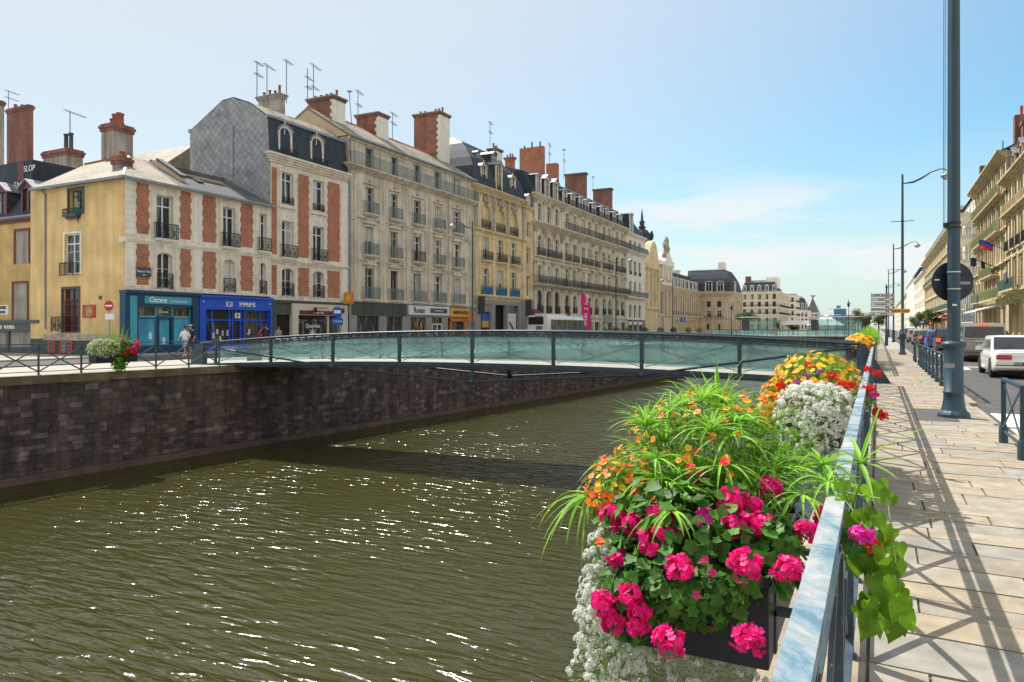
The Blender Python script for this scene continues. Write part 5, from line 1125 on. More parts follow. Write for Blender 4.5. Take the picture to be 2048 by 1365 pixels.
# projecting white balconies with pointed roof
t, F = right_fac('white_balcony_house', 'white house with deep projecting white balconies and pyramid slate roof', 108.1, 123, ('stone_w', 'stone_w', 'brick', 'carve')); W = F.W
for i in range(4):
    c = 1.9 + i * 3.7
    for za in (4.2, 7.3, 10.4, 13.5, 16.2): F.win(c - .8, c + .8, za, za + (2.2 if za < 16 else 1.5), sur=.0, fm='frame_d', kind='plain')
F.wall(0, 18.2); shell(F, W, 18.2, 9, 'stone_w')
for z in (7.1, 10.2, 13.3, 16.2): m = MB(); m.box(3, -2.2, z - .35, W - .2, 0, z); m.box(3, -2.2, z, 3.08, 0, z + .5); F.put(m, 'balcony', M['stone_w']); F.balc(W / 2 + 1.4, z, W - 3.4, dict(m='iron', st='plain', d=2.15, h=.95, slab=False))
m = MB(); m.box(0.3, -.12, .2, W - .3, -.02, 6.0); F.put(m, 'glazed_bay', M['towerglass_r'] if 'towerglass_r' in M else M['shopglass'])
m = MB()
for k in range(7): m.box(.3 + k * 2.35, -.16, .2, .42 + k * 2.35, -.12, 6.0)
for z in (.2, 2.2, 4.1, 5.9): m.box(.3, -.165, z, W - .3, -.12, z + .1)
F.put(m, 'glazing_bar', M['frame_w'])
m = MB(); A_ = [(0, -.3, 18.2), (W, -.3, 18.2), (W, 9, 18.2), (0, 9, 18.2)]; ap = (W * .45, 4, 25.2)
for k in range(4): m.poly([A_[k], A_[(k + 1) % 4], ap])
m.tube([ap, (ap[0], ap[1], 26.6)], .08, 5); F.put(m, 'roof', M['slate'])
# long block
t, F = right_fac('long_block', 'long yellow ochre block with five rows of windows and steep slate roof', 128, 216, ('stone_r', 'stone_r', 'brick', 'carve')); W = F.W; n = 19
for i in range(n):
    c = W * (i + .5) / n
    for (za, zb) in ((15.0, 16.9), (11.9, 14.0), (8.6, 10.9), (5.3, 7.6)): F.win(c - .7, c + .7, za, zb, sur=.16, fm='frame_d', kind='plain', blind=False)
    F.win(c - 1.2, c + 1.2, .4, 3.5, sur=.1, blind=True)
for z in (14.4, 11.2, 8.0, 4.5): F.band(z, .25, .3)
F.band(17.1, .7, 1.0, steps=4); F.wall(0, 17.8)
for z in (11.45, 4.75): F.balc(W / 2, z, W - 2, dict(m='iron_g', s='stone_r', st='plain', d=.6, h=.95))
mansard(F, W, 17.9, 20.8, 12, 1.6, zr=21.8, hip1=1.2)
for i in range(0, n, 1): dormer(F, W * (i + .5) / n, 18.1, 1.1, 1.4, y=.1, kind='tri', mt='stone_r', dep=2, fm='frame_d')
K = Fac(t, (XR, 128, 0), 0, 12, ('stone_r', 'stone_r', 'brick', 'carve'))
for r in range(5):
    for c in (3, 7): K.win(c - .6, c + .6, 1.2 + r * 3.3, 3.4 + r * 3.3, sur=.14, fm='frame_d')
K.wall(0, 17.8, 'side_wall')
for k, (u, v, mt) in enumerate(((70, 80, 'iron_gr'), (52, 60, 'frame_r'), (36, 46, 'whiteboard'), (20, 28, 'red'))): m = MB(); m.prism([(0, 4.2), (-1.6, 3.4), (-1.6, 3.2), (0, 3.9)], 'x', u, v); F.put(m, 'awning', M[mt])
for (nm, lb, Ya, Yb, z, mt) in (('cream_block', 'cream block beyond the long ochre block', 217, 275, 16.5, 'stone_l'), ('white_block', 'white flat roofed block with blue top storey far down the right bank', 276, 350, 18.5, 'stone_w'), ('far_block', 'last hazy pale block of the right bank row', 351, 560, 15.5, 'stone_l')):
    t, F = right_fac(nm, lb, Ya, Yb, (mt, mt, 'brick', 'carve')); n = int(F.W / 4)
    for i in range(n):
        c = F.W * (i + .5) / n
        for r in range(5): F.win(c - .8, c + .8, .9 + r * 3.1, 2.9 + r * 3.1, sur=0, blind=True)
    F.band(z - .7, .7, .6, steps=2); F.wall(0, z); mansard(F, F.W, z, z + 3, 12, 1.6, zr=z + 4)
# flags on the green balcony house
def flag(name, label, y, z, stripes, tilt):
    t = thing(name, label, 'flag', (XR - .2, y, z)); m = MB(); m.tube([(0, 0, 0), (-2.6, 0, 1.3)], .03, 6); m.build('flagpole', M['iron'], t)
    m = MB(); n = 12; ns = len(stripes)
    def P(u, v): return (-2.6 + 1.05 * u, .14 * sin(u * 7 + tilt) * v + .06 * sin(v * 5), 1.25 - .55 * u * .5 - .8 * v * (1 - .15 * u) + .1 * sin(u * 5))
    for a in range(n):
        for b_ in range(ns if 'tri' not in name else 6):
            u0, u1 = a / n, (a + 1) / n; nb_ = ns if 'tri' not in name else 6; v0, v1 = b_ / nb_, (b_ + 1) / nb_
            mi = b_ if 'tri' not in name else min(2, a * 3 // n); m.add([P(u0, v0), P(u1, v0), P(u1, v1), P(u0, v1)], [(0, 1, 2, 3)], mi, True)
    m.build('cloth', [M[q] for q in stripes], t); return t
M['flagblue'] = mat('flag blue', (.02, .06, .4), .8); M['flagred'] = mat('flag red', (.55, .03, .04), .8); M['flagwhite'] = mat('flag white', (.8, .8, .8), .8)
flag('tricolour_flag', 'blue white and red flag hanging from the green balcony house', 84.5, 7.2, ('flagblue', 'flagwhite', 'flagred'), 0)
flag('striped_flag', 'black and white striped flag beside the tricolour', 82.8, 7.0, ('iron', 'flagwhite') * 4 + ('iron',), 1)
flag('purple_flag', 'small purple flag on the balustrade house', 77.5, 8.2, ('royal', 'flagred'), 2)
# ---------------------------------------------------------------- trees
def leaf_cloud(mb, pts_fn, n, size, mi=0, rnd=R):
    for _ in range(n):
        p, nrm = pts_fn(); s = size * rnd.uniform(.6, 1.3); a = Vector((rnd.gauss(0, 1), rnd.gauss(0, 1), rnd.gauss(0, .7))).normalized(); b_ = a.cross(nrm + Vector((rnd.gauss(0, .5), rnd.gauss(0, .5), rnd.gauss(0, .5)))).normalized(); c = a.cross(b_)
        mb.add([p - a * s, p + b_ * s * .45 + c * s * .1, p + a * s, p - b_ * s * .45 + c * s * .1], [(0, 1, 2, 3)], mi)
M['leaf'] = mat('tree leaves', (.075, .13, .03), .6, var=.5, scale=1.2, island=.35, trans=.3); M['leaf2'] = mat('brownish tree leaves', (.16, .15, .05), .6, var=.45, scale=1.2, island=.35, trans=.3); M['bark'] = mat('tree bark', (.12, .09, .06), .95, var=.3, bump=.5, scale=6)
def tree(name, label, x, y, h, r, rz_, mt='leaf', n=1500, ls=.13, group=None, seed=1):
    t = thing(name, label, 'tree', (x, y, 0), group=group); rr = random.Random(seed); m = MB(); zc = h - rz_
    m.tube([(0, 0, -.1), (.05, .02, zc * .5), (0, .05, zc)], [r * .11, r * .08, r * .06], 7)
    for k in range(7): a = k * 2.4; m.tube([(0, 0, zc * .75), (cos(a) * r * .35, sin(a) * r * .35, zc), (cos(a) * r * .7, sin(a) * r * .7, zc + rz_ * rr.uniform(-.2, .6))], [r * .05, r * .035, r * .015], 5)
    m.build('trunk', M['bark'], t); m = MB(); lobes = [(Vector((rr.uniform(-.55, .55) * r, rr.uniform(-.55, .55) * r, zc + rr.uniform(-.6, .55) * rz_)), rr.uniform(.35, .55)) for _ in range(22)]
    def fn():
        c, q = rr.choice(lobes); v = Vector((rr.gauss(0, 1), rr.gauss(0, 1), rr.gauss(0, 1))).normalized(); k = rr.uniform(.3, 1.05); return c + Vector((v.x * r * q, v.y * r * q, v.z * rz_ * q)) * k, v
    leaf_cloud(m, fn, n, ls, 0, rr); m.build('crown', M[mt], t); return t
for i, (px, X, h, r, lb) in enumerate(((1866, 9.7, 5.4, 1.9, 'largest round street tree in front of the long ochre block'), (1846, 9.7, 5.4, 2.1, 'second round street tree along the long ochre block'), (1831, 9.7, 5.2, 2.3, 'farthest round street tree on the right bank'))):
    tree('street_tree', lb, X, YR(px, X), h, r, r * .85, group='round trees on the right bank pavement', seed=i + 2, ls=.2)
YT = 150
tree('round_tree', 'brownish round tree beyond the canal end, left of the direction signs', XY(1716, YT), YT, 5.3, 1.3, 1.7, 'leaf2', 1700, .14, seed=11)
tree('round_tree', 'brownish leaning tree just right of the round one', XY(1731, YT - 4), YT - 4, 4.6, 1.3, 1.9, 'leaf2', 1700, .14, seed=12)
tree('round_tree', 'dark round tree behind the direction signs', XY(1757, 172), 172, 5.2, 1.9, 1.8, 'leaf', 1700, .16, seed=13)
tree('round_tree', 'clipped flat tree behind the left bus shelter', XY(1496, 175), 175, 5.4, 3.6, 1.2, 'leaf', 2200, .2, seed=14)
tree('shrub', 'low dark bush between the two bus shelters', XY(1586, 160), 160, 2.8, 1.6, 1.0, 'leaf', 900, .15, seed=15)
tree('shrub', 'small dark bush at the end of the left bus shelter', XY(1553, 156), 156, 3.4, .9, 1.2, 'leaf', 900, .15, seed=16)
# ================================================================ FOOTBRIDGE
M['towerglass_r'] = M['shopglass']
m_, n, b = _new('teal bridge glass'); L = n.links
b.inputs['Base Color'].default_value = (.40, .53, .52, 1); b.inputs['Roughness'].default_value = .12
tr = n.nodes.new('ShaderNodeBsdfTransparent'); tr.inputs['Color'].default_value = (.74, .88, .87, 1)
tl = n.nodes.new('ShaderNodeBsdfTranslucent'); tl.inputs['Color'].default_value = (.54, .68, .66, 1)
s1 = n.nodes.new('ShaderNodeMixShader'); s1.inputs[0].default_value = .5; L.new(b.outputs[0], s1.inputs[1]); L.new(tl.outputs[0], s1.inputs[2])
s2 = n.nodes.new('ShaderNodeMixShader'); L.new(s1.outputs[0], s2.inputs[1]); L.new(tr.outputs[0], s2.inputs[2])
tcn = n.nodes.new('ShaderNodeTexCoord'); no = n.nodes.new('ShaderNodeTexNoise'); no.inputs['Scale'].default_value = .8; no.inputs['Detail'].default_value = 6; L.new(tcn.outputs['Object'], no.inputs['Vector'])
r_n = n.nodes.new('ShaderNodeMapRange'); r_n.inputs[1].default_value = .3; r_n.inputs[2].default_value = .7; r_n.inputs[3].default_value = .58; r_n.inputs[4].default_value = .86; L.new(no.outputs['Fac'], r_n.inputs[0]); L.new(r_n.outputs[0], s2.inputs[0])
L.new(s2.outputs[0], n.nodes['Material Output'].inputs[0]); M['bglass'] = m_
M['deck'] = mat('pale bridge deck', (.36, .34, .29), .8, var=.12, scale=3, mapsc=(1, 8, 1))
XA, XB = -26.1, -.42
def byf(x): return 23.35 + .057 * x
def bz(x): return .22 - .00172 * (x + 13.1) ** 2          # bottom chord
def hz_(x): return 1.46 - .0028 * (x + 12.0) ** 2 if x < -12 else 1.46 - .0026 * (x + 12.0) ** 2
bang = math.atan(.057)
br = thing('footbridge', 'arched steel footbridge with teal glass sides crossing the canal', 'bridge', (XA, byf(XA), 0))
o_ = Vector((XA, byf(XA), 0)); WB = 3.3
def BP(x, dy, z): return Vector((x - .057 * dy, byf(x) + dy, z)) - o_
NX = 48
posts = [-25.2, -22.2, -19.1, -16.05, -13.0, -9.9, -6.85, -3.8, -.75]
m = MB()
for i in range(NX):
    a, c = XA + (XB - XA) * i / NX, XA + (XB - XA) * (i + 1) / NX
    z0, z1 = bz(a) + .1, bz(c) + .1
    q = [BP(a, .08, z0), BP(c, .08, z1), BP(c, WB - .08, z1), BP(a, WB - .08, z0)]; u = [v - Vector((0, 0, .09)) for v in q]
    m.add(q + u, [(0, 1, 2, 3), (7, 6, 5, 4), (0, 4, 5, 1), (2, 6, 7, 3)])
m.build('deck', M['deck'], br)
for dy in (0, WB):
    sg = 1 if dy == 0 else -1
    m = MB()
    for i in range(NX):
        a, c = XA + (XB - XA) * i / NX, XA + (XB - XA) * (i + 1) / NX
        m.bar(BP(a, dy, bz(a)), BP(c, dy, bz(c)), .14, .2); m.bar(BP(a, dy - sg * .06, bz(a) + .02), BP(c, dy - sg * .06, bz(c) + .02), .10, .11)
    m.build('bottom_chord', M['steel'], br)
    m = MB(); xs = [XA + .05 + (XB - XA - .1) * i / NX for i in range(NX + 1)]
    m.tube([BP(x, dy - sg * .02, hz_(x)) for x in xs], .045, 8)
    m.build('handrail', M['steel'], br)
    m = MB()
    for i in range(NX): m.bar(BP(xs[i], dy + sg * .04, hz_(xs[i]) - .17), BP(xs[i + 1], dy + sg * .04, hz_(xs[i + 1]) - .17), .07, .035); m.bar(BP(xs[i], dy + sg * .16, hz_(xs[i]) - .10), BP(xs[i + 1], dy + sg * .16, hz_(xs[i + 1]) - .10), .03, .03)
    nb = 62
    for i in range(nb):
        x = XA + .3 + (XB - XA - .6) * i / (nb - 1); m.bar(BP(x, dy - sg * .01, hz_(x) - .02), BP(x + .06, dy + sg * .17, hz_(x) - .17), .03, .05)
    m.build('rail_bracket', M['steel'], br)
    for x in posts:
        p = MB(); low = {-13.0: .62, -19.1: .12, -6.85: .12}.get(x, .08)
        p.box(-.06, -.035, bz(x) - low, .06, .035, hz_(x) - .03); o = BP(x, dy + sg * .0, 0); p.build('post', M['steel'], br, o, bang)
    for k in range(len(posts) - 1):
        a, c = posts[k] + .08, posts[k + 1] - .08; g_ = MB(); n_ = 6
        for i in range(n_):
            u, v = a + (c - a) * i / n_, a + (c - a) * (i + 1) / n_
            q = [BP(u, dy + sg * .05, bz(u) + .20), BP(v, dy + sg * .05, bz(v) + .20), BP(v, dy + sg * .05, hz_(v) - .2), BP(u, dy + sg * .05, hz_(u) - .2)]; w_ = [p_ + Vector((0, sg * .012, 0)) for p_ in q]
            g_.add(q + w_, [(0, 1, 2, 3), (7, 6, 5, 4), (3, 2, 6, 7), (0, 4, 5, 1)])
        g_.build('glass_panel', M['bglass'], br)
        if dy == 0 or True:
            m = MB(); m.bar(BP(a, dy + sg * .1, bz(a) + .15), BP(c, dy + sg * .1, hz_(c) - .2), .022, .022); m.bar(BP(c, dy + sg * .12, bz(c) + .15), BP(a, dy + sg * .12, hz_(a) - .2), .022, .022); m.build('cross_rod', M['steel'], br)
    nodes = [(XA + .3, hz_(XA) - .12), (-19.1, bz(-19.1) - .1), (-13.0, bz(-13) - .58), (-6.85, bz(-6.85) - .1), (XB - .2, hz_(XB) - .1)]
    m = MB(); m.tube([BP(x, dy - sg * .07, z) for x, z in nodes], .038, 7); m.build('tension_rod', M['steel'], br)
    m = MB()
    for x, z in nodes[1:4]: m.lathe([(.09, -.1), (.12, -.03), (.12, .05), (.08, .1)], 8, tuple(BP(x, dy - sg * .05, z)))
    m.build('rod_joint', M['steel'], br)
m = MB()
for x in [-23.6 + 1.53 * i for i in range(15)]: m.bar(BP(x, .1, bz(x) - .04), BP(x, WB - .1, bz(x) - .04), .08, .1)
m.build('cross_beam', M['steel'], br)
for (x, s_) in ((XA, -1), (XB, 1)):       # end cheeks that run down to the quay
    for dy in (0, WB):
        m = MB(); z1 = hz_(x) + .02; ln = .75
        q = [(x, z1), (x + s_ * .08, z1), (x + s_ * ln, .02), (x + s_ * ln, -.0), (x, -.02)] if s_ > 0 else [(x - .15, z1 - .05), (x + .3, z1 + .0), (x + .3, -.05), (x - .4, -.05), (x - .4, .5)]
        P0 = [BP(a, dy - .12, z) for a, z in q]; P1 = [BP(a, dy + .12, z) for a, z in q]; nn = len(q)
        m.add(P0 + P1, [[i, (i + 1) % nn, nn + (i + 1) % nn, nn + i] for i in range(nn)] + [list(range(nn))[::-1], list(range(nn, 2 * nn))]); m.build('end_cheek', M['steel'], br)
# ================================================================ RAILINGS
def peel_mat():
    m, n, b = _new('peeling pale blue rail paint'); L = n.links
    tcn = n.nodes.new('ShaderNodeTexCoord'); n1 = n.nodes.new('ShaderNodeTexNoise'); n1.inputs['Scale'].default_value = 3.4; n1.inputs['Detail'].default_value = 10; n1.inputs['Roughness'].default_value = .72; n1.inputs['Distortion'].default_value = .8; L.new(tcn.outputs['Object'], n1.inputs['Vector'])
    r = n.nodes.new('ShaderNodeValToRGB'); L.new(n1.outputs['Fac'], r.inputs[0]); e = r.color_ramp.elements
    e[0].position = .43; e[0].color = (.10, .19, .25, 1); e[1].position = .50; e[1].color = (.24, .29, .32, 1); q = e.new(.62); q.color = (.42, .43, .43, 1); q = e.new(.47); q.color = (.16, .26, .33, 1)
    L.new(r.outputs[0], b.inputs['Base Color']); b.inputs['Roughness'].default_value = .9
    n2 = n.nodes.new('ShaderNodeTexNoise'); n2.inputs['Scale'].default_value = 40; n2.inputs['Detail'].default_value = 6; L.new(tcn.outputs['Object'], n2.inputs['Vector'])
    bm = n.nodes.new('ShaderNodeBump'); bm.inputs['Strength'].default_value = .6; bm.inputs['Distance'].default_value = .004; L.new(n2.outputs['Fac'], bm.inputs['Height']); L.new(bm.outputs[0], b.inputs['Normal']); return m
M['peel'] = peel_mat(); M['rail'] = mat('dark blue grey rail paint', (.055, .085, .11), .5, .1, var=.3, scale=8)
def railing(name, label, pts, mtop, sp=1.2, h=1.05, group=None):
    "railing along a straight line between two ground points"
    A, B = Vector((*pts[0], 0)), Vector((*pts[1], 0)); L_ = (B - A).length; d = (B - A) / L_; ang = atan2(d.y, d.x)
    t = thing(name, label, 'railing', A, ang, group); n = max(1, round(L_ / sp)); s = L_ / n
    m = MB(); m.box(0, -.028, h - .035, L_, .028, h); m.build('top_rail', M[mtop], t)
    m = MB(); m.box(0, -.022, h - .15, L_, .022, h - .13); m.build('lower_rail', M['rail'], t)
    m = MB(); m.box(0, -.02, .10, L_, .02, .125); m.build('bottom_rail', M['rail'], t)
    pm = MB(); pm.box(-.03, -.018, 0, .03, .018, h - .036); pm.box(-.04, -.03, 0, .04, .03, .02); pm = pm.mesh('post', M['rail'])
    bm = MB(); bm.bar((.03, 0, .13), (s - .03, 0, h - .16), .016, .042); bm.bar((.03, .014, h - .16), (s - .03, .014, .13), .016, .042); bm = bm.mesh('cross_brace', M['rail'])
    for i in range(n + 1): inst('post', pm, t, (i * s, 0, 0))
    for i in range(n): inst('cross_brace', bm, t, (i * s, 0, 0))
    return t
railing('quay_railing', 'near canal railing with peeling pale blue top rail and cross braces', ((-.12, -2.0), (-.12, 22.6)), 'peel')
railing('quay_railing', 'canal railing on the near bank beyond the footbridge', ((-.12, 27.2), (-.12, 120)), 'peel', 1.3)
railing('quay_railing', 'far bank railing left of the footbridge, behind the hanging flowers', ((wall_x(-6) - .25, -6), (wall_x(21.4) - .25, 21.4)), 'rail', 1.35)
railing('quay_railing', 'far bank railing right of the footbridge in front of the bus', ((wall_x(26.3) - .25, 26.3), (wall_x(78) - .25, 78)), 'rail', 1.35)
gp_ = thing('glass_parapet', 'clear glass parapet along the edge of the square at the canal end', 'parapet', (-28.3, 140.6, 0))
m = MB(); m.box(0, 0, .1, 27.8, .02, 1.1); m.build('glass_panel', M['bglass'], gp_); m = MB(); m.box(0, -.03, 1.1, 27.8, .05, 1.16); m.build('top_rail', M['rail'], gp_)
for i in range(19): m = MB(); m.box(-.03, -.04, 0, .03, .05, 1.12); m.build('post', M['rail'], gp_, (i * 1.54, 0, 0))
# kerb barriers
bm_ = MB(); bm_.box(-.03, -.03, .86, 1.53, .03, .90); bmt = bm_.mesh('top_rail', M['lamp'])
bm_ = MB(); bm_.box(-.028, -.028, .0, .028, .028, .87); bm_.lathe([(.058, 0), (.058, .2), (.03, .27)], 8); bmp = bm_.mesh('post', M['lamp'])
bm_ = MB(); bm_.bar((.03, 0, .20), (1.47, 0, .85), .012, .035); bmx1 = bm_.mesh('cross_bar', M['lamp']); bm_ = MB(); bm_.bar((.03, .015, .85), (1.47, .015, .20), .012, .035); bmx2 = bm_.mesh('cross_bar', M['lamp'])
bm_ = MB(); bm_.bar((.03, 0, .17), (1.47, 0, .17), .015, .035); bmb = bm_.mesh('bottom_rail', M['lamp'])
def barrier(y, label):
    t = thing('kerb_barrier', label, 'barrier', (1.56, y, 0), pi / 2, 'crossed steel barriers along the kerb')
    inst('top_rail', bmt, t); inst('post', bmp, t); inst('post', bmp, t, (1.5, 0, 0)); inst('cross_bar', bmx1, t); inst('cross_bar', bmx2, t); inst('bottom_rail', bmb, t); return t
barrier(10.55, 'nearest kerb barrier with crossed bars, standing alone beside the zebra crossing')
ords = ['first', 'second', 'third', 'fourth', 'fifth', 'sixth', 'seventh', 'eighth', 'ninth']
for i in range(9): barrier(19.6 + i * 1.72, '%s crossed kerb barrier beyond the tall lamp post, counted from it' % ords[i])
barrier(38.0, 'single crossed kerb barrier farther along the kerb, past the unbroken row')
# ================================================================ STREET FURNITURE
# tall lamp post in the foreground
lp_ = thing('lamp_post', 'very tall thick teal lamp post in the foreground with a round sign on it', 'lamp post', (1.21, 15.05, 0))
m = MB(); m.lathe([(.108, 1.35), (.104, 5), (.095, 9.5), (.085, 14)], 8, smooth=False); m.build('upper_pole', M['lamp'], lp_)
m = MB(); m.lathe([(.215, .10), (.19, .16), (.165, .30), (.158, .42), (.172, .43), (.172, .46), (.155, .47), (.150, 1.22)], 20); m.build('lower_pole', M['lamp'], lp_)
m = MB(); m.lathe([(.15, 1.20), (.185, 1.25), (.20, 1.285), (.20, 1.31), (.18, 1.335), (.12, 1.36)], 20); m.build('collar', M['lamp'], lp_)
m = MB(); m.lathe([(.26, 0), (.26, .06), (.235, .10), (.2, .13)], 12, smooth=False); m.build('base', M['lamp'], lp_)
m = MB()
for z in (2.27, 2.57): m.lathe([(.112, 0), (.112, .022)], 16, (0, 0, z))
m.build('clamp_band', M['alu'], lp_)
m = MB()
for z in (3.36, 3.44): m.lathe([(.118, 0), (.118, .03)], 16, (0, 0, z))
m.box(-.16, -.05, 3.38, -.1, .05, 3.46); m.build('cable_bracket', M['iron'], lp_)
for dx in (-.135, -.16): m = MB(); m.tube([(dx, 0, 3.4), (dx + .01, 0, 8), (dx, 0, 14)], .006, 4); m.build('cable', M['iron'], lp_)
m = MB(); m.box(-.16, -.152, .88, .0, -.15, .96); m.build('sticker', M['zinc'], lp_); m = MB(); m.box(-.03, -.114, 1.98, .04, -.11, 2.01); m.build('sticker', M['letter'], lp_)
sg = thing('round_sign', 'back of a round traffic sign clamped to the tall lamp post', 'traffic sign', (1.21, 15.2, 2.42), TH)
m = MB(); m.prism([(.375 * cos(t * pi / 20), .36 * sin(t * pi / 20)) for t in range(40)], 'y', 0, .02); m.prism([(.362 * cos(t * pi / 20), .347 * sin(t * pi / 20)) for t in range(40)], 'y', -.004, 0); m.build('sign_plate', mat('dark painted sign back', (.012, .02, .035), .45, var=.2, scale=6), sg)
m = MB()
for z in (.13, -.15): m.box(-.3, -.025, z - .015, .3, -.005, z + .015)
m.build('mounting_rail', M['iron'], sg)
m = MB(); m.box(-.33, -.006, .02, -.25, -.0045, .045); m.build('sticker', M['letter'], sg); m = MB(); m.box(.13, -.006, -.05, .31, -.0045, 0); m.build('sticker', M['zinc'], sg)
def lamp(name, label, x, y, h, arm, group, arm2=False, cross=True, sz=1.0):
    t = thing(name, label, 'street lamp', (x, y, 0), 0, group)
    m = MB(); m.lathe([(.2, 0), (.2, .1), (.14, .2), (.13, 1.1), (.17, 1.15), (.17, 1.2), (.085, 1.3), (.075, h * .6), (.055, h)], 12); m.build('pole', M['lamp'], t)
    if cross: m = MB(); m.tube([(-.6, 0, h * .74), (.6, 0, h * .74)], .022, 5); m.lathe([(.08, 0), (.09, .05), (.08, .1)], 8, (0, 0, h * .74 - .05)); m.build('cross_bar', M['lamp'], t)
    for s in ((1, -1) if arm2 else (1 if arm > 0 else -1,)):
        L_ = abs(arm); pts = [(0, 0, h - .55), (s * L_ * .25, 0, h - .5), (s * L_ * .45, 0, h - .3), (s * L_ * .65, 0, h - .02), (s * L_ * .85, 0, h + .12), (s * L_ * .97, 0, h + .1), (s * L_, 0, h - .05)]
        m = MB(); m.tube(pts, [.03, .06, .06, .035, .03, .03, .03], 7); m.build('arm', M['lamp'], t)
        m = MB(); m.lathe([(.05, .2), (.09, .12), (.14, .02), (.30, -.1), (.33, -.16), (.30, -.17)], 14, (s * (L_ + .02), 0, h - .15)); hd = m.build('lamp_head', M['zinc'], t)
        m = MB(); m.lathe([(.28, 0), (.25, -.1), (.14, -.19), (.02, -.22)], 12, (s * (L_ + .02), 0, h - .31)); m.build('lamp_glass', M['frosted'], hd)
    return t
M['frosted'] = mat('frosted lamp glass', (.62, .64, .62), .25, var=.05)
for i, (px, y, lb) in enumerate(((1805, 47.9, 'nearest curved arm street lamp on the right pavement, beyond the tall post'), (1787, 87.4, 'second curved arm street lamp on the right pavement, behind the direction signs'), (1777, 127, 'third curved arm street lamp on the right pavement'), (1772, 168, 'farthest curved arm street lamp on the right pavement'))):
    lamp('street_lamp', lb, XY(px, y), y, 10.5, 2.2, 'curved arm lamps on the right pavement')
for i, (px, y, lb, a2) in enumerate(((945, YL(945, -30), 'curved arm lamp in front of the grey house on the far quay', False), (1232, YL(1232, -30), 'two-armed lamp in front of the balconied block on the far quay', True), (1345, YL(1345, -33), 'slender lamp in front of the palace on the far quay', False))):
    lamp('street_lamp', lb, XY(px, y), y, 10.4, -1.9, 'curved arm lamps on the far quay', a2, cross=False)
def lantern(label, px, Y, ytop):
    x = XY(px, Y); h = ZL(ytop, x, Y); t = thing('lantern_post', label, 'lamp post', (x, Y, 0), 0, 'old style lantern posts')
    m = MB(); m.lathe([(.16, 0), (.14, .8), (.07, 1), (.05, h - 1.3)], 8); m.build('pole', M['iron'], t); m = MB(); m.lathe([(.14, h - 1.3), (.28, h - .75), (.36, h - .7), (.12, h - .35), (.03, h)], 6, smooth=False); m.build('lantern', M['lamp'], t)
lantern('lantern post in front of the palace wing', 1463, 139, 607); lantern('lantern post right of the right-hand bus shelter', 1697, 143, 600)
# direction signs
Ysg = 70.6; xs_ = XY(1773, Ysg); ds = thing('direction_sign', 'post with five white direction boards beside the street lamps', 'direction sign', (xs_, Ysg, 0), TH * .9)
m = MB(); m.lathe([(.13, 0), (.13, .9), (.08, 1), (.06, 5.0), (.09, 5.05), (.02, 5.3)], 10); m.build('post', M['lamp'], ds)
sc_ = DEP(xs_, Ysg) / F_PX; xl = (1741 - 1773) * sc_; xr_ = (1787 - 1773) * sc_
for (y0, y1, txt, ar) in ((588, 595, 'HOTEL DE VILLE', 1), (596.5, 603, 'Centre', 1), (604.5, 614, 'PARLEMENT', 1), (616, 623, 'Office de Tourisme', -1), (624.5, 632, 'Parking', -1)):
    z0, z1 = EYE + (655 - y1) * sc_, EYE + (655 - y0) * sc_; m = MB(); m.box(xl, -.12, z0, xr_, -.08, z1); bd = m.build('board', M['whiteboard'], ds)
    m = MB(); e = .035
    m.box(xl, -.128, z0, xr_, -.121, z0 + e); m.box(xl, -.128, z1 - e, xr_, -.121, z1); m.box(xl, -.128, z0, xl + e, -.121, z1); m.box(xr_ - e, -.128, z0, xr_, -.121, z1); m.build('border', M['frame_d'], bd)
    lettering(txt, .13, M['letter_k'], bd, ((xl + xr_) / 2 - .1 * ar, -.13, (z0 + z1) / 2))
    m = MB(); cx_ = xr_ - .2 if ar > 0 else xl + .2; zc = (z0 + z1) / 2; m.prism([(cx_ - .1, zc - .03), (cx_ + .02, zc - .03), (cx_ + .02, zc - .1), (cx_ + .12, zc), (cx_ + .02, zc + .1), (cx_ + .02, zc + .03), (cx_ - .1, zc + .03)], 'y', -.13, -.122); m.build('arrow', M['letter_k'], bd)
m = MB(); x = XY(1803, 47.3); ys = thing('yellow_sign', 'long yellow detour board on the nearest curved arm lamp', 'direction sign', (x, 47.5, 2.55), TH)
m.prism([(-.6, -.13), (.45, -.13), (.52, 0), (.45, .13), (-.6, .13)], 'y', -.02, .01); m.build('board', M['amber'], ys); lettering('Voie par Centre', .11, M['letter_k'], ys, (-.06, -.03, 0))
def disc_sign(name, label, px, Y, yc, r, kind, hang=True):
    x = XY(px, Y); z = ZL(yc, x, Y); t = thing(name, label, 'traffic sign', (x, Y, 0), TH * .6)
    if hang: m = MB(); m.tube([(0, .04, 0), (0, .04, z + r)], .035, 7); m.build('post', M['zinc'], t)
    m = MB()
    if kind in ('noentry', 'bus', 'stop'): m.prism([(r * cos(a * pi / 12), z + r * sin(a * pi / 12)) for a in range(24)], 'y', -.02, 0)
    else: m.box(-r, -.02, z - r, r, 0, z + r)
    pl = m.build('sign_plate', M['red' if kind in ('noentry', 'stop', 'redsq') else 'blue'], t)
    m = MB()
    if kind == 'noentry': m.box(-r * .75, -.03, z - r * .16, r * .75, -.021, z + r * .16)
    elif kind == 'bus': m.box(-r * .65, -.03, z - r * .3, r * .65, -.021, z + r * .3); m.prism([(r * .8 * cos(a * pi / 12), z + r * .86 + .0 * a) for a in (0, 12)] + [(0, z + r * .9)], 'y', -.03, -.021)
    elif kind == 'sq': m.lathe([(r * .3, -.03), (r * .3, -.02)], 10, (0, -.03, z)); m.box(-r * .1, -.03, z - r * .6, r * .2, -.021, z + r * .6)
    else: m.box(-r * .3, -.03, z - r * .5, r * .3, -.021, z + r * .5)
    m.build('symbol', M['letter'], pl)
    return t, z
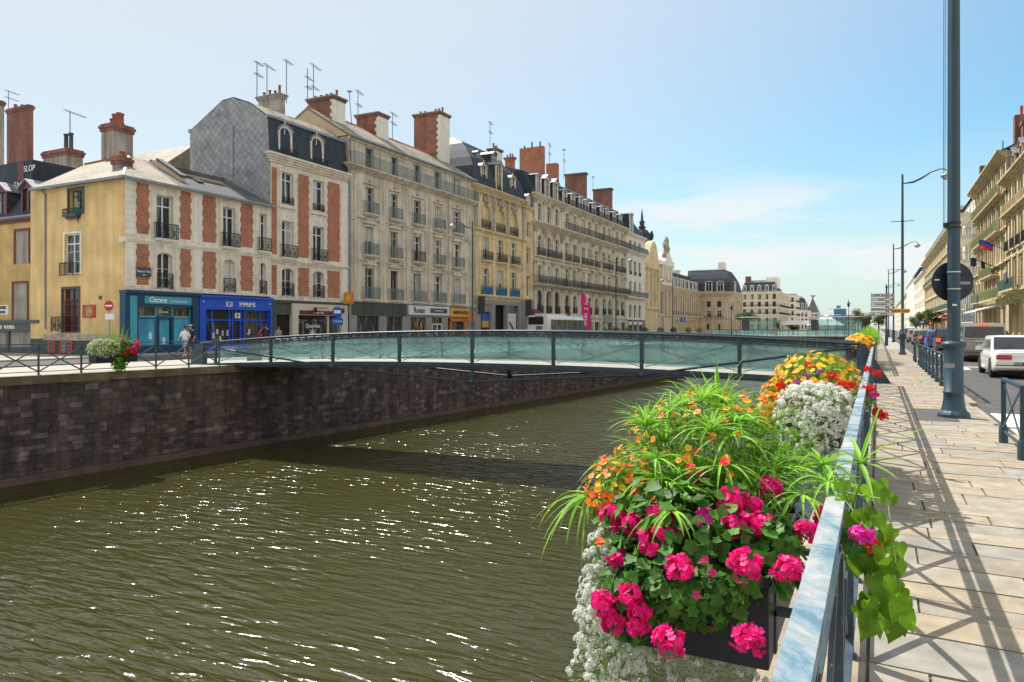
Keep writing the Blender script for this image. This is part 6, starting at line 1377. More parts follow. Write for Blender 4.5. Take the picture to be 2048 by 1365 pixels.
t, z = disc_sign('no_entry_sign', 'red round no entry sign on a post in front of the yellow flank', 218, 24.5, 612, .27, 'noentry')
m = MB(); m.box(-.22, -.02, z - .72, .3, 0, z - .42); m.build('small_plate', M['letter'], t)
t, z = disc_sign('bus_sign', 'blue round bus lane sign in front of the cream shop', 675, YL(675, -35.5), 624, .40, 'bus')
m = MB(); m.box(-.42, -.02, z - 1.0, .42, 0, z - .45); pl = m.build('small_plate', M['blue'], t); lettering('TAXIS', .18, M['letter'], pl, (0, -.03, z - .72))
disc_sign('parking_sign', 'small square blue sign before the palace', 1366, 133, 640, .42, 'sq'); 
disc_sign('no_entry_sign', 'red round no entry sign far down the right bank near the street trees', 1889, 112, 636, .42, 'noentry'); disc_sign('parking_sign', 'small round blue sign among the right bank street trees', 1844, 150, 645, .42, 'bus')
disc_sign('shop_totem', 'small red square sign near the right bank street trees', 1861, 140, 647, .38, 'redsq')
# amber lozenge on the corner between brick and grey house
t = thing('tobacco_sign', 'orange brown square sign hung between the brick house and the grey house', 'shop sign', (-37.2, YL(697, -37.2), 3.9), TH); m = MB(); m.box(-.4, 0, -.45, .4, .08, .45); pl = m.build('sign_plate', M['orange'], t); m = MB(); m.prism([(-.25, 0), (0, -.3), (.25, 0), (0, .3)], 'y', -.02, 0); m.build('symbol', M['amber'], pl)
t = thing('menu_sign', 'rusty orange hanging board at the right end of the grey house', 'shop sign', (-37.4, YL(942, -37.4), 2.2), TH); m = MB(); m.box(-.35, 0, 0, .5, .08, 1.0); m.build('sign_plate', M['orange'], t)
# feather banner
M['pink'] = mat('magenta banner cloth', (.72, .02, .20), .7, var=.08, trans=.25)
yb_ = YL(1181, -29.5); bn = thing('feather_banner', 'tall magenta feather banner standing on the far quay beside the bus', 'banner', (-29.5, yb_, 0), TH)
m = MB(); m.tube([(0, 0, 0), (0, 0, 2.2), (-.06, 0, 3.6), (-.35, 0, 4.8), (-.95, 0, 5.75)], [.035, .03, .025, .02, .015], 6); m.build('pole', M['iron'], bn)
m = MB(); L0 = [(0, 1.1), (-.01, 2.2), (-.07, 3.6), (-.36, 4.8), (-.95, 5.72)]; L1 = [(-.25, 1.15), (-.62, 1.7), (-.95, 3.0), (-1.1, 4.4), (-1.12, 5.6)]
for i in range(4): m.add([(L1[i][0], .04 * sin(i * 2), L1[i][1]), (L0[i][0], 0, L0[i][1]), (L0[i + 1][0], 0, L0[i + 1][1]), (L1[i + 1][0], .04 * sin(i * 2 + 2), L1[i + 1][1])], [(0, 1, 2, 3)], 0, True)
cl = m.build('cloth', M['pink'], bn); me = text_mesh('crédit  2  hnoa', .42, .01); me.materials.clear(); me.materials.append(M['letter']); me.transform(Matrix.Rotation(radians(-86), 4, 'Y')); inst('lettering', me, cl, (-.52, -.06, 3.6))
# planters with round shrubs on the far quay railing
lbs = ['first', 'second', 'third', 'fourth', 'fifth', 'sixth', 'seventh']
M['box'] = mat('dark flower box', (.015, .017, .035), .4, var=.1)
for i, px in enumerate((1233, 1256, 1290, 1321, 1347, 1377, 1398)):
    y = YL(px, -29.2); t = thing('planter_shrub', '%s round shrub from the left in the planter row by the palace' % lbs[i], 'shrub', (-29.2, y, .55), group='round shrubs in planters on the far quay'); rr = random.Random(px)
    m = MB(); m.tube([(0, 0, 0), (0, 0, .4)], .04, 5); m.build('stem', M['bark'], t)
    m = MB()
    def fn(): v = Vector((rr.gauss(0, 1), rr.gauss(0, 1), rr.gauss(0, 1))).normalized(); return Vector((0, 0, .55)) + v * .55 * rr.uniform(.55, 1.05), v
    leaf_cloud(m, fn, 500, .08, 0, rr); m.build('crown', M['leaf' if i in (0, 1, 2, 4) else 'leaf2'], t)
    b_ = MB(); b_.box(-.3, -.5, 0, .3, .5, .08); b_.prism([(-.3, .08), (.3, .08), (.36, .55), (.31, .55), (.26, .13), (-.26, .13), (-.31, .55), (-.36, .55)], 'y', -.5, .5); o = b_.build('planter_box', M['box'], None, (-29.2, y, 0)); tag(o, 'dark box holding the %s round shrub of the far quay row' % lbs[i], 'planter', 'planter boxes of the shrub row')
# bus shelters on the square
for (px0, px1, Y, lb) in ((1481, 1553, 146, 'left of two glass bus shelters on the square'), (1619, 1731, 146, 'right of two glass bus shelters on the square')):
    x0, x1 = XY(px0, Y), XY(px1, Y); W = x1 - x0; t = thing('bus_shelter', lb, 'bus shelter', (x0, Y, 0), 0, 'bus shelters on the square')
    m = MB(); m.box(-.4, -.6, 3.45, W + .3, 1.6, 3.65); m.build('roof', M['whiteboard'], t)
    n = 4 if W < 9 else 6
    for i in range(n + 1): m = MB(); m.box(W * i / n - .05, 0, 0, W * i / n + .05, .1, 3.45); m.build('post', M['frame_d'], t)
    for i in range(n): m = MB(); m.box(W * i / n + .06, .04, .3, W * (i + 1) / n - .06, .06, 3.2); m.build('glass_panel', M['bglass'], t)
    m = MB(); m.box(W / n * .15, -.06, .9, W / n * .95, -.01, 3.0); m.build('advert_panel', M['frame_d'], t)
    m = MB(); m.box(W * .3, .3, .45, W * .75, .7, .5); m.build('bench', M['iron'], t)
for (px, w_, lb) in ((1598, 3.2, 'white flat canopy tent left of the right bus shelter'), (1652, 3.4, 'white pointed market tent behind the right bus shelter')):
    Y = 158; x = XY(px, Y); t = thing('market_tent', lb, 'tent', (x, Y, 0)); m = MB()
    if 'pointed' in lb:
        for k in range(4): a = [(-w_, -w_), (w_, -w_), (w_, w_), (-w_, w_)]; p, q = a[k], a[(k + 1) % 4]; m.poly([(p[0], p[1], 2.0), (q[0], q[1], 2.0), (0, 0, 4.2)])
    else: m.box(-w_, -2, 2.1, w_, 2, 2.3); m.prism([(-w_, 2.3), (w_, 2.3), (w_ * .6, 3.0), (-w_ * .6, 3.0)], 'y', -2, 2)
    m.build('canopy', M['whiteboard'], t)
    for a in (-1, 1): m = MB(); m.box(a * (w_ - .1) - .05, -.05, 0, a * (w_ - .1) + .05, .05, 2.1); m.build('leg', M['frame_d'], t)
# ================================================================ VEHICLES
def paint(name, c, r=.25, metal=0.0):
    m, n, b = _new(name); b.inputs['Base Color'].default_value = (*c, 1); b.inputs['Roughness'].default_value = r; b.inputs['Metallic'].default_value = metal; b.inputs['Coat Weight'].default_value = .6; b.inputs['Coat Roughness'].default_value = .05; return m
M['carglass'] = paint('dark car glass', (.02, .025, .03), .05); M['taillight'] = paint('red tail light', (.42, .01, .012), .2); M['amberlight'] = paint('amber indicator', (.7, .2, .02), .2); M['rim'] = paint('grey wheel rim', (.4, .41, .42), .35, .6)
M['brakeglow'] = mat('lit brake light', (.6, .02, .02), .3, var=0, emit=((1, .06, .02), 1.2))
_wheel = {}
def wheel(root, x, y, r, w, side):
    if (r, w) not in _wheel:
        m = MB(); pr = [(r * .62, -w / 2), (r * .9, -w / 2), (r, -w * .35), (r, w * .35), (r * .9, w / 2), (r * .62, w / 2)]; m.lathe(pr, 24); a = m.mesh('tyre', M['rubber']); a.transform(Matrix.Rotation(pi / 2, 4, 'Y'))
        m = MB(); m.lathe([(r * .64, -w * .3), (r * .64, w * .42), (r * .55, w * .46), (r * .5, w * .36), (r * .15, w * .34), (r * .12, w * .44), (.01, w * .44)], 20)
        for k in range(5): an = k * 2 * pi / 5; m.bar((r * .12 * cos(an), r * .12 * sin(an), w * .4), (r * .55 * cos(an), r * .55 * sin(an), w * .42), .07, .03)
        b_ = m.mesh('rim', M['rim']); b_.transform(Matrix.Rotation(pi / 2, 4, 'Y')); _wheel[(r, w)] = (a, b_)
    a, b_ = _wheel[(r, w)]; o = inst('wheel', a, root, (x, y, r)); o.rotation_euler[2] = 0 if side > 0 else pi; inst('rim', b_, o); return o
def loft(mb, rings, mi=0, smooth=True, close_ends=True):
    n = len(rings[0]); vs = [p for r in rings for p in r]; fs = []
    for i in range(len(rings) - 1):
        for k in range(n): fs.append((i * n + k, i * n + (k + 1) % n, (i + 1) * n + (k + 1) % n, (i + 1) * n + k))
    mb.add(vs, fs, mi, smooth)
    if close_ends: mb.add(rings[0], [list(range(n))[::-1]], mi, False); mb.add(rings[-1], [list(range(n))], mi, False)
def car(name, label, x, y, L_, W, H, belt, col, kind, group='cars queueing on the right bank road', plate=None, cat='car', metal=0.0, lit=False, rz=0.0):
    "rear at y = 0 pointing towards the camera, nose at y = L_"
    pm = paint('car paint ' + name, col, .28, metal); t = thing(name, label, cat, (x, y, -.10), rz, group); hw = W / 2
    # (y, z_top, half width, z_bottom)
    if kind == 'sedan': S = [(0.0, belt - .12, .90, .42), (.06, belt - .04, .96, .30), (.35, belt + .02, 1, .22), (1.0, belt + .02, 1, .20), (L_ * .55, belt, 1, .18), (L_ * .72, belt - .03, 1, .18), (L_ * .9, belt - .16, .97, .2), (L_ * .97, belt - .25, .93, .28), (L_, belt - .36, .86, .36)]
    else: S = [(0.0, belt - .10, .93, .40), (.05, belt - .02, .97, .32), (.2, belt, 1, .24), (L_ * .3, belt, 1, .2), (L_ * .6, belt - .02, 1, .18), (L_ * .78, belt - .06, 1, .18), (L_ * .92, belt - .2, .97, .22), (L_ * .98, belt - .3, .92, .3), (L_, belt - .4, .85, .38)]
    rings = []
    for (yy, zt, k, zb) in S:
        w = hw * k; zm = zb + (zt - zb) * .55
        rings.append([(-w * .94, yy, zb), (-w, yy, zb + .08), (-w * 1.0, yy, zm), (-w * .975, yy, zt - .06), (-w * .93, yy, zt), (0, yy, zt + .025), (w * .93, yy, zt), (w * .975, yy, zt - .06), (w, yy, zm), (w, yy, zb + .08), (w * .94, yy, zb)])
    m = MB(); loft(m, rings)
    if kind == 'sedan': G = [(.75, belt), (1.35, H - .04), (1.55, H), (2.55, H), (2.85, H - .05), (3.45, belt)]
    elif kind == 'van': G = [(.03, belt - .02), (.16, H - .16), (.30, H), (L_ * .55, H), (L_ * .66, H - .08), (L_ * .84, belt - .05)]
    else: G = [(.03, belt - .02), (.42, H - .12), (.7, H), (L_ * .5, H), (L_ * .6, H - .06), (L_ * .78, belt - .03)]
    ti = .86 if kind != 'van' else .88
    def gw(z): return hw * (.96 - (.96 - ti) * max(0, (z - belt) / (H - belt)))
    rr_ = []
    # greenhouse shell: side profile extruded with tumblehome
    for (yy, zz) in G:
        w = gw(zz); rr_.append([(-w, yy, zz), (-w * .5, yy, zz + .02), (w * .5, yy, zz + .02), (w, yy, zz)])
    for i in range(len(rr_) - 1):
        a, b_ = rr_[i], rr_[i + 1]
        for k in range(3): m.add([a[k], a[k + 1], b_[k + 1], b_[k]], [(0, 1, 2, 3)], 0, True)
    for s in (0, 3): m.add([r[s] for r in rr_], [list(range(len(rr_)))], 0)
    body = m.build('body', pm, t); bv = body.modifiers.new('soft', 'BEVEL'); bv.width = .02; bv.segments = 2; bv.limit_method = 'ANGLE'; bv.angle_limit = radians(35)
    # glass
    def panel(nm, q, off):
        mm = MB(); n_ = (Vector(q[1]) - Vector(q[0])).cross(Vector(q[3]) - Vector(q[0])).normalized() * off; mm.add([tuple(Vector(p) + n_) for p in q] + [tuple(Vector(p) - n_ * .2) for p in q], [(0, 1, 2, 3), (4, 7, 6, 5), (0, 4, 5, 1), (1, 5, 6, 2), (2, 6, 7, 3), (3, 7, 4, 0)]); return mm.build(nm, M['carglass'], t)
    def lerp(a, b_, f): return tuple(a[i] + (b_[i] - a[i]) * f for i in range(3))
    A0, A1 = rr_[0], rr_[1]; i0 = lerp(A0[0], A1[0], .12); i1 = lerp(A0[3], A1[3], .12); j0 = lerp(A0[0], A1[0], .93); j1 = lerp(A0[3], A1[3], .93)
    ins = .07; q = [(i0[0] + ins, i0[1], i0[2] + .01), (i1[0] - ins, i1[1], i1[2] + .01), (j1[0] - ins, j1[1], j1[2] + .02), (j0[0] + ins, j0[1], j0[2] + .02)]
    rw = panel('rear_window', q, .022)
    mm = MB(); mm.bar((q[0][0] + .2, q[0][1] - .04, q[0][2] + .03), (q[0][0] + .55, q[0][1] + (.12 if kind == 'sedan' else .02), q[0][2] + .22), .015, .015); mm.build('wiper', M['rubber'], rw)
    B0, B1 = rr_[-1], rr_[-2]; panel('windscreen', [lerp(B0[3], B1[3], .1), lerp(B0[0], B1[0], .1), lerp(B0[0], B1[0], .95), lerp(B0[3], B1[3], .95)], .015)
    ys = [g_[0] for g_ in G]; y0, y1 = (ys[1] + .02 if kind != 'sedan' else ys[1] - .12), ys[-2]; cut = [y0, y0 + (y1 - y0) * .36, y0 + (y1 - y0) * .70, y1 + .15] if kind == 'van' else [y0, y0 + (y1 - y0) * .45, y1 + .1]
    for s in (-1, 1):
        for k in range(len(cut) - 1):
            a, b_ = cut[k] + .04, cut[k + 1] - .04; zb, zt = belt + .05, H - .12; wb, wt = gw(zb) + .006, gw(zt) + .006
            qq = [(s * wb, a - (.1 if k == 0 and kind == 'sedan' else 0), zb), (s * wb, b_ + (.3 if k == len(cut) - 2 else 0), zb), (s * wt, b_, zt), (s * wt, a, zt)]
            mm = MB(); mm.add(qq, [(0, 1, 2, 3)]); mm.build('side_window', M['carglass'], t)
            mm = MB(); mm.box(s * hw * 1.002, cut[k], .3, s * hw * 1.004, cut[k] + .012, belt - .05); mm.build('door_gap', M['dark'], t)
            mm = MB(); mm.box(s * hw * .99, cut[k] + .08, belt - .17, s * (hw + .025), cut[k] + .24, belt - .135); mm.build('door_handle', pm, t)
        yl = .02
        if kind == 'sedan': mm = MB(); mm.box(s * hw * .38, -.035, .64, s * hw * .90, .1, .79); tl_ = mm.build('tail_light', M['taillight'], t); mm = MB(); mm.box(s * hw * .4, -.04, .71, s * hw * .88, -.034, .725); mm.build('reflector', M['amberlight'], tl_)
        elif kind == 'van': mm = MB(); mm.box(s * hw * .80, -.04, .72, s * hw * .985, .14, 1.0); tl_ = mm.build('tail_light', M['taillight'], t); mm = MB(); mm.box(s * hw * .80, -.045, .66, s * hw * .975, .1, .73); mm.build('indicator', M['amberlight'], tl_)
        else: mm = MB(); mm.box(s * hw * .74, -.035, .74, s * hw * .97, .12, .98); mm.build('tail_light', M['taillight'] if not lit else M['brakeglow'], t)
        mm = MB(); mm.box(s * hw, ys[-2] + .05, belt, s * (hw + .18), ys[-2] + .2, belt + .14); mm.build('mirror', pm, t)
        for yy in (.78, L_ - .85):
            mm = MB(); mm.prism([(yy + .38 * cos(a * pi / 8), .31 + .38 * sin(a * pi / 8)) for a in range(9)], 'x', s * hw * .92, s * hw * 1.006); mm.build('wheel_arch', M['dark'], t)
            wheel(t, s * (hw - .08), yy, .31, .19, s)
    bc = pm if kind == 'sedan' else (M['greyplastic'])
    mm = MB(); mm.box(-hw * .93, -.10, .36, hw * .93, .06, .58); mm.box(-hw * .93, -.105, .44, hw * .93, -.1, .47, 1); bp = mm.build('rear_bumper', [bc, M['rubber']], t); bv = bp.modifiers.new('soft', 'BEVEL'); bv.width = .03; bv.segments = 2
    mm = MB(); zp = .50 if kind == 'sedan' else .82; mm.box(-.26, -.125 if kind == 'sedan' else -.045, zp - .055, .26, -.11 if kind == 'sedan' else -.02, zp + .055); pl = mm.build('number_plate', M['letter_k'] if kind == 'sedan' else M['letter'], t)
    if plate: lettering(plate, .07, M['letter'] if kind == 'sedan' else M['letter_k'], pl, (0, -.13 if kind == 'sedan' else -.05, zp), depth=.004)
    if kind == 'van': mm = MB(); mm.box(-.22, .12, H - .12, .22, .17, H - .05); mm.build('high_brake_light', M['brakeglow'], t); mm = MB(); mm.box(-.4, -.06, 1.0, .4, -.01, 1.05); mm.build('tailgate_trim', M['alu'], t)
    if kind == 'sedan': mm = MB(); mm.box(-hw * .9, .02, belt + .02, hw * .9, .1, belt + .035); mm.build('boot_lip', pm, t)
    mm = MB(); mm.box(-hw * .8, .2, .14, hw * .8, L_ - .3, .3); mm.build('underbody', M['dark'], t)
    return t
M['greyplastic'] = mat('grey bumper plastic', (.16, .15, .14), .6)
car('white_sedan', 'old white saloon with black number plate, nearest car on the road', 4.24, 28.55, 4.4, 1.66, 1.40, .88, (.80, .80, .78), 'sedan', plate='9478 XD 35')
car('grey_minivan', 'beige grey minivan with its tail lights lit, in front of the white saloon', 4.62, 41.6, 4.7, 1.88, 1.90, 1.12, (.30, .28, .25), 'van', plate='CX-421-PR', metal=.4, cat='van')
car('dark_hatchback', 'dark grey tall hatchback half hidden behind the tall lamp post', 4.35, 55, 4.2, 1.8, 1.68, 1.0, (.05, .05, .055), 'hatch', plate='AB-320-TK', metal=.3, lit=True)
car('blue_hatchback', 'bright blue small car just ahead of the dark grey hatchback', 4.1, 62.5, 3.8, 1.66, 1.5, .92, (.02, .12, .55), 'hatch', plate='BV-117-EK')
car('black_hatchback', 'black small car with round red lights ahead of the blue one', 4.0, 70.5, 3.7, 1.68, 1.44, .90, (.02, .02, .022), 'hatch', plate='AR-580-ZD', lit=True)
car('silver_hatchback', 'silver hatchback ahead of the black small car', 3.9, 80, 4.0, 1.72, 1.48, .92, (.42, .43, .44), 'hatch', plate='CE-905-LM', metal=.5)
car('silver_estate', 'pale silver estate with red lights, second silver car in the queue', 3.85, 91, 4.3, 1.75, 1.5, .92, (.46, .47, .48), 'hatch', plate='DM-044-BX', metal=.5, lit=True)
car('grey_hatchback', 'dark windowed grey car beyond the silver estate', 3.8, 103, 4.2, 1.8, 1.62, .95, (.25, .26, .28), 'hatch', metal=.4)
car('white_van', 'white car at the far head of the queue', 3.6, 118, 4.4, 1.8, 1.55, .95, (.7, .7, .7), 'hatch')
car('parked_car', 'dark blue car parked by the green balcony house, behind the white saloon', 7.6, 62, 4.2, 1.75, 1.45, .9, (.03, .03, .10), 'hatch', group='cars parked on the right bank')
# city bus on the far quay
bs_ = thing('city_bus', 'white city bus with dark rear window on the far quay, half hidden by the footbridge', 'bus', (-33.3, 72.3, 0))
L_ = 12; hw = 1.28; m = MB()
def bring(yy, k): return [(-hw * k, yy, .35), (-hw * k, yy, 2.5), (-hw * k * .95, yy, 2.8), (-hw * k * .8, yy, 2.92), (hw * k * .8, yy, 2.92), (hw * k * .95, yy, 2.8), (hw * k, yy, 2.5), (hw * k, yy, .35)]
loft(m, [bring(0, .95), bring(.12, 1), bring(L_ - .15, 1), bring(L_, .93)]); bo = m.build('body', paint('white bus paint', (.8, .8, .8), .3), bs_)
m = MB(); m.box(-hw * .88, -.03, 1.9, hw * .55, .03, 2.72); m.build('rear_window', M['carglass'], bs_)
m = MB(); m.box(hw * .62, -.03, 1.1, hw * .9, .03, 2.5); m.build('rear_pillar', M['whiteboard'], bs_)
m = MB()
for k in range(6): m.box(-.2, -.035, 1.05 + k * .12, .55, .0, 1.12 + k * .12)
m.build('engine_grille', M['rubber'], bs_)
for k in range(7): m = MB(); m.box(hw - .02, .75 + k * 1.58, 1.15, hw + .012, .75 + k * 1.58 + 1.5, 2.45); m.build('side_window', M['busglass'] if 'busglass' in M else glass_pane('bus glass', (.10, .11, .07), .05), bs_)
for s in (-1, 1):
    for yy in (2.6, 9.3): wheel(bs_, s * (hw - .15), yy, .48, .28, s)
m = MB(); m.box(-.3, .0, 2.7, .6, -.03, 2.82); m.build('route_display', M['blue'], bs_); m = MB(); m.box(-.9, 3, 2.92, .9, 6, 3.1); m.build('roof_unit', M['whiteboard'], bs_)
# ================================================================ PEOPLE
M['skin'] = mat('skin', (.55, .30, .20), .6, var=.05); M['hair_d'] = mat('dark hair', (.03, .02, .015), .6, var=.2); M['hair_b'] = mat('blond hair', (.45, .30, .13), .6, var=.2); M['shoe'] = mat('pale shoes', (.6, .6, .58), .6)
def skin_obj(name, verts, edges, mt, root, root_i=0, sub=2):
    me = bpy.data.meshes.new(name); me.from_pydata([v[0] for v in verts], edges, []); me.materials.append(mt)
    o = bpy.data.objects.new(name, me); COL.objects.link(o); o.parent = root
    o.modifiers.new('skin', 'SKIN'); sk = me.skin_vertices[0].data if me.skin_vertices else None
    if sk is None:
        me.skin_vertices.new() if hasattr(me.skin_vertices, 'new') else None
        sk = me.skin_vertices[0].data
    for i, v in enumerate(verts): r = v[1] if isinstance(v[1], tuple) else (v[1], v[1]); sk[i].radius = r; sk[i].use_root = (i == root_i)
    s = o.modifiers.new('sub', 'SUBSURF'); s.levels = sub; s.render_levels = sub
    return o
def person(label, x, y, z, rz, H=1.72, top='letter', low='cyan', hair='hair_d', step=.28, arm=.2, hat=None, bag=None, long_=False, group=None):
    t = thing('person', label, 'person', (x, y, z), rz, group); k = H / 1.72
    def q(*a): return tuple(v * k for v in a)
    f = step
    V = [(q(0, 0, .95), (.14 * k, .10 * k)), (q(0, 0, 1.15), (.125 * k, .085 * k)), (q(0, 0, 1.38), (.15 * k, .095 * k)), (q(0, .0, 1.48), .055 * k), (q(0, -.015, 1.55), .055 * k), (q(0, -.02, 1.63), (.075 * k, .09 * k)), (q(0, -.01, 1.70), (.05 * k, .06 * k)),
         (q(.10, 0, .90), .088 * k), (q(.10, -f * .55, .50), .055 * k), (q(.10, -f * .75 + .05, .10), .038 * k), (q(.11, -f * .75 - .12, .04), .035 * k),
         (q(-.10, 0, .90), .088 * k), (q(-.10, f * .35, .50), .055 * k), (q(-.10, f + .05, .12), .038 * k), (q(-.11, f - .10, .04), .035 * k),
         (q(.18, 0, 1.40), .05 * k), (q(.23, arm * .5, 1.13), .040 * k), (q(.22, -arm * .3, .90), .030 * k), (q(.22, -arm * .5, .82), (.035 * k, .018 * k)),
         (q(-.18, 0, 1.40), .05 * k), (q(-.23, -arm * .5, 1.13), .040 * k), (q(-.22, -arm * 1.3, .95), .030 * k), (q(-.22, -arm * 1.7, .90), (.035 * k, .018 * k))]
    E_ = [(0, 1), (1, 2), (2, 3), (3, 4), (4, 5), (5, 6), (0, 7), (7, 8), (8, 9), (9, 10), (0, 11), (11, 12), (12, 13), (13, 14), (2, 15), (15, 16), (16, 17), (17, 18), (2, 19), (19, 20), (20, 21), (21, 22)]
    for (h, s) in ((18, 1), (22, -1)):        # fingers and thumb
        b0 = V[h][0]
        for j, (dx, l) in enumerate(((-.024, .055), (-.008, .062), (.008, .058), (.022, .046))):
            V.append(((b0[0] + s * .004, b0[1] + dx, b0[2] - .03 * k), .010)); E_.append((h, len(V) - 1)); V.append(((b0[0] - s * .008, b0[1] + dx, b0[2] - .03 * k - l), .0075)); E_.append((len(V) - 2, len(V) - 1))
        V.append(((b0[0] - s * .012, b0[1] - .04, b0[2] - .035), .009)); E_.append((h, len(V) - 1))
    skin_obj('body', V, E_, M['skin'], t)
    def ring(c, rx, ry, n=12): return [(c[0] * k + rx * k * cos(2 * pi * i / n), c[1] * k + ry * k * sin(2 * pi * i / n), c[2] * k) for i in range(n)]
    m = MB(); loft(m, [ring((0, 0, .90), .175, .135), ring((0, 0, 1.05), .165, .125), ring((0, 0, 1.25), .185, .13), ring((0, 0, 1.40), .175, .12), ring((0, 0, 1.47), .08, .075)])
    for s, e in ((1, 16), (-1, 20)):
        p = V[e][0]; a = Vector(q(s * .155, 0, 1.40)); b_ = Vector(p); m.tube([a, a.lerp(b_, .5), b_], [.075 * k, .065 * k, .058 * k], 9)
    m.build('shirt', M[top], t)
    m = MB(); m.lathe([(.165 * k, 0), (.175 * k, .1 * k), (.15 * k, .2 * k)], 12, (0, 0, .83 * k), squash=(1, .8))
    for hip, kn, an in ((7, 8, 9), (11, 12, 13)):
        a, b_ = Vector(V[hip][0]), Vector(V[kn][0]); c = Vector(V[an][0])
        if long_: m.tube([a, b_, c], [.105 * k, .07 * k, .055 * k], 9)
        else: m.tube([a, b_], [.105 * k, .085 * k], 9)
    m.build('trousers' if long_ else 'shorts', M[low], t)
    m = MB(); hc = q(0, .012, 1.66)
    m.lathe([(.088 * k, -.05 * k), (.098 * k, .0), (.09 * k, .05 * k), (.05 * k, .095 * k), (.01, .10 * k)], 12, hc, squash=(.92, 1.08))
    m.lathe([(.03 * k, -.12 * k), (.055 * k, -.04 * k), (.05 * k, .02 * k)], 8, q(0, .07, 1.64)); m.build('hair', M[hair], t)
    m = MB(); m.prism([(-.012, 0), (.012, 0), (0, .04)], 'y', -.115 * k, -.09 * k); hd = m.build('nose', M['skin'], t, q(0, 0, 1.60)); hd.location[1] = 0
    m = MB()
    for s in (-1, 1): m.lathe([(.003, -.008), (.012, 0), (.003, .008)], 6, q(s * .03, -.098, 1.635))
    m.build('eyes', M['dark'], t)
    m = MB(); m.lathe([(.01, -.006), (.022, 0), (.01, .006)], 8, q(0, -.092, 1.575), squash=(1, .4)); m.build('mouth', M['red'], t)
    m = MB()
    for s in (-1, 1): m.lathe([(.008, -.03), (.016, 0), (.008, .03)], 6, q(s * .082, -.005, 1.62))
    m.build('ears', M['skin'], t)
    m = MB()
    for j in (10, 14): p = V[j][0]; m.lathe([(.05, -.04), (.055, 0), (.035, .045)], 10, (p[0], p[1] + .06, p[2]), squash=(.9, 2.3))
    m.build('shoes', M['shoe'], t)
    if hat: m = MB(); m.lathe([(.102 * k, -.015), (.106 * k, .015), (.10 * k, .035)], 14, q(0, .0, 1.69)); m.build('headband', M[hat], t)
    if bag: m = MB(); m.lathe([(.10, -.17), (.14, -.1), (.14, .1), (.08, .19)], 10, q(0, .19, 1.24), squash=(1, .6)); m.build('backpack', M[bag], t)
    return t
M['teal_top'] = mat('teal top', (.03, .28, .26), .8); M['pinktop'] = mat('pink top', (.6, .03, .12), .8); M['orangetop'] = mat('orange top', (.62, .16, .05), .8); M['lightblue'] = mat('pale blue shorts', (.35, .45, .62), .8); M['navycloth'] = mat('navy cloth', (.03, .04, .08), .8)
def at_street(px, X): y = YL(px, X); return X, y
x, y = at_street(370, -34.4); person('person in white t-shirt and pale blue shorts walking past the cyan shop', x, y, 0, radians(20), 1.66, 'letter', 'lightblue', bag='navycloth', step=.3)
x, y = at_street(381, -34.9); person('person with a white headband and dark top, beside the one in white', x, y, 0, radians(20), 1.74, 'navycloth', 'iron', hat='letter', step=.32)
x, y = at_street(531, -35.0); person('person with dark hair in black before the royal blue shop', x, y, 0, radians(200), 1.82, 'iron', 'navycloth', long_=True, step=.1)
x, y = at_street(521, -35.6); person('person in a pink top before the royal blue shop', x, y, 0, radians(160), 1.60, 'pinktop', 'navycloth', long_=True, step=.1)
x, y = at_street(557, -34.6); person('person in a grey top at the right edge of the royal blue shop', x, y, 0, radians(60), 1.66, 'greystone', 'lightblue', step=.2)
for (px, Y, lb, tp) in ((1478, 143, 'person in an orange top left of the bus shelters', 'orangetop'), (1547, 143.5, 'person in a red orange top at the right end of the left bus shelter', 'orangetop'), (1553, 143.2, 'person in a pink top next to the left bus shelter', 'pinktop'), (1226, 95, 'person in a pink top by the two-armed lamp', 'pinktop')):
    person(lb, XY(px, Y), Y, 0, radians(R.uniform(0, 360)), 1.74, tp, 'navycloth', long_=True, step=.15)
# person leaning in the top window of the yellow flank
Yw = Y0 + .05; xw_ = XY(156, Yw); zw = ZL(430, xw_, Yw) - .62
person('person in teal top leaning out of the top window of the yellow flank', xw_, Yw + .04, zw - .25, radians(-25), 1.62, 'teal_top', 'navycloth', 'hair_b', long_=True, step=.02, arm=.35)
# ================================================================ FLOWER BOXES
def lm(name, c, tr=.35, var=.35, scale=14, isl=.3, rough=.55): return mat(name, c, rough, var=var, scale=scale, island=isl, trans=tr)
M['ger_leaf'] = lm('geranium leaf', (.075, .23, .022), .35, var=.5, isl=.45); M['pap_leaf'] = lm('papyrus blade', (.24, .50, .04), .4, isl=.35); M['fine_leaf'] = lm('feathery leaf', (.20, .36, .035), .35)
M['vine_leaf'] = lm('lime vine leaf', (.20, .41, .02), .45, isl=.42); M['stem'] = lm('green stem', (.16, .26, .06), .1); M['aly_leaf'] = lm('alyssum leaf', (.17, .30, .07), .3)
M['ger_pink'] = lm('geranium pink petal', (.96, .022, .31), .35, .12, isl=.25); M['ger_mag'] = lm('geranium magenta petal', (.88, .03, .50), .35, .12, isl=.2); M['ger_red'] = lm('red petal', (.80, .015, .012), .3, .15, isl=.2)
M['mari'] = lm('marigold petal', (.95, .28, .004), .3, .15, isl=.25); M['mari_y'] = lm('yellow petal', (.92, .56, .012), .3, .12, isl=.2); M['mari_o'] = lm('orange red petal', (.85, .13, .01), .3, .12, isl=.2)
M['aly'] = lm('white alyssum petal', (.88, .90, .85), .45, .04, isl=.08); M['aly_c'] = lm('cream blossom', (.72, .74, .48), .4, .1); M['purple'] = lm('purple petal', (.40, .08, .50), .3, .1); M['soil'] = mat('potting soil', (.04, .028, .02), .95, var=.3, scale=20, bump=.5)
rf_ = random.Random(21)
def rv(r=rf_): return Vector((r.gauss(0, 1), r.gauss(0, 1), r.gauss(0, 1))).normalized()
